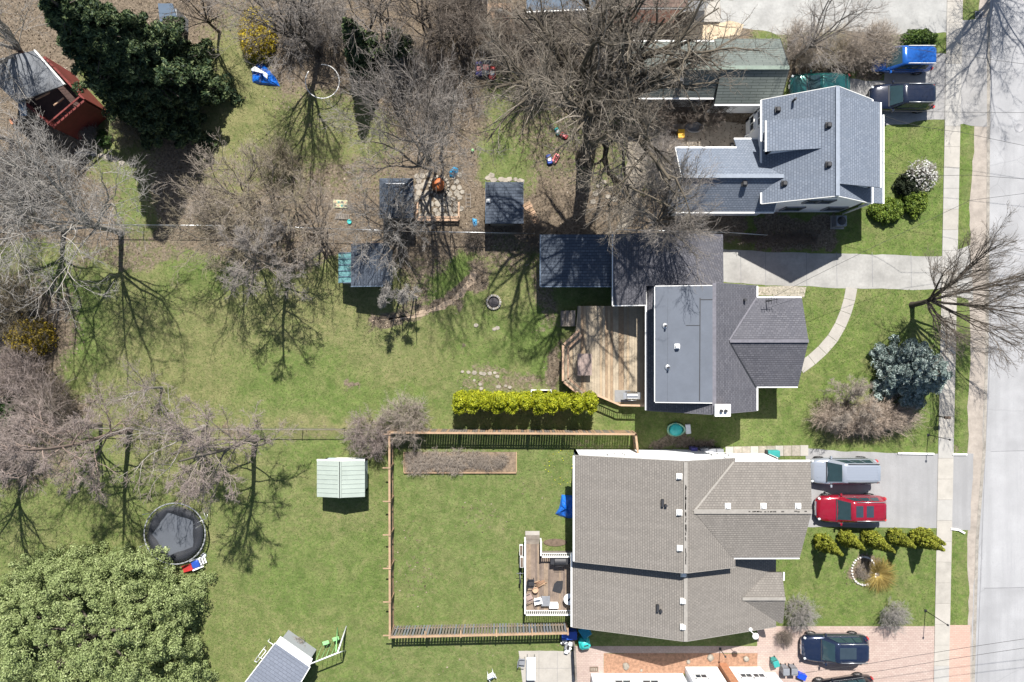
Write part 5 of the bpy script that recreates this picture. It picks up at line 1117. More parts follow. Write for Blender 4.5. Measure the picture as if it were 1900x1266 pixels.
# cedar hedge
GHc = 'clipped cedars in the hedge'; rh = random.Random(4)
for i in range(11):
    x = 858 + i * 23.2; hh = 2.75 + rh.uniform(-.2, .25)
    r = rng(70 + i); nb = 95; q = r.random(nb) ** .7; A = r.uniform(0, 6.283, nb); rad = .50 * np.minimum(1, (1.12 - q) ** .5) * r.uniform(.7, 1.1, nb); c = np.stack([np.cos(A) * rad, np.sin(A) * rad * 1.15, .15 + q * hh], 1)
    if i % 3 != 2:
        k = 26; dd = unit(r.normal(0, 1, (k, 3))); c = np.concatenate([c, dd * .3 + np.array([.08 * rh.uniform(-1, 1), -.42, hh * .80])])
    me = mesh_np('foliage', *merge([clumped(c, np.full(len(c), .2) * r.uniform(.7, 1.3, len(c)), 48, .04, r, 1.5, .9, .6, .4)]))
    o = bpy.data.objects.new('hedge_cedar', setm(me, yg)); COL.objects.link(o); o.location = P(x, 740 + rh.uniform(-1, 2)); 
    ord_ = ['first', 'second', 'third', 'fourth', 'fifth', 'sixth', 'seventh', 'eighth', 'ninth', 'tenth', 'last'][i]
    tag(o, ord_ + ' bright yellow-green cedar from the left in the hedge above the wooden fence', 'cedar', GHc)
# five leaning cone cedars
for i, (x, y, h, rr_) in enumerate([(1521, 1003, 3.7, .66), (1565, 996, 3.2, .6), (1609, 996, 3.9, .66), (1656, 994, 3.0, .62), (1698, 995, 3.6, .66)]):
    r = rng(90 + i); nb = 230; q = 1 - np.sqrt(1 - r.random(nb) * .999); q = r.random(nb); A = r.uniform(0, 6.283, nb); rad = rr_ * (1 - q) ** .95 * np.minimum(1, q * 6 + .55) * r.uniform(.7, 1.05, nb)
    c = np.stack([np.cos(A) * rad, np.sin(A) * rad, .08 + q * h * .97], 1)
    if i == 4: c = np.concatenate([c, c * np.array([.7, .7, .85]) + np.array([.35, .25, 0])])
    me = mesh_np('foliage', *merge([clumped(c, np.full(len(c), .135) * (1.15 - (c[:, 2] / h) * .6) * r.uniform(.7, 1.2, len(c)), 34, .038, r, 1.6, 1.2, .6, .3)]))
    o = bpy.data.objects.new('cone_cedar', setm(me, yg2)); COL.objects.link(o); o.location = P(x, y)
    tag(o, ['first', 'second', 'third', 'fourth', 'fifth, double-tipped'][i] + ' golden cone-shaped cedar from the house, on the front lawn', 'cedar', 'cone cedars on the front lawn')
# yews, flowering bush, forsythias, grass clump
bushy(101, 1.15, .8, .9, yew, 'yellow-green spreading yew at the corner of the white house', 1640, 392, 150, 110, .045, .22, group=None)
bushy(102, .85, 1.1, .9, yew, 'bright green spreading yew on the front lawn below the white-flowering bush', 1692, 372, 150, 110, .045, .22)
bushy(103, .9, .9, 1.0, dkb, 'dark shrub between the yews on the white house lawn', 1682, 348, 110, 90, .045, .2)
bushy(104, 1.2, .5, .8, leafmat('front_hedge', [(.03, .06, .012), (.07, .12, .02), (.12, .18, .03)], .6, .1), 'low green shrub row above the blue car', 1700, 74, 110, 90, .045, .22)
r = rng(105); n = 270; A = r.uniform(0, 6.283, n); b = np.sqrt(r.random(n)) * 1.15; pts = np.stack([np.cos(A) * b, np.sin(A) * b, 1.35 * np.sqrt(np.maximum(0, 1.02 - (b / 1.2) ** 2)) + .12], 1)
t = thing('flowering_bush', 'round bush covered in white blossom on the lawn of the white house', 'bush', P(1700, 330))
o = link(bpy.data.objects.new('blossom', setm(mesh_np('blossom', *merge([leaves(pts, np.tile([0, 0, 1.], (n, 1)), .055, r, 1.1, jit=.5), leaves(pts + r.normal(0, .03, (n, 3)), np.tile([0, 1, 1.], (n, 1)), .05, r, 1.0, jit=.6)])), leafmat('white_blossom', [(.45, .45, .42), (.66, .66, .63)], .6, .2))), t)
link(bpy.data.objects.new('twigs', setm(bare_shrub(106, 1.15, 1.15, 1.35, 60, 7, 5, twig=.009), tw_g)), t)
fy = leafmat('forsythia_yellow', [(.42, .32, .02), (.62, .48, .03), (.75, .62, .06)], .6, .25)
def forsythia(label, x, y, rx, ry, h, n, seed, m=fy, tw=tw_o):
    r = rng(seed); t = thing('forsythia', label, 'bush', P(x, y)); d = unit(r.normal(0, 1, (n, 3))); d[:, 2] = np.abs(d[:, 2]); s = r.uniform(.6, 1.05, (n, 1)); pts = d * s * np.array([rx, ry, h])
    link(bpy.data.objects.new('blossom', setm(mesh_np('blossom', *merge([leaves(pts, d, .06, r, 1.3)])), m)), t)
    link(bpy.data.objects.new('twigs', setm(bare_shrub(seed + 1, rx, ry, h, 70, 7, 5), tw)), t)
forsythia('yellow forsythia bush by the top edge beside the slim dark tree', 482, 70, 1.3, 1.9, 2.2, 3600, 110)
forsythia('yellow-brown forsythia at the left edge of the middle lawn', 66, 625, 1.7, 1.4, 2.2, 2600, 112, leafmat('dull_forsythia', [(.26, .18, .02), (.42, .31, .03), (.52, .40, .06)], .6, .2), tw_o)
forsythia('brown-tinged bush at the far left edge under the silvery tree', 20, 590, 1.3, 1.5, 2.4, 500, 114, leafmat('dull_forsythia2', [(.16, .12, .02), (.25, .17, .03), (.3, .2, .04)], .6, .2), tw_t)
bushy(115, 1.3, 1.2, 1.6, leafmat('ivy_green', [(.015, .035, .01), (.03, .07, .015), (.06, .12, .025)], .6, .1), 'green bush at the left edge above the wire fence', 26, 770, 120, 50, .1, .3)
bushy(116, .5, .5, .5, leafmat('bed_green', [(.04, .08, .02), (.08, .14, .03)], .6, .1), 'small green plant in the dry bed right of the cabin', 196, 258, 30, 40, .07, .15)
# ornamental grass clump on the front lawn
r = rng(120); n = 900; A = r.uniform(0, 6.283, n); D = np.stack([np.cos(A), np.sin(A), r.uniform(.4, 1.8, n)], 1); L = r.uniform(.6, 1.35, n); p0 = np.stack([np.cos(A) * .15, np.sin(A) * .15, np.zeros(n)], 1)
pl = polylines(p0, D, L, 4, r, .03, -.28); pl[:, :, 2] = np.maximum(pl[:, :, 2], .03)
o = bpy.data.objects.new('ornamental_grass', setm(mesh_np('blades', *merge([tubes(pl, np.full((n, 1), .011) * np.linspace(1, .3, 4)[None], 3, r)])), leafmat('dry_golden_grass', [(.28, .2, .05), (.42, .31, .09), (.52, .42, .16)], .8, .2))); COL.objects.link(o); o.location = P(1628, 1066); tag(o, 'sprawling golden ornamental grass clump beside the stone ring', 'grass clump')
shrub('small dry shrub inside the ring of white stones', 1600, 1058, sh2, tw_t, 0, .38, .3)
# raised-bed dead stalks
for i, (x, y, s) in enumerate([(775, 856, .85), (810, 852, .8), (845, 856, .85), (880, 852, .6), (905, 858, .6), (930, 854, .5)]):
    shrub('dead brown plant %s in the timber-edged bed' % ['at the left end', 'second from the left', 'third from the left', 'in the middle', 'second from the right end', 'at the right end'][i], x, y, sh2, tw_t, i, s * .8, .28, 'dead_plant', 'plant', 'dead plants in the timber-edged bed')
# scattered litter and grass tufts: real blades and leaves too many to count
def scatter(name, label, n, seed, test, size, m, asp=1.6, jit=1.0, z=.02):
    r = rng(seed); x = r.uniform(-37, 37, n); y = r.uniform(-25.5, 25.5, n); pxx = x / K + 950; pyy = 633 - y / K; u = ((pxx + 400) / (1900 + 800) * 0)
    k = test(pxx, pyy, r.random(n)); x, y = x[k], y[k]; p = np.stack([x, y, np.full(len(x), z)], 1)
    o = bpy.data.objects.new(name, setm(mesh_np(name, *merge([leaves(p, np.tile([0, 0, 1.], (len(p), 1)), size, r, asp, jit=jit)])), m)); COL.objects.link(o); tag(o, label, kind='stuff'); return o
gi = lambda a, pxx, pyy: a.reshape(ny, nx)[np.clip(np.searchsorted(gy, (633 - pyy) * K), 0, ny - 1), np.clip(np.searchsorted(gx, (pxx - 950) * K), 0, nx - 1)]
def paved(a, b):
    m = (a > vx(b, 1755, 1730)) & (a < vx(b, 1788, 1762)); m |= a > vx(b, 1790, 1775); m |= (b > 462) & (b < 537) & (a > 1330); m |= (b > 830) & (b < 984) & (a > 1490); m |= (b > 1160) & (a > 1060)
    m |= (b < 235) & (a > 1630); m |= (b < 64) & (a > 1330); return m | ((b > 1200) & (a > 960)) | ((b > 90) & (b < 236) & (a > 1470)) | ((abs(a - 1545) < 50) & (b > 535) & (b < 690) & (abs(a - (1580 - (np.maximum(b - 534, 0) / 150) ** 1.6 * 96)) < 16)) | ((a > 1040) & (a < 1200) & (b > 560) & (b < 760))
lit = leafmat('fallen_leaves', [(.07, .05, .035), (.15, .11, .075), (.26, .21, .15), (.42, .36, .29)], .9, .1)
scatter('leaf_litter', 'fallen leaves and twigs on the bare earth under the trees', 90000, 130, lambda a, b, u: (u < gi(dirt, a, b) * 1.05 - .12) & ~paved(a, b), .045, lit)
gt = leafmat('grass_tufts', [(.06, .10, .02), (.09, .145, .03), (.14, .19, .05), (.22, .23, .10)], .8, .2)
scatter('grass_tufts', 'grass tufts growing in the lawns', 260000, 131, lambda a, b, u: (u > gi(dirt, a, b) * 1.6) & ~paved(a, b), .013, gt, 4.5, .8, .02)

scatter('wildflowers', 'yellow wildflowers in the grass of the fenced yard by the taupe house', 60000, 140, lambda a, b, u: (((a - 1040) / 26) ** 2 + ((b - 868) / 34) ** 2 < 1 + u * .8) & (u < .75), .03, leafmat('yellow_petals', [(.5, .5, .02), (.7, .65, .03)], .6, .1), 1.1, .6, .06)
# ------------------------------------------------------------------ vehicles
def car(label, cat, x, y, L, W, H, pm, rz=0.0, rails=None, sunroof=0, cab=(.27, .43, .93, .985), ribs=0, chrome=False, group=None, rail_m=None):
    t = thing('parked_car', label, cat, P(x, y), rz, group)
    st = [(0, .46, .58), (.008, .60, .66), (.022, .72, .74), (.05, .84, .81), (.10, .93, .88), (.18, .975, .94), (.27, 1, 1.0), (.36, 1, 1.04), (.6, 1, 1.06), (.8, .99, 1.06), (.90, .965, 1.05), (.95, .93, 1.03), (.98, .87, 1.0), (.995, .76, .95), (1, .66, .88)]
    sc = H / 1.7; hw = W / 2
    prof = lambda z: [(-.93, .24), (-1.0, .34), (-1.015, .62), (-.985, z - .13), (-.90, z - .02), (-.70, z + .012), (-.3, z + .035), (0, z + .04), (.3, z + .035), (.70, z + .012), (.90, z - .02), (.985, z - .13), (1.015, .62), (1.0, .34), (.93, .24)]
    vs = []; n = 15
    for s, w_, z in st:
        z *= sc
        for a, b in prof(z):
            b = b if b > .7 * sc else (b if s > .02 else max(b, .36)); vs.append(((s - .5) * L, a * hw * w_, min(b, z + .04)))
    fs = [(k * n + i, k * n + i + 1, (k + 1) * n + i + 1, (k + 1) * n + i) for k in range(len(st) - 1) for i in range(n - 1)]
    fs += [tuple(range(n)), tuple(reversed(range((len(st) - 1) * n, len(st) * n)))] + [(k * n + n - 1, k * n, (k + 1) * n, (k + 1) * n + n - 1) for k in range(len(st) - 1)]
    body = MB().add(vs, fs, True).build('body', pm, t)
    b0, r0_, r1_, b1 = [(c - .5) * L for c in cab]; zb = 1.0 * sc; zr = H
    hb, hr = hw * .93, hw * .74
    base = [(b0, -hb * .86), (b0 + .25, -hb), (b1 - .4, -hb), (b1, -hb * .70), (b1, hb * .70), (b1 - .4, hb), (b0 + .25, hb), (b0, hb * .86)]
    roof = [(r0_, -hr * .90), (r0_ + .18, -hr), (r1_ - .32, -hr), (r1_, -hr * .74), (r1_, hr * .74), (r1_ - .32, hr), (r0_ + .18, hr), (r0_, hr * .9)]
    vs = [(a, b, zb - .04) for a, b in base] + [(a, b, zr - .07) for a, b in roof] + [(a * 1 if abs(b) > 0 else a, b * .93, zr - .015) for a, b in [((q[0] - (r0_ + r1_) / 2) * .96 + (r0_ + r1_) / 2, q[1]) for q in roof]] + [((a - (r0_ + r1_) / 2) * .75 + (r0_ + r1_) / 2, b * .6, zr + .01) for a, b in roof]
    fs = [(i + o, (i + 1) % 8 + o, (i + 1) % 8 + 8 + o, i + 8 + o) for o in (0, 8, 16) for i in range(8)] + [tuple(range(24, 32))]
    cabo = MB().add(vs, fs, True).build('roof', pm, t)
    V = [Vector(v) for v in vs]
    def pane(name, A_, B_, C_, D_, u0, u1, v0, v1, m=None):
        f = lambda u, v: (A_ * (1 - u) + B_ * u) * (1 - v) + (D_ * (1 - u) + C_ * u) * v
        nn = (B_ - A_).cross(D_ - A_).normalized()
        q = [f(u0, v0), f(u1, v0), f(u1, v1), f(u0, v1)]; ce = sum(q, Vector()) / 4
        if nn.dot(ce - Vector(((b0 + b1) / 2, 0, zb))) < 0: nn = -nn; q = q[::-1]
        return MB().add([tuple(p + nn * .012) for p in q] + [tuple(p - nn * .02) for p in q], [(0, 1, 2, 3), (0, 4, 5, 1), (1, 5, 6, 2), (2, 6, 7, 3), (3, 7, 4, 0)]).build(name, m or M['glass_t'], t)
    pane('windshield', V[0], V[7], V[15], V[8], .03, .97, .04, .96)
    pane('rear_window', V[3], V[4], V[12], V[11], .08, .92, .25, .93)
    for a, b, c, d in ((1, 2, 10, 9), (6, 5, 13, 14)):
        pane('side_window', V[a], V[b], V[c], V[d], .05, .36, .14, .93); pane('side_window', V[a], V[b], V[c], V[d], .39, .67, .14, .93); pane('side_window', V[a], V[b], V[c], V[d], .70, .93, .14, .9)
    if sunroof:
        for i in range(sunroof):
            xx = r0_ + (r1_ - r0_) * (.22 if sunroof == 2 else .36) + i * (r1_ - r0_) * .30
            MB().bbox((xx, 0, zr + .008), ((r1_ - r0_) * .21 if sunroof == 2 else (r1_ - r0_) * .5, hr * 1.15, .03), .012).build('sunroof', M['glass'], t)
    if rails:
        for s in (-1, 1):
            mb = MB(); mb.tube((r0_ + .35, s * hr * .93, zr + .035), (r1_ - .12, s * hr * .93, zr + .035), .028, .028, 6); mb.tube((r0_ + .36, s * hr * .93, zr - .04), (r0_ + .36, s * hr * .93, zr + .03), .025, .025, 5); mb.tube((r1_ - .14, s * hr * .93, zr - .04), (r1_ - .14, s * hr * .93, zr + .03), .025, .025, 5)
            mb.build('roof_rail', rail_m or M['alu'], t)
    for i in range(ribs):
        yy = (i - (ribs - 1) / 2) * hr * 1.5 / ribs; x_a = r0_ + .25 if sunroof == 0 else r0_ + (r1_ - r0_) * .66
        MB().box(((x_a + r1_ - .2) / 2, yy, zr + .008), (r1_ - .2 - x_a, .035, .022)).build('roof_rib', pm, t)
    for sx, xx in ((0, .165), (1, .80)):
        for s in (-1, 1):
            c = Vector(((xx - .5) * L, s * (hw - .085), .34)); mb = MB()
            for k in range(18):
                pass
            pr = [(.18, -.1), (.30, -.11), (.345, -.07), (.345, .07), (.30, .11), (.18, .1)]
            vs_ = [(c.x + r_ * math.cos(6.2832 * k / 18), c.y + z_, c.z + r_ * math.sin(6.2832 * k / 18)) for r_, z_ in pr for k in range(18)]
            mb.add(vs_, [(j * 18 + (k + 1) % 18, j * 18 + k, (j + 1) * 18 + k, (j + 1) * 18 + (k + 1) % 18) for j in range(5) for k in range(18)], True); ty = mb.build('wheel', M['black'], t)
            mb = MB(); mb.tube(c - Vector((0, .06, 0)), c + Vector((0, .06, 0)), .2, .2, 14)
            for k in range(5):
                a = k * 1.2566; mb.box(c + Vector((math.cos(a) * .11, s * .075, math.sin(a) * .11)), (.2, .03, .05), ry=-a)
            mb.build('rim', M['alu'], ty)
    for s in (-1, 1):
        MB().bbox((-.5 * L + .25, s * hw * .72, .755 * sc), (.34, .15, .09), .03, rz=-s * .5).build('headlight', simple('headlamp_glass', (.6, .62, .62), .1) if 'hl' not in M else M['hl'], t)
        MB().bbox((.5 * L - .07, s * hw * .80, .86 * sc), (.12, .18, .28), .02, rz=s * .5).build('taillight', M['redp'], t)
        mb = MB(); mb.bbox(((cab[0] + .065 - .5) * L, s * (hw + .09), 1.0 * sc), (.14, .2, .13), .03); mb.build('side_mirror', pm, t)
        MB().box(((.27 + .87) / 2 * L - .5 * L, s * (hw * 1.0), 1.0 * sc - .01), (L * .55, .02, .025)).build('window_trim', M['alu'] if chrome else M['dark'], t)
    for s in (-1, 1): MB().box((-.5 * L + L * .17, s * hw * .42, .955 * sc), (L * .16, .025, .02), ry=-.12, rz=-s * .05).build('hood_crease', pm, t)
    mb = MB(); mb.box((-.5 * L + .03, 0, .55 * sc), (.10, W * .52, .2)); mb.build('grille', M['steel'] if chrome else M['dark'], t)
    MB().box((-.5 * L - .02, 0, .45), (.02, .3, .15)).build('licence_plate', M['white'], t)
    MB().box(((cab[0] - .004 - .5) * L, 0, 1.035 * sc), (.07, W * .80, .03)).build('cowl', M['dark'], t)
    MB().box((.5 * L - .16, 0, 1.062 * sc), (.02, W * .7, .02)).build('tailgate_gap', M['dark'], t)
    for s, yy in ((0, -.35), (1, .1)): MB().tube(((cab[0] + .012 - .5) * L, yy * hw, 1.045 * sc), ((cab[0] + .05 - .5) * L, (yy + .55) * hw, 1.13 * sc), .012, .012, 4).build('wiper', M['dark'], t)
    return t
M['hl'] = simple('headlamp_glass', (.55, .58, .6), .1)
car('silver-white sport utility car with ribbed roof in the asphalt driveway', 'car', 1556, 871, 4.65, 1.82, 1.75, paint('silver_paint', (.36, .395, .45), .4, .35), rails=True, ribs=6, cab=(.23, .41, .965, .99), rail_m=M['dark'])
car('red sport utility car with two dark roof windows in the asphalt driveway', 'car', 1570, 940, 4.75, 1.86, 1.7, paint('red_paint', (.27, .005, .02), .25), rails=True, sunroof=2, ribs=5, chrome=True)
car('dark navy sport utility car with chrome front on the paver driveway', 'car', 1541, 1195, 4.55, 1.86, 1.7, paint('navy_paint', (.012, .022, .055), .4), rails=True, sunroof=1, ribs=3, chrome=True)
car('black car at an angle, half cut off by the bottom edge', 'car', 1556, 1275, 4.3, 1.8, 1.55, paint('black_paint', (.01, .012, .018), .4), rz=.13, rails=True, chrome=True)
car('bright blue compact car parked beside the brush at the top right', 'car', 1664, 117, 4.15, 1.74, 1.6, paint('bright_blue_paint', (.008, .105, .42), .35), rails=True, cab=(.22, .42, .97, .995), rail_m=M['white'])
car('black sport utility car parked below the bright blue one', 'car', 1663, 187, 4.4, 1.82, 1.7, paint('black_blue_paint', (.006, .011, .028), .2), rails=True, ribs=2)
car('dark teal green car half hidden by the roof of the white house', 'car', 1514, 165, 4.1, 1.72, 1.45, paint('teal_green_paint', (.008, .09, .085), .4), cab=(.27, .45, .86, .95))

# ------------------------------------------------------------------ fences
def board_fence(label, pts, h, gap, bw, mats, rail_m, post_every=2.4, boards='both', cap=True, cross=0, dens=1.0, name='wooden_fence', seed=0, arm=0):
    a = P(*pts[0]); t = thing(name, label, 'fence', a); rd = random.Random(seed)
    mesh = [MB().box((0, 0, 0), (bw, .022, 1)).mesh('board', m) for m in mats]
    for u, v in zip(pts[:-1], pts[1:]):
        A_, B_ = P(*u), P(*v); d = B_ - A_; Ln = d.length; ang = math.atan2(d.y, d.x); un = d / Ln; nm = Vector((-un.y, un.x, 0))
        n = int(Ln / (bw + gap))
        for i in range(n):
            c = A_ + un * (i + .5) * (bw + gap); hh = h * rd.uniform(.97, 1.0); s = -1 if (boards == 'both' and i % 2) else 1
            piece('board', rd.choice(mesh), c + nm * .055 * s + Vector((0, 0, hh / 2)), t, ang + rd.uniform(-.02, .02), (1, 1, hh))
        for z in (.35, h - .25):
            MB().box((A_ + B_) / 2 + Vector((0, 0, z)), (Ln, .04, .09), rz=ang).build('rail', rail_m, t, world=True)
        if cap: 
            k = max(1, int(Ln / post_every + .5))
            for j in range(k):
                q0 = A_ + un * (Ln * j / k); q1 = A_ + un * (Ln * (j + 1) / k - .01); MB().box((q0 + q1) / 2 + Vector((0, 0, h + .02 + .003 * (j % 2))), ((q1 - q0).length, .14, .04), rz=ang).build('cap_board', rail_m, t, world=True)
        k = max(1, int(Ln / post_every + .5))
        for j in range(k + 1):
            q = A_ + d * (j / k); MB().box(q + Vector((0, 0, (h + .14) / 2)) + nm * (0 if j % k else .002), (.11, .115, h + .14), rz=ang).build('post', rail_m, t, world=True)
            if arm: MB().box(q + nm * arm * .5 + Vector((0, 0, h + .1)), (.08, abs(arm) + .2, .06), rz=ang + .0).build('post_arm', rail_m, t, world=True)
    return t
board_fence('brown wooden privacy fence with shadowed foot above the fenced yard', [(728, 797), (1172, 800), (1176, 836)], 1.8, .028, .15, [M['wood'], M['wood'], M['wood_g']], M['wood'], 2.3, seed=1, boards='one')
board_fence('wooden privacy fence along the left side of the fenced yard', [(731, 1160), (730, 800)], 1.8, .028, .15, [M['wood_g'], M['wood_g'], M['wood']], M['wood'], 2.3, seed=2, arm=.35, boards='one')
board_fence('weathered wooden fence with spaced boards along the bottom of the fenced yard', [(731, 1163), (1050, 1156)], 1.9, .075, .13, [M['wood_g'], M['greyp'], M['wood_g']], M['wood'], 2.35, seed=3, arm=.3, boards='one')
board_fence('short brown fence beside the bins, running down from the taupe house', [(1063, 1186), (1066, 1250)], 1.6, .02, .14, [M['wood_g']], M['wood_g'], 1.6, seed=4, boards='one')
def wire_fence(label, pts, h, rail_m, post_every=2.9, mesh=True, r=.03):
    t = thing('chain_link_fence', label, 'fence', P(*pts[0]))
    for u, v in zip(pts[:-1], pts[1:]):
        A_, B_ = P(*u), P(*v); d = B_ - A_; k = max(1, int(d.length / post_every + .5))
        MB().tube(A_ + Vector((0, 0, h)), B_ + Vector((0, 0, h)), r, r, 6).build('top_rail', rail_m, t, world=True)
        for j in range(k + 1):
            q = A_ + d * j / k; MB().tube(q, q + Vector((0, 0, h + .08)), .03, .03, 6).build('post', M['alu'], t, world=True)
        if mesh:
            n = int(d.length / .14); mb = MB(); un = d.normalized()
            for i in range(n):
                for s in (1, -1):
                    b0 = A_ + un * (i * .14 + (.0 if s > 0 else h * .6)); b1 = A_ + un * (i * .14 + (h * .6 if s > 0 else 0))
                    if (b1 - A_).length > d.length or (b0 - A_).length > d.length: continue
                    mb.tube(b0 + Vector((0, 0, .03)), b1 + Vector((0, 0, h)), .0035, .0035, 3, False)
            o = mb.build('wire_mesh', M['alu'], t, world=True); o['kind'] = 'stuff'
    return t
wire_fence('long chain-link fence crossing below the upper yards', [(200, 422), (470, 424), (620, 429), (760, 434), (990, 438)], 1.25, M['alu'])
wire_fence('chain-link fence between the garage roof and the white house yard', [(1140, 431), (1340, 436), (1412, 441)], 1.25, M['alu'])
wire_fence('rusty wire fence above the left lower lawn', [(80, 790), (330, 794), (640, 794), (724, 796)], 1.2, M['wood_g'])

# ------------------------------------------------------------------ decks
def deck_boards(parent, poly, z, pitch, mats, th=.035, seed=0, name='deck_board'):
    """one board after another running top to bottom, each cut to the outline"""
    rd = random.Random(seed); x0 = min(p[0] for p in poly); x1 = max(p[0] for p in poly); x = x0
    def cut(xx):
        ys = []
        for i in range(len(poly)):
            a, b = poly[i], poly[(i + 1) % len(poly)]
            if (a[0] - xx) * (b[0] - xx) < 0: ys.append(a[1] + (b[1] - a[1]) * (xx - a[0]) / (b[0] - a[0]))
        return (min(ys), max(ys)) if len(ys) >= 2 else None
    while x < x1 - .02:
        xe = min(x + pitch - .013, x1 - .003); a = cut(x + .002); b = cut(xe - .001)
        if a and b:
            zz = z + rd.uniform(-.004, .004)
            mb = MB(); mb.add([(x, a[0], zz - th), (xe, b[0], zz - th), (xe, b[1], zz - th), (x, a[1], zz - th), (x, a[0], zz), (xe, b[0], zz), (xe, b[1], zz), (x, a[1], zz)], [(3, 2, 1, 0), (4, 5, 6, 7), (0, 1, 5, 4), (1, 2, 6, 5), (2, 3, 7, 6), (3, 0, 4, 7)])
            mb.build(name, rd.choice(mats), parent, world=True)
        x += pitch
dm = [M['deck'], simple('decking_pale', (.35, .27, .18), .85, var=.2, scale=1.6), simple('decking_mid', (.27, .195, .125), .85, var=.25, scale=1.9), M['deck']]
zd = .75
dk1 = thing('deck', 'large pale wooden deck with angled corners behind the grey house', 'deck', P(1120, 660, 0))
pxd = [(1072, 568), (1196, 568), (1196, 752), (1148, 748), (1118, 738), (1081, 738), (1043, 708), (1043, 640), (1072, 612)]
pl = [tuple(P(a, b, zd)[:2]) for a, b in pxd]
deck_boards(dk1, pl, zd, .187, dm, seed=1)
MB().prism([tuple(Vector(p) * .995 + Vector(dk1.location[:2]) * .005) for p in pl], .02, zd - .04).build('skirt', M['wood_g'], dk1, world=True)
def bench(parent, a, b, z, ih):
    A_, B_ = P(*a, z), P(*b, z); d = B_ - A_; ang = math.atan2(d.y, d.x); n = Vector((-math.sin(ang), math.cos(ang), 0)) * ih; md = (A_ + B_) / 2
    MB().box(md + Vector((0, 0, .90)), (d.length, .14, .04), rz=ang).build('rail_cap', M['wood_p'], parent, world=True)
    MB().box(md + n * .12 + Vector((0, 0, .55)), (d.length - .1, .03, .1), rz=ang).build('rail', M['deck'], parent, world=True)
    for k in range(2): MB().box(md + n * (.24 + .15 * k) + Vector((0, 0, .43)), (d.length - .15, .13, .035), rz=ang).build('bench_seat', M['wood_p'] if k else M['deck'], parent, world=True)
    for k in range(4):
        q = A_ + d * (k + .1) / 3.2; MB().box(q + n * .06 + Vector((0, 0, .44)), (.09, .09, .86), rz=ang).build('post', M['deck'], parent, world=True)
bench(dk1, (1045, 639), (1073, 613), zd, -1); bench(dk1, (1043, 706), (1043, 641), zd, -1); bench(dk1, (1079, 736), (1045, 708), zd, -1)
for a, b in (((1148, 750), (1193, 751)), ((1106, 732), (1148, 750))):
    A_, B_ = P(*a, zd), P(*b, zd); d = B_ - A_; ang = math.atan2(d.y, d.x)
    for z in (.9,): MB().box((A_ + B_) / 2 + Vector((0, 0, z)), (d.length, .13, .04), rz=ang).build('rail_cap', M['wood_p'], dk1, world=True)
    MB().box((A_ + B_) / 2 + Vector((0, 0, .2)), (d.length, .04, .09), rz=ang).build('rail', M['deck'], dk1, world=True)
    for k in range(int(d.length / .16)): MB().box(A_ + d.normalized() * (.08 + k * .16) + Vector((0, 0, .53)), (.035, .035, .66), rz=ang).build('baluster', M['deck'], dk1, world=True)
for i in range(3):
    c = P(1063 - i * 9, 591, .5); MB().box((c.x, c.y, .55 - i * .17), (.33, 1.1, .05)).build('stair_tread', M['wood_g'], dk1, world=True)
t = thing('table', 'brown rectangular table on the large deck', 'table', P(1083, 676, zd))
for i in range(7): MB().box((-.42 + i * .14, 0, .73), (.133, 1.5, .035)).build('tabletop_slat', M['brown'], t)
for a in (-1, 1):
    for b in (-1, 1): MB().box((a * .4, b * .66, .35), (.06, .06, .7)).build('leg', M['brown'], t)
t = thing('floor_mat', 'grey mat under the barbecue on the deck corner', 'mat', P(1155, 735, zd)); MB().bbox((0, 0, .012), (1.1, .82, .02), .005).build('pad', M['mat_g'], t)
def bbq(label, x, y, z, cover=None, rz=0, w=1.15):
    t = thing('barbecue', label, 'barbecue', P(x, y, z), rz); m1 = cover or M['steel']; mb = MB()
    vs = []; n = 9
    for xx in (-w * .3, w * .3):
        for k in range(n):
            a = math.pi * k / (n - 1); vs.append((xx, -.27 * math.cos(a), .85 + .26 * math.sin(a)))
    mb.add(vs, [(k + 1, k, k + n, k + n + 1) for k in range(n - 1)] + [tuple(range(n)), tuple(reversed(range(n, 2 * n)))], False); mb.build('hood', m1, t)
    MB().bbox((0, 0, .46), (w * .6, .5, .78), .02).build('cabinet', cover or M['dark'], t)
    for s in (-1, 1): MB().bbox((s * w * .42, 0, .84), (w * .22, .46, .04), .01).build('side_shelf', cover or M['alu'], t)
    MB().tube((-w * .26, -.31, .98), (w * .26, -.31, .98), .018, .018, 6).build('handle', cover or M['alu'], t)
    return t
bbq('stainless barbecue at the lower right corner of the large deck', 1169, 733, zd)
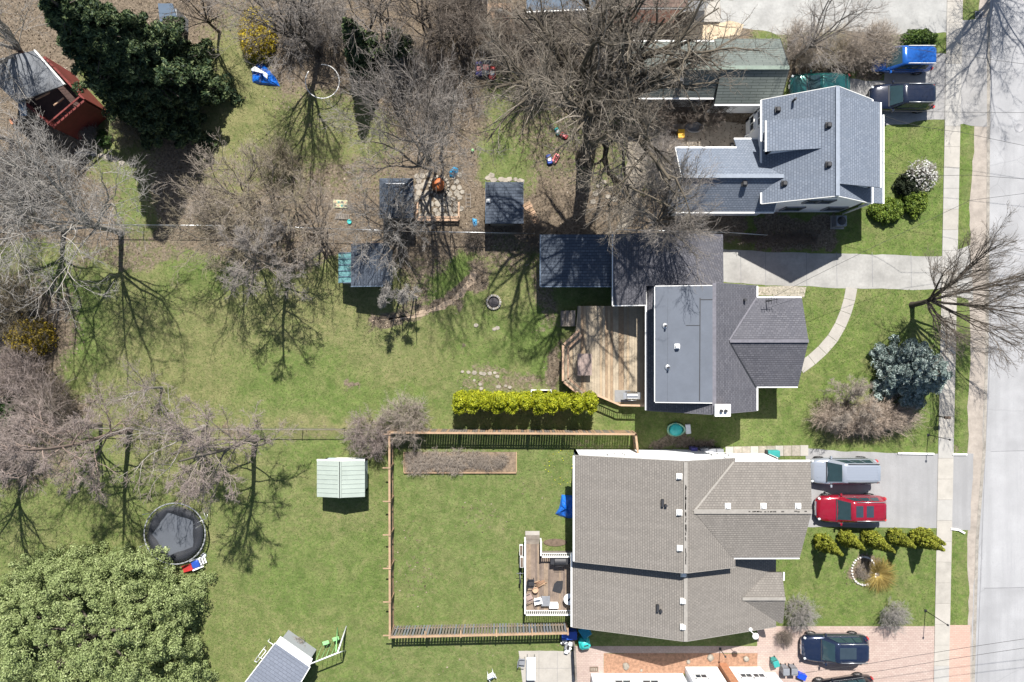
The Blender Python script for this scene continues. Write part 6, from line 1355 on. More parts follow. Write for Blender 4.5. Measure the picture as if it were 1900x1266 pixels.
# lower deck with white railings
zd2 = .8
dk2 = thing('deck', 'small brown deck with white picket railings behind the taupe house', 'deck', P(1015, 1070, 0))
pxd = [(973, 1010), (1002, 1010), (1002, 1028), (1062, 1028), (1062, 1134), (973, 1134)]
pl = [tuple(P(a, b, zd2)[:2]) for a, b in pxd]; deck_boards(dk2, [pl[0], pl[1], pl[2]] + pl[3:], zd2, .15, [M['deck2'], M['deck2'], simple('decking_brown2', (.24, .18, .13), .85, var=.3), simple('decking_brown3', (.15, .115, .095), .85, var=.3)], seed=2)
MB().prism(pl, .02, zd2 - .04, .004).build('skirt', M['wood_g'], dk2, world=True)
def picket(parent, a, b, z, m, gap=.13, h=.95, bw=.05):
    A_, B_ = P(*a, z), P(*b, z); d = B_ - A_; ang = math.atan2(d.y, d.x)
    MB().box((A_ + B_) / 2 + Vector((0, 0, h)), (d.length, .1, .045), rz=ang).build('rail_cap', m, parent, world=True); MB().box((A_ + B_) / 2 + Vector((0, 0, .12)), (d.length, .045, .06), rz=ang).build('rail', m, parent, world=True)
    me = MB().box((0, 0, 0), (bw, .045, h - .16)).mesh('baluster', m)
    for k in range(int(d.length / gap)): piece('baluster', me, A_ + d.normalized() * (.06 + k * gap) + Vector((0, 0, .14 + (h - .16) / 2)), parent, ang)
    for q in (A_, B_): MB().box(q + Vector((0, 0, (h + .08) / 2)), (.11, .11, h + .08), rz=ang).build('post', m, parent, world=True)
picket(dk2, (974, 1132), (1060, 1132), zd2, M['white']); picket(dk2, (974, 1132), (974, 998), zd2, M['white']); picket(dk2, (1003, 1026), (1060, 1026), zd2, M['white']); picket(dk2, (1003, 1026), (1003, 1000), zd2, M['white'])
for i in range(3):
    c = P(988, 1005 - i * 7, .5); MB().box((c.x, c.y, .62 - i * .18), (1.0, .29, .05)).build('stair_tread', M['wood_g'] if i < 2 else M['concrete'], dk2, world=True)
bbq('barbecue under a dark cover on the brown deck', 1038, 1035, zd2, M['dark'], w=1.25)
t = thing('table', 'round white table against the house on the brown deck', 'table', P(1055, 1106, zd2)); MB().lathe((0, 0, .68), [(.38, 0), (.4, .02), (.38, .04)], 20).build('tabletop', M['white'], t); MB().tube((0, 0, 0), (0, 0, .68), .04, .04, 8).build('pedestal', M['white'], t); MB().bbox((0, 0, .73), (.3, .1, .05), .02, rz=.7).build('dark_tray', M['dark'], t)
t = thing('floor_mat', 'curved dark mat lying on the brown deck', 'mat', P(1036, 1089, zd2 + .01)); MB().prism([(-.42, -.3), (.15, -.46), (.3, -.1), (.32, .42), (-.1, .40), (-.3, .2)], .0, .025).build('pad', M['dark'], t)
def chair(label, x, y, z, m, rz=0, group=None, tip=0):
    t = thing('garden_chair', label, 'chair', P(x, y, z), rz, group); t.rotation_euler.x = tip
    MB().bbox((0, 0, .42), (.46, .46, .05), .02).build('seat', m, t); MB().box((0, .24, .68), (.46, .04, .5), rx=-.2).build('backrest', m, t)
    for a in (-1, 1):
        for b in (-1, 1): MB().tube((a * .2, b * .2, 0), (a * .19, b * .18, .42), .022, .022, 6).build('leg', m, t)
        MB().box((a * .25, .02, .62), (.05, .42, .03)).build('armrest', m, t)
    return t
chair('white chair by the lower railing of the brown deck', 998, 1112, zd2, M['white'], .2)
chair('dark chair by the left railing of the brown deck', 985, 1078, zd2, M['dark'], 1.6); chair('brown chair in the clutter at the lower left of the brown deck', 981, 1104, zd2, M['brown'], 2.0)
t = thing('table', 'dark low table beside the white chair on the brown deck', 'table', P(1012, 1112, zd2)); MB().bbox((0, 0, .42), (.6, .7, .04), .02).build('tabletop', M['greyp'], t); [MB().tube((a * .25, b * .3, 0), (a * .25, b * .3, .41), .02, .02, 5).build('leg', M['greyp'], t) for a in (-1, 1) for b in (-1, 1)]
t = thing('firewood', 'heap of rusty brown firewood on the brown deck', 'firewood', P(1000, 1083, zd2)); rd = random.Random(3)
for i in range(11): 
    a = rd.uniform(.2, .7); c = Vector((rd.uniform(-.25, .25), rd.uniform(-.2, .2), .06 + .05 * (i // 4))); v = Vector((math.cos(a), math.sin(a), 0)) * .3; MB().tube(c - v, c + v, .045, .04, 6).build('log', M['mulch'] if i % 2 else M['wood'], t)
t = thing('storage_box', 'white box at the lower railing of the brown deck', 'box', P(1027, 1121, zd2)); MB().bbox((0, 0, .2), (.6, .32, .38), .02).build('body', M['white'], t); MB().bbox((0, 0, .41), (.63, .35, .04), .01).build('lid', M['white'], t)
t = thing('pot', 'round beige pot by the firewood on the brown deck', 'pot', P(993, 1093, zd2)); MB().lathe((0, 0, 0), [(.14, 0), (.2, .3), (.22, .31), (.15, .3), (.12, .22)], 14).build('body', M['wood_p'], t)
for i, (x, y, l) in enumerate([(967, 1020, 'upper'), (968, 1042, 'lower')]):
    t = thing('planter', 'white box planter hanging on the left railing of the brown deck, %s one' % l, 'planter', P(x, y, 1.2)); MB().bbox((0, 0, .1), (.24, .75, .22), .02).build('body', M['white'], t); MB().box((0, 0, .205), (.18, .68, .02)).build('soil', M['soil'], t)
t = thing('bicycle', 'dark bicycle leaning on the left side of the brown deck', 'bicycle', P(965, 1068)); 
for s in (-1, 1): MB().path([(0, s * .5 + .3 * math.cos(6.2832 * k / 14), .32 + .3 * math.sin(6.2832 * k / 14)) for k in range(15)], .022, 5).build('wheel', M['black'], t)
mb = MB(); mb.path([(0, -.5, .32), (0, -.15, .75), (0, .38, .72), (0, .5, .32)], .022, 6); mb.path([(0, -.15, .75), (0, 0, .3), (0, .38, .72)], .022, 6); mb.tube((-.25, .42, .9), (.25, .42, .9), .02, .02, 6); mb.tube((0, .38, .72), (0, .42, .9), .02, .02, 6); mb.build('frame', M['greyp'], t); MB().bbox((0, -.17, .84), (.14, .25, .06), .02).build('saddle', M['black'], t)

# ------------------------------------------------------------------ trampoline and toys
t = thing('trampoline', 'round black trampoline with drooping net between the two pinkish trees', 'trampoline', P(334, 985)); R1 = 2.12
ring = [(R1 * math.cos(6.2832 * k / 40), R1 * math.sin(6.2832 * k / 40), .85) for k in range(41)]
MB().path(ring, .05, 6).build('frame_ring', simple('dull_galvanised_tube', (.22, .23, .24), .6), t)
MB().lathe((0, 0, .80), [(R1 - .28, 0), (R1 - .28, .01)], 40).build('mat', M['tramp'], t)
me = MB().box((0, 0, 0), (.24, .016, .016)).mesh('spring', M['net'])
for k in range(72):
    a = 6.2832 * k / 72; piece('spring', me, (math.cos(a) * (R1 - .15), math.sin(a) * (R1 - .15), .84), t, a, world=False)
for k in range(6):
    a = .35 + 6.2832 * k / 6; v = Vector((math.cos(a), math.sin(a), 0)); MB().tube(v * (R1 + .02), v * (R1 + .02) + Vector((0, 0, .85)), .03, .03, 6).build('leg', M['alu'], t)
    tip = v * (R1 + (.25 if k in (2, 3) else .1)) + Vector((0, 0, [2.35, 2.1, 1.7, 1.3, 1.6, 2.2][k])); MB().tube(v * (R1 + .05) + Vector((0, 0, .4)), tip, .024, .024, 6).build('net_pole', M['alu'], t)
# sagging net: slumped inward band, pentagon outline over the mat
r = rng(9); seg = 60; rows = 6; vs = []
for j in range(rows):
    f = j / (rows - 1)
    for k in range(seg):
        a = 6.2832 * k / seg; am = ((a - 1.9) % (6.2832 / 5)) - 6.2832 / 10; pent = (R1 - .55) * math.cos(6.2832 / 10) / math.cos(am)
        rr_ = (R1 - .16) * (1 - f) + pent * f + .02 * math.sin(a * 9 + j); vs.append((rr_ * math.cos(a), rr_ * math.sin(a), .84 + .16 * math.sin(f * 3.0) + .02 * math.sin(a * 7)))
t0 = NT('black_mesh_net'); t0.b.inputs['Base Color'].default_value = (.018, .02, .026, 1); t0.b.inputs['Roughness'].default_value = .7; t0.b.inputs['Alpha'].default_value = .72
MB().add(vs, [(j * seg + k, j * seg + (k + 1) % seg, (j + 1) * seg + (k + 1) % seg, (j + 1) * seg + k) for j in range(rows - 1) for k in range(seg)], True).build('net', t0.m, t)
t1 = NT('loose_black_net'); t1.b.inputs['Base Color'].default_value = (.03, .032, .036, 1); t1.b.inputs['Alpha'].default_value = .55
out = [(-1.75, .98, .95), (-2.28, .15, .5), (-2.66, -.28, .12), (-1.9, -1.1, .1), (-1.55, -1.35, .9), (-2.12, -.1, .9)]
MB().add(out, [(0, 1, 5), (1, 2, 5), (2, 3, 5), (3, 4, 5)]).build('net_flap', t1.m, t)
out = [(-1.55, -1.35, .85), (-1.9, -1.1, .1), (-1.15, -2.2, .08), (-.3, -2.55, .08), (-.2, -2.08, .85)]
MB().add(out, [(0, 1, 2), (0, 2, 4), (2, 3, 4)]).build('net_flap', t1.m, t)
t = thing('ladder', 'thin metal step frame leaning at the right edge of the trampoline', 'ladder', P(392, 952)); mb = MB(); mb.tube((-.45, .45, .5), (0, -.25, .85), .02, .02, 5); mb.tube((-.1, .6, .1), (.05, -.1, .9), .02, .02, 5); mb.tube((-.9, -.6, 1.0), (0, -.2, .85), .02, .02, 5); mb.build('frame', M['alu'], t)
t = thing('toy_slide', 'small red, white and blue plastic slide below the trampoline', 'toy', P(366, 1043), .35)
MB().box((-.62, -.12, .28), (1.0, .42, .05), ry=-.42).build('chute', M['redp'], t)
for s in (-1, 1): MB().box((-.62, -.12 + s * .21, .33), (1.0, .04, .1), ry=-.42).build('chute_side', M['redp'], t); MB().box((.15, s * .32 - .05, .5), (.75, .09, .08), rz=.0, ry=.25).build('side_rail', M['white'], t)
MB().bbox((.05, -.05, .3), (.55, .55, .55), .08).build('tower', M['blue'], t)
for i in range(3): MB().box((.42 + i * .12, 0, .45 - i * .14), (.1, .5, .05)).build('step', M['white'], t)
MB().lathe((.62, .28, 0), [(.02, 0), (.2, .02), (.16, .2), (.02, .26)], 12).build('basket', M['tarpw'], t)
# above-ground ring
t = thing('pool_ring', 'thin white metal ring of an old pool frame under the bare tree at the top', 'pool frame', P(603, 158)); rg = [(1.18 * math.cos(k * 6.2832 / 36 - 4.3), 1.18 * math.sin(k * 6.2832 / 36 - 4.3), .75) for k in range(3, 35)]
MB().path(rg, .035, 6).build('ring', M['white'], t)
for k in range(2, 32, 5): q = rg[k]; MB().tube((q[0] * 1.03, q[1] * 1.03, 0), q, .02, .02, 5).build('leg', M['white'], t)
# tarps
def tarp(label, x, y, pts, hz, m, seed, name='tarp', extra=None):
    r = rng(seed); n = 16; t = thing(name, label, 'tarp', P(x, y)); poly = [Vector((p[0] * K, -p[1] * K)) for p in pts]; vs = []; k = len(poly); rings = 7
    for j in range(rings):
        f = 1 - j / (rings - 1) * .98
        for i in range(n * 2):
            u = i / (n * 2) * k; a = poly[int(u) % k]; b = poly[(int(u) + 1) % k]; p = a.lerp(b, u - int(u)) * f; ph = math.atan2(p.y, p.x)
            vs.append((p.x, p.y, .02 + hz * (1 - f) ** .8 * (1 + .25 * math.sin(ph * 5 + seed)) + (r.uniform(0, .09) * hz if j else 0) + .04 * abs(math.sin(ph * 11 + j)) * (j > 0)))
    q = n * 2; fs = [(j * q + i, j * q + (i + 1) % q, (j + 1) * q + (i + 1) % q, (j + 1) * q + i) for j in range(rings - 1) for i in range(q)]; fs.append(tuple((rings - 1) * q + i for i in range(q)))
    MB().add(vs, fs).build('sheet', m, t)
    if extra:
        MB().add([(a * K, -b * K, c) for a, b, c in extra[0]], [tuple(range(len(extra[0])))]).build('fold', extra[1], t)
    return t
tarp('crumpled blue tarp with white folds on the dry grass at the upper left', 492, 143, [(-24, -12), (-14, -26), (-2, -24), (8, -12), (20, 2), (28, 18), (12, 16), (-10, 14), (-24, 10)], .55, M['tarp'], 1, extra=([(-24, -12, .3), (-14, -14, .62), (2, -6, .72), (10, 0, .6), (8, 8, .5), (-4, -2, .66), (-22, -8, .4)], M['tarpw']))
tarp('blue tarp against the back wall of the taupe house', 1048, 940, [(-6, -22), (18, -20), (18, 20), (8, 22), (-8, 18), (-18, 14), (-10, 2)], .55, M['tarp'], 2)
tarp('small shiny blue crumpled cover beside the rusty fire dome', 842, 321, [(-9, -2), (0, -12), (9, -8), (8, 2), (0, 10), (-8, 8)], .4, simple('shiny_blue', (.01, .22, .42), .2, var=.5, scale=7), 3)
tarp('small light blue plastic sheet on the earth left of the slate shed', 880, 413, [(-4, -8), (5, -6), (6, 7), (-2, 9)], .15, M['lblue'], 5)
# rusty fire dome
t = thing('fire_dome', 'round rusty orange fire dome standing in a stone ring', 'fire pit', P(815, 346)); rd = random.Random(4)
for k in range(18):
    a = 6.2832 * k / 18; MB().bbox((.66 * math.cos(a), .66 * math.sin(a), .1), (.2, .17, .2), .03, rz=a + rd.uniform(-.1, .1)).build('ring_stone', M['stone'], t)
mb = MB(); n = 28; prof = [(.30, .30), (.42, .42), (.455, .6), (.40, .8), (.26, .93), (.09, .98)]; vs = []
for r_, z in prof:
    for i in range(n): a = 6.2832 * i / n; q = r_ * (1 + .05 * math.cos(a * 14)); vs.append((q * math.cos(a), q * math.sin(a), z))
mb.add(vs, [(k * n + i, k * n + (i + 1) % n, (k + 1) * n + (i + 1) % n, (k + 1) * n + i) for k in range(5) for i in range(n)] + [tuple(5 * n + i for i in range(n)), tuple(n - 1 - i for i in range(n))], True); mb.build('dome', M['rust'], t)
for k in range(3): a = k * 2.094; MB().tube((.4 * math.cos(a), .4 * math.sin(a), 0), (.3 * math.cos(a), .3 * math.sin(a), .4), .03, .03, 6).build('leg', M['dark'], t)
t = thing('fire_pit', 'round stone fire pit with ash on the middle lawn', 'fire pit', P(916, 561))
for k in range(20):
    a = 6.2832 * k / 20; MB().bbox((.47 * math.cos(a), .47 * math.sin(a), .09), (.16, .145, .2 * rd.uniform(.8, 1.1)), .03, rz=a + rd.uniform(-.1, .1)).build('ring_stone', M['stone'] if k % 3 else slabmats[2], t)
MB().lathe((0, 0, .02), [(.40, 0), (.3, .03), (.05, .05)], 16).build('ash', simple('ash_and_char', (.06, .055, .06), .95, var=.7, scale=9), t)
# wooden bench frame by the flagstones
t = thing('garden_bench', 'u-shaped wooden bench around the lower flagstones', 'bench', P(815, 398))
for (x, y, a, b) in ((776, 392, .12, 1.1), (852, 392, .12, 1.1), (814, 410, 2.9, .14), (814, 405, 2.9, .13)): 
    c = P(x, y) - t.location; MB().box((c.x, c.y, .44), (a, b, .05)).build('seat_board', M['wood_p'], t)
for x, y in ((776, 378), (776, 408), (852, 378), (852, 408), (814, 408)): c = P(x, y) - t.location; MB().box((c.x, c.y, .2), (.09, .09, .42)).build('leg', M['wood_p'], t)
t = thing('plank', 'pale vertical timber post lying beside the wooden bench', 'plank', P(770, 400)); MB().box((0, 0, .05), (.16, 1.6, .1)).build('board', M['wood_p'], t)
t = thing('ladder', 'pale wooden ladder lying on the earth right of the flagstones', 'ladder', P(869, 372))
for s in (-1, 1): MB().box((s * .16, 0, .05), (.05, 1.1, .06)).build('stile', M['wood_g'], t)
for k in range(4): MB().box((0, -.42 + .28 * k, .05), (.28, .05, .04)).build('rung', M['wood_g'], t)
t = thing('stacked_timber', 'slanted stack of pale boards right of the slate shed', 'timber', P(986, 397), math.radians(-62))
for k in range(7): MB().box((-.75 + k * .25, 0.02 * (k % 2), .12 + .02 * (k % 3)), (.21, .62 - .02 * k, .05)).build('board', M['wood_p'] if k % 2 else M['wood'], t)
for s in (-1, 1): MB().box((0, s * .2, .05), (1.75, .07, .08)).build('bearer', M['wood_g'], t)
t = thing('plant_tray', 'flat tray of painted squares on the earth near the thicket', 'tray', P(632, 379), -.05); MB().bbox((0, 0, .05), (1.0, .55, .08), .01).build('frame', M['lime'] and simple('cream_tray', (.45, .45, .28), .8), t)
for i in range(8): MB().bbox((-.36 + (i % 4) * .24, -.12 + (i // 4) * .24, .095), (.15, .14, .03), .01, rz=i).build('cell', [M['dark'], M['wood_p'], M['teal']][i % 3], t)
t = thing('pallet', 'small pallet of pale slats below the painted tray', 'pallet', P(636, 402), -.08)
for k in range(8): MB().box((-.44 + k * .125, 0, .1), (.09, .4, .03)).build('slat', M['wood_g'], t)
for s in (-1, 1): MB().box((0, s * .15, .045), (1.0, .06, .07)).build('bearer', M['wood_g'], t)
t = thing('plastic_tub', 'turquoise plastic tub on the earth under the small pallet', 'tub', P(649, 412)); MB().lathe((0, 0, 0), [(.1, 0), (.15, .15), (.16, .16), (.13, .14), (.1, .05)], 12).build('body', M['turq'], t)
# ride-on toys
def rideon(label, x, y, m1, m2, rz, s=1.0):
    t = thing('ride_on_toy', label, 'toy car', P(x, y), rz, 'ride-on toys'); 
    MB().bbox((0, 0, .25 * s), (.5 * s, .95 * s, .28 * s), .08 * s).build('body', m1, t); MB().bbox((0, -.05 * s, .43 * s), (.34 * s, .34 * s, .12 * s), .04 * s).build('seat', m2, t); MB().box((0, .2 * s, .48 * s), (.36 * s, .03, .16 * s), rx=.5).build('windscreen', M['glass'], t)
    for a in (-1, 1):
        for b in (-1, 1): MB().tube((a * .2 * s, b * .32 * s, .12 * s), (a * .29 * s, b * .32 * s, .12 * s), .12 * s, .12 * s, 12).build('wheel', M['dark'], t)
    return t
rideon('purple ride-on toy car, leftmost of the three at the top', 889, 130, M['purple'], M['pink'], .05, 1.0); rideon('grey ride-on toy truck with a pink frame, middle of the three at the top', 902, 128, M['greyp'], M['pink'], -.1, 1.15); rideon('red and white ride-on toy car, right of the three at the top', 914, 138, M['redp'], M['white'], -.15, .9)
rideon('teal toy scooter car on the upper lawn', 1034, 245, M['turq'], M['white'], .4, .55); rideon('red toy car lying beside the teal one on the upper lawn', 1046, 253, M['redp'], M['pink'], 1.0, .6)
rideon('blue toy car under the big bare tree', 1019, 297, M['blue'], M['white'], .2, .7); rideon('pink toy car under the big bare tree', 1031, 295, M['pink'], M['redp'], -.5, .7)
t = thing('toy_ball', 'small yellow-green ball on the upper lawn', 'ball', P(877, 280)); MB().ball((0, 0, .12), .12).build('ball', M['lime'], t)
# back patio things of the white house
t = thing('storage_box', 'bright yellow box on the patio behind the white house', 'box', P(1261, 252)); MB().bbox((0, 0, .28), (.42, .55, .55), .02).build('body', M['yellow'], t); MB().bbox((0, 0, .58), (.45, .58, .05), .01).build('lid', M['yellow'], t)
t = thing('garden_pond', 'small oval grey tub pond under the branches behind the white house', 'tub', P(1287, 238)); mb = MB()
n = 24; vs = []
for r_, z in ((1, 0), (1.04, .3), (.96, .31), (.9, .15)):
    for i in range(n): a = 6.2832 * i / n; vs.append((.62 * r_ * math.cos(a), .34 * r_ * math.sin(a), z))
mb.add(vs, [(k * n + i, k * n + (i + 1) % n, (k + 1) * n + (i + 1) % n, (k + 1) * n + i) for k in range(3) for i in range(n)] + [tuple(3 * n + i for i in range(n))]); mb.build('basin', M['greyp'], t)
t = thing('pot', 'dark brown round pot left of the yellow box', 'pot', P(1246, 254)); MB().lathe((0, 0, 0), [(.22, 0), (.3, .3), (.32, .31), (.26, .28), (.2, .2)], 14).build('body', M['soil'], t)
t = thing('pot', 'small dark pot by the wing of the white house on the tan patio', 'pot', P(1357, 270)); MB().lathe((0, 0, 0), [(.1, 0), (.14, .25), (.1, .24)], 12).build('body', M['dark'], t)
t = thing('box_planter', 'small pale trough above the yellow box', 'planter', P(1252, 235)); MB().bbox((0, 0, .12), (.4, .2, .24), .02).build('body', M['concrete'], t)
t = thing('garden_ornament', 'white bent garden ornament by the back door of the white house', 'ornament', P(1383, 256)); MB().path([(-.1, -.2, 0), (-.15, 0, .5), (.1, .15, .8), (.12, .3, .1)], .05, 6).build('body', M['white'], t)
# air conditioners, bins
def ac(label, x, y, m=None):
    t = thing('air_conditioner', label, 'air conditioner', P(x, y)); MB().bbox((0, 0, .4), (.75, .75, .75), .04).build('casing', M['greyp'], t); MB().lathe((0, 0, .78), [(.30, 0), (.3, .015), (.04, .02)], 16).build('fan_grille', M['dark'], t); MB().box((0, 0, .02), (.95, .95, .05)).build('base', M['concrete'], t); return t
ac('grey air conditioner in the shade below the grey house', 1259, 752); ac('grey air conditioner in the shade below the white house', 1553, 413)
def bin_(label, x, y, m, rz=0, w=.5, h=.9, group=None, lidm=None):
    t = thing('wheelie_bin', label, 'bin', P(x, y), rz, group); MB().box((0, 0, h / 2), (w, w * 1.05, h), taper=1.0).build('body', m, t); MB().bbox((0, -.02, h + .03), (w * 1.08, w * 1.18, .07), .025).build('lid', lidm or m, t)
    for s in (-1, 1): MB().tube((s * w * .35, w * .5, .1), (s * w * .45, w * .5, .1), .1, .1, 10).build('wheel', M['black'], t)
    MB().tube((-w * .4, w * .58, h), (w * .4, w * .58, h), .02, .02, 5).build('handle', M['dark'], t); return t
bin_('purple-blue bin, leftmost of the bins above the taupe house', 1284, 834, M['purple'], w=.42, h=.7); bin_('grey bin with slanted lid in the row above the taupe house', 1302, 836, M['greyp'], .1, .5, .85); bin_('grey bin in the middle of the row at the top wall of the taupe house', 1316, 837, M['greyp'], 0, .5, .85); bin_('grey bin at the right end of the row at the top taupe wall', 1330, 837, M['greyp'], -.05, .46, .85)
t = thing('wheelie_bin', 'green bin lying on its side on the square slabs', 'bin', P(1432, 841), 0); MB().bbox((0, 0, .28), (.85, .5, .5), .06).build('body', M['teal'], t); MB().bbox((-.47, 0, .28), (.08, .52, .5), .02).build('lid', M['dark'], t)
bin_('blue barrel bin, left of two by the fence corner', 1048, 1172, M['blue'], 0, .5, .7); bin_('blue barrel bin, right of two by the fence corner', 1062, 1172, M['blue'], 0, .5, .7)
bin_('tilted teal-blue bin beside the rear corner of the taupe house', 1083, 1164, simple('teal_blue', (.0, .17, .26), .45), .6, .62, .9)
bin_('small green bin by the corner of the white flat-roofed house', 1434, 1224, M['teal'], .3, .38, .7); bin_('grey bin, left of the pair by the white flat-roofed house', 1452, 1238, M['greyp'], 0, .42, .75); bin_('grey bin, right of the pair by the white flat-roofed house', 1467, 1238, M['greyp'], 0, .42, .75)
t = thing('recycling_box', 'bright blue box at the corner of the white flat-roofed house', 'box', P(1485, 1252), -.4); MB().bbox((0, 0, .2), (.6, .4, .4), .03).build('body', simple('cobalt_plastic', (.01, .06, .6), .4), t)
t = thing('compost_bin', 'bright turquoise compost bin below the teal-blue bin', 'bin', P(1083, 1188), .2); MB().bbox((0, 0, .42), (.78, .78, .84), .16).build('body', M['turq'], t); MB().lathe((0, 0, .84), [(.28, 0), (.26, .05), (.05, .07)], 14).build('lid', M['turq'], t); MB().box((.08, -.05, .93), (.3, .06, .05)).build('handle', M['dark'], t)
t = thing('junk_pile', 'pile of grey and white junk left of the short brown fence', 'junk', P(1053, 1195)); rd = random.Random(12)
for i in range(14): MB().bbox((rd.uniform(-.45, .35), rd.uniform(-.6, .45), .15 + rd.uniform(0, .3)), (rd.uniform(.15, .4), rd.uniform(.15, .4), rd.uniform(.1, .35)), .03, rz=rd.random() * 3).build('item', [M['greyp'], M['white'], M['dark'], M['tarpw']][i % 4], t)
t = thing('sandbox', 'green turtle-shaped sandbox in the shade between the houses', 'sandbox', P(1253, 797)); mb = MB(); n = 26; vs = []
for r_, z in ((.95, 0), (1.0, .2), (.95, .24), (.80, .22)):
    for i in range(n): a = 6.2832 * i / n; vs.append((.66 * r_ * math.cos(a) * (1 + .05 * math.cos(3 * a)), .48 * r_ * math.sin(a), z))
mb.add(vs, [(k * n + i, k * n + (i + 1) % n, (k + 1) * n + (i + 1) % n, (k + 1) * n + i) for k in range(3) for i in range(n)]); mb.build('rim', simple('pale_green_plastic', (.22, .42, .28), .5), t)
MB().lathe((0, 0, .19), [(.50, 0), (.36, .1), (.05, .14)], 16, jit=.06, rd=random.Random(2)).build('shell', M['turq'], t)
t = thing('storage_box', 'small white plastic lid box right of the turtle sandbox', 'box', P(1276, 796), .1); MB().bbox((0, 0, .1), (.36, .68, .2), .04).build('body', M['tarpw'], t)
# raised frames and beds
t = thing('planting_border', 'small square white timber frame at the left end of the hedge', 'planter', P(1004, 733))
for c, d in (((0, .36, .2), (1.45, .06, .4)), ((-.7, 0, .2), (.06, .66, .4)), ((.7, 0, .2), (.06, .66, .4))): MB().box(c, d).build('side_board', M['tarpw'], t)
MB().box((0, 0, .05), (1.3, .66, .08)).build('soil', M['soil'], t)
t = thing('raised_bed', 'long timber-edged planting bed inside the wooden fence', 'planting bed', P(854, 858))
for c, d in (((0, -.72, .09), (7.9, .07, .18)), ((3.95, 0.03, .09), (.07, 1.42, .18)), ((-3.95, 0.03, .09), (.07, 1.42, .18))): MB().box(c, d).build('edging', M['wood'], t)
MB().box((0, .03, .03), (7.8, 1.4, .05)).build('soil', simple('bed_litter', (.20, .15, .105), .95, var=.5, scale=6, bump=.6), t)
t = thing('planting_bed', 'dark soil crescent bed above the brown deck railing', 'planting bed', P(1030, 1007)); MB().prism([(1.0 * math.cos(a) * .85, .28 * math.sin(a)) for a in [k * .52 for k in range(12)]], 0, .06, .1).build('soil', M['soil'], t)
# bottom-left playhouse with swings and soccer frames
t = thing('playhouse', 'grey-roofed playhouse set at an angle at the bottom edge', 'playhouse', P(510, 1245)); 
hz = 2.2; c1, c2, c3, c4 = P(520, 1182, hz), P(580, 1222, hz), P(545, 1275, hz), P(440, 1290, hz)
A_, B_ = P(520, 1181, 2.0), P(580, 1223, 2.0); R0, R1_ = P(511, 1194, 2.5), P(574, 1238, 2.5); e0, e1 = P(430, 1300, 1.9), P(508, 1350, 1.9)
fm = simple('white_felt_roof', (.62, .62, .64), .8, var=.08); fm2 = shingle('playhouse_shingles', lin(118, 124, 136), lin(108, 114, 126), lin(98, 103, 114), bw=.35, rh=.25, blotch=.5)
panel('roof', [A_, B_, R1_, R0], fm, t, .07); panel('roof', [R0, R1_, e1, e0], fm2, t, .07)
trimbar('fascia', R0 + Vector((-.04, .0, -.02)), e0 + Vector((-.04, 0, -.02)), M['white'], t, .06, .12); trimbar('fascia', R1_ + Vector((.04, 0, -.02)), e1 + Vector((.04, 0, -.02)), M['white'], t, .06, .12)
g = [p.lerp((A_ + e1) / 2, .1) for p in (A_, B_, e1, e0)]; MB().prism([(p.x, p.y) for p in g], 0, 1.85).build('wall', M['siding_g'], t, world=True)
t = thing('swing_set', 'swing beam with two lime green seats attached to the playhouse', 'swing set', P(600, 1222))
b0, b1 = P(576, 1232, 2.2), P(626, 1212, 2.2); o = t.location
MB().tube(b0 - o, b1 - o, .05, .05, 8).build('beam', M['tarpw'], t)
for dx, dy in ((.45, 1.0), (.35, -.7), (0, .45)): MB().tube(b1 - o, Vector((b1.x + dx * .3, b1.y + dy, 0)) - o, .045, .045, 6).build('leg', M['tarpw'], t)
MB().tube(b1 - o + Vector((-.1, .1, 0)), Vector((b1.x - .5, b1.y + .9, 0)) - o, .035, .035, 6).build('leg', M['lime'], t)
for f in (.28, .66):
    q = b0.lerp(b1, f) - o; s = Vector((.15, .6, -1.55)); mb = MB(); mb.tube(q + Vector((-.15, 0, 0)), q + s + Vector((-.18, 0, 0)), .012, .012, 4); mb.tube(q + Vector((.15, 0, 0)), q + s + Vector((.18, 0, 0)), .012, .012, 4); mb.build('rope', M['lime'], t)
    MB().bbox(q + s, (.46, .26, .08), .03, rz=.3).build('swing_seat', M['lime'], t)
t = thing('goal_frame', 'thin white tube frames standing left of the playhouse', 'frame', P(482, 1215)); o = t.location
def tp(x, y, z): return P(x, y, z) - o
mb = MB(); mb.path([tp(472, 1227, .6), tp(489, 1204, .6), tp(494, 1208, .6), tp(477, 1229, .6), tp(472, 1227, .6)], .025, 5); mb.path([tp(497, 1190, .9), tp(508, 1197, 1.2)], .03, 5); mb.path([tp(477, 1218, .6), tp(488, 1223, 1.2)], .025, 5)
for a, b in ((472, 1227), (489, 1204), (497, 1190)): mb.tube(tp(a, b, .6), tp(a, b, .6) - Vector((0, 0, .6)), .02, .02, 5)
mb.build('tubes', M['tarpw'], t)
t = thing('table', 'long white table on the pale patio at the bottom edge', 'table', P(985, 1233)); MB().bbox((0, 0, .74), (.62, 1.6, .05), .02).build('tabletop', M['tarpw'], t)
for a in (-1, 1):
    for b in (-1, 1): MB().tube((a * .25, b * .7, 0), (a * .25, b * .7, .72), .025, .025, 6).build('leg', M['greyp'], t)
chair('grey chair left of the long white table', 968, 1224, 0, M['greyp'], 1.5); chair('pale tipped garden chair on the lawn at the bottom edge', 911, 1247, 0, M['tarpw'], .5, tip=.3)
t = thing('doormat', 'dark patterned mat on the paver walk at the bottom edge', 'mat', P(1102, 1242, .03)); MB().bbox((0, 0, .012), (.6, .36, .02), .005).build('pad', M['soil'], t)
for i in range(4): MB().bbox((-.2 + i * .13, 0, .026), (.05, .2, .01), .003).build('stripe', M['stone'], t)
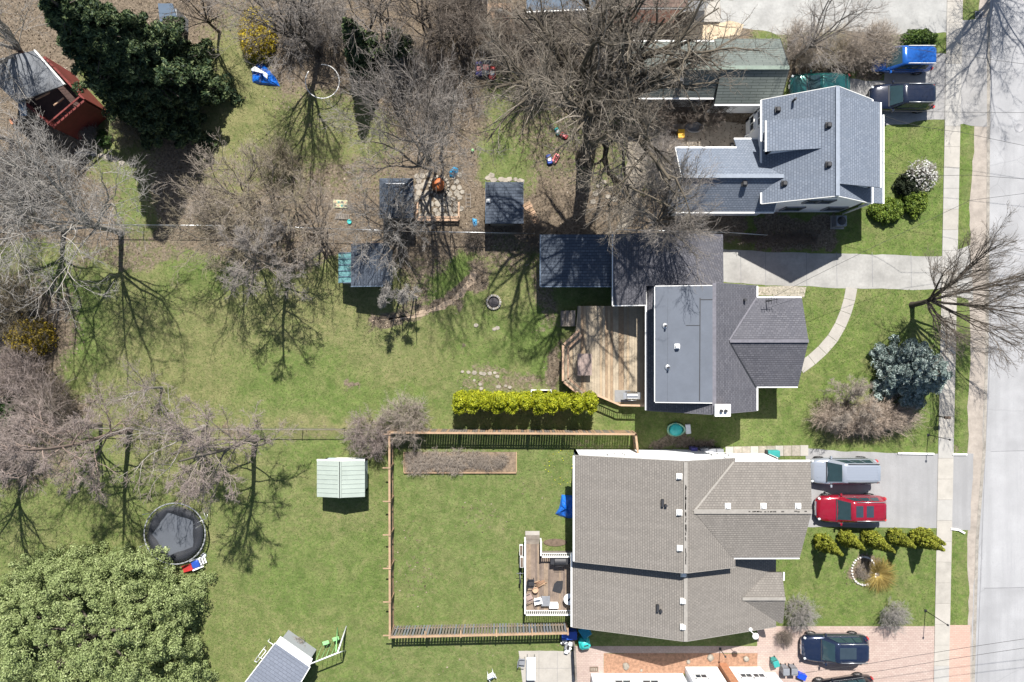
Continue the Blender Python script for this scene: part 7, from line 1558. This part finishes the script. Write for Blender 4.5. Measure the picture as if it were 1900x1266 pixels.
for i, (x, y, s, lb) in enumerate([(1161, 1236, .5, 'large pale boulder in the orange mulch bed, left part'), (1318, 1220, .5, 'pale boulder in the orange mulch bed near the brick chimney'), (1384, 1222, .4, 'pale boulder at the right end of the orange mulch bed'), (1277, 1228, .3, 'small boulder in the middle of the orange mulch bed'), (1190, 1244, .2, 'small stone at the lower edge of the orange mulch bed')]):
    r_ = random.Random(i + 20); t = MB().lathe((0, 0, 0), [(s * .5, 0), (s * .48, s * .25), (s * .25, s * .45), (.02, s * .5)], 8, jit=.18, rd=r_).build('boulder', M['stone'], None); t.location = P(x, y); tag(t, lb, 'boulder')
# posts, mailbox, manhole, drain
def lamp_post(label, x, y, h):
    t = thing('metal_post', label, 'post', P(x, y)); MB().tube((0, 0, 0), (0, 0, h), .03, .022, 8).build('pole', M['dark'], t); MB().lathe((0, 0, h), [(.04, 0), (.075, .05), (.06, .14), (.01, .17)], 8).build('lantern', M['dark'], t); MB().box((0, 0, .03), (.16, .16, .06)).build('base', M['dark'], t)
lamp_post('thin dark lamp post at the lawn corner by the asphalt driveway', 1722, 807, 2.6); lamp_post('thin dark lamp post at the lawn corner by the paver driveway', 1717, 1133, 2.7); lamp_post('thin dark lamp post beside the orange mulch bed', 1336, 1204, 1.3)
t = thing('mailbox', 'dark mailbox on a post beside the sidewalk', 'mailbox', P(1738, 772)); MB().tube((0, 0, 0), (0, 0, 1.15), .04, .04, 8).build('pole', M['dark'], t); MB().bbox((.05, 0, 1.25), (.42, .18, .22), .04).build('box', M['soil'], t)
t = bpy.data.objects.new('manhole_cover', None); COL.objects.link(t); t.location = P(1891, 237) + Vector((0, 0, .009)); tag(t, 'round grey manhole cover in the road', 'manhole cover'); MB().lathe((0, 0, 0), [(.34, 0), (.33, .012), (.28, .013), (.27, .008), (.02, .008)], 24).build('lid', simple('worn_iron', (.28, .28, .29), .6), t)
t = thing('storm_drain', 'dark rectangular storm drain grate at the top of the road', 'drain', P(1816, 28) + Vector((0, 0, .012))); MB().box((0, 0, .012), (.55, .5, .02)).build('frame', M['greyp'], t)
for k in range(5): MB().box((-.2 + k * .1, 0, .024), (.05, .42, .006)).build('slot', M['black'], t)
# power and service cables
def cable(label, pts, r=.012):
    t = MB(); L_ = [P(a, b, h) for a, b, h in pts]
    for a, b in zip(L_[:-1], L_[1:]):
        n = 10; prev = a
        for k in range(1, n + 1):
            f = k / n; q = a.lerp(b, f) - Vector((0, 0, 1.2 * 4 * f * (1 - f) * .35)); t.tube(prev, q, r, r, 5, False); prev = q
    return tag(t.build('service_cable', M['cable']), label, 'cable', 'overhead service cables')
cable('overhead cable from the road to the flat-roofed house, upper one', [(2330, 1132, 8), (1610, 1232, 6), (1250, 1300, 4)])
cable('overhead cable from the road to the flat-roofed house, lower one', [(2330, 1150, 8), (1640, 1244, 6), (1420, 1290, 4)])
cable('overhead cable crossing the road to the white house, top one', [(2330, 205, 8), (1640, 206, 5.6)], .011)
cable('overhead cable crossing the road to the white house, slanting one', [(2330, 345, 8), (1780, 245, 7), (1640, 215, 5.6)], .011)
cable('overhead cable crossing the road towards the blue car', [(2330, 160, 8), (1800, 105, 7), (1560, 60, 5)], .011)
cable('overhead cable crossing the road towards the grey house antenna', [(2330, 300, 8), (1800, 372, 7), (1425, 556, 4.8)], .011)
cable('overhead cable crossing the road to the lawn corner of the white house', [(2330, 352, 8), (1800, 325, 7.5), (1640, 320, 5.6)], .011)
# rubbish patio at the top edge
t = thing('patio_litter', 'littered brown patio square with a dark bundle cut by the top edge', 'patio', P(924, 26)); MB().box((0, 0, .04), (2.0, 1.4, .08)).build('slab', simple('brown_patio', (.26, .18, .12), .9, var=.3, scale=3), t); MB().bbox((0.1, .05, .25), (.65, .4, .35), .1, rz=.4).build('bundle', M['dark'], t); MB().bbox((.55, -.4, .16), (.4, .3, .2), .08, rz=.2).build('cloth', M['pink'], t)
t = thing('garden_gnome', 'small white and orange ornament in the shadow of the huge dark evergreen', 'ornament', P(341, 250)); MB().lathe((0, 0, 0), [(.12, 0), (.14, .2), (.06, .35)], 8).build('body', M['white'], t); MB().lathe((0, 0, .35), [(.08, 0), (.01, .22)], 8).build('hat', M['rust'], t)
share_meshes()
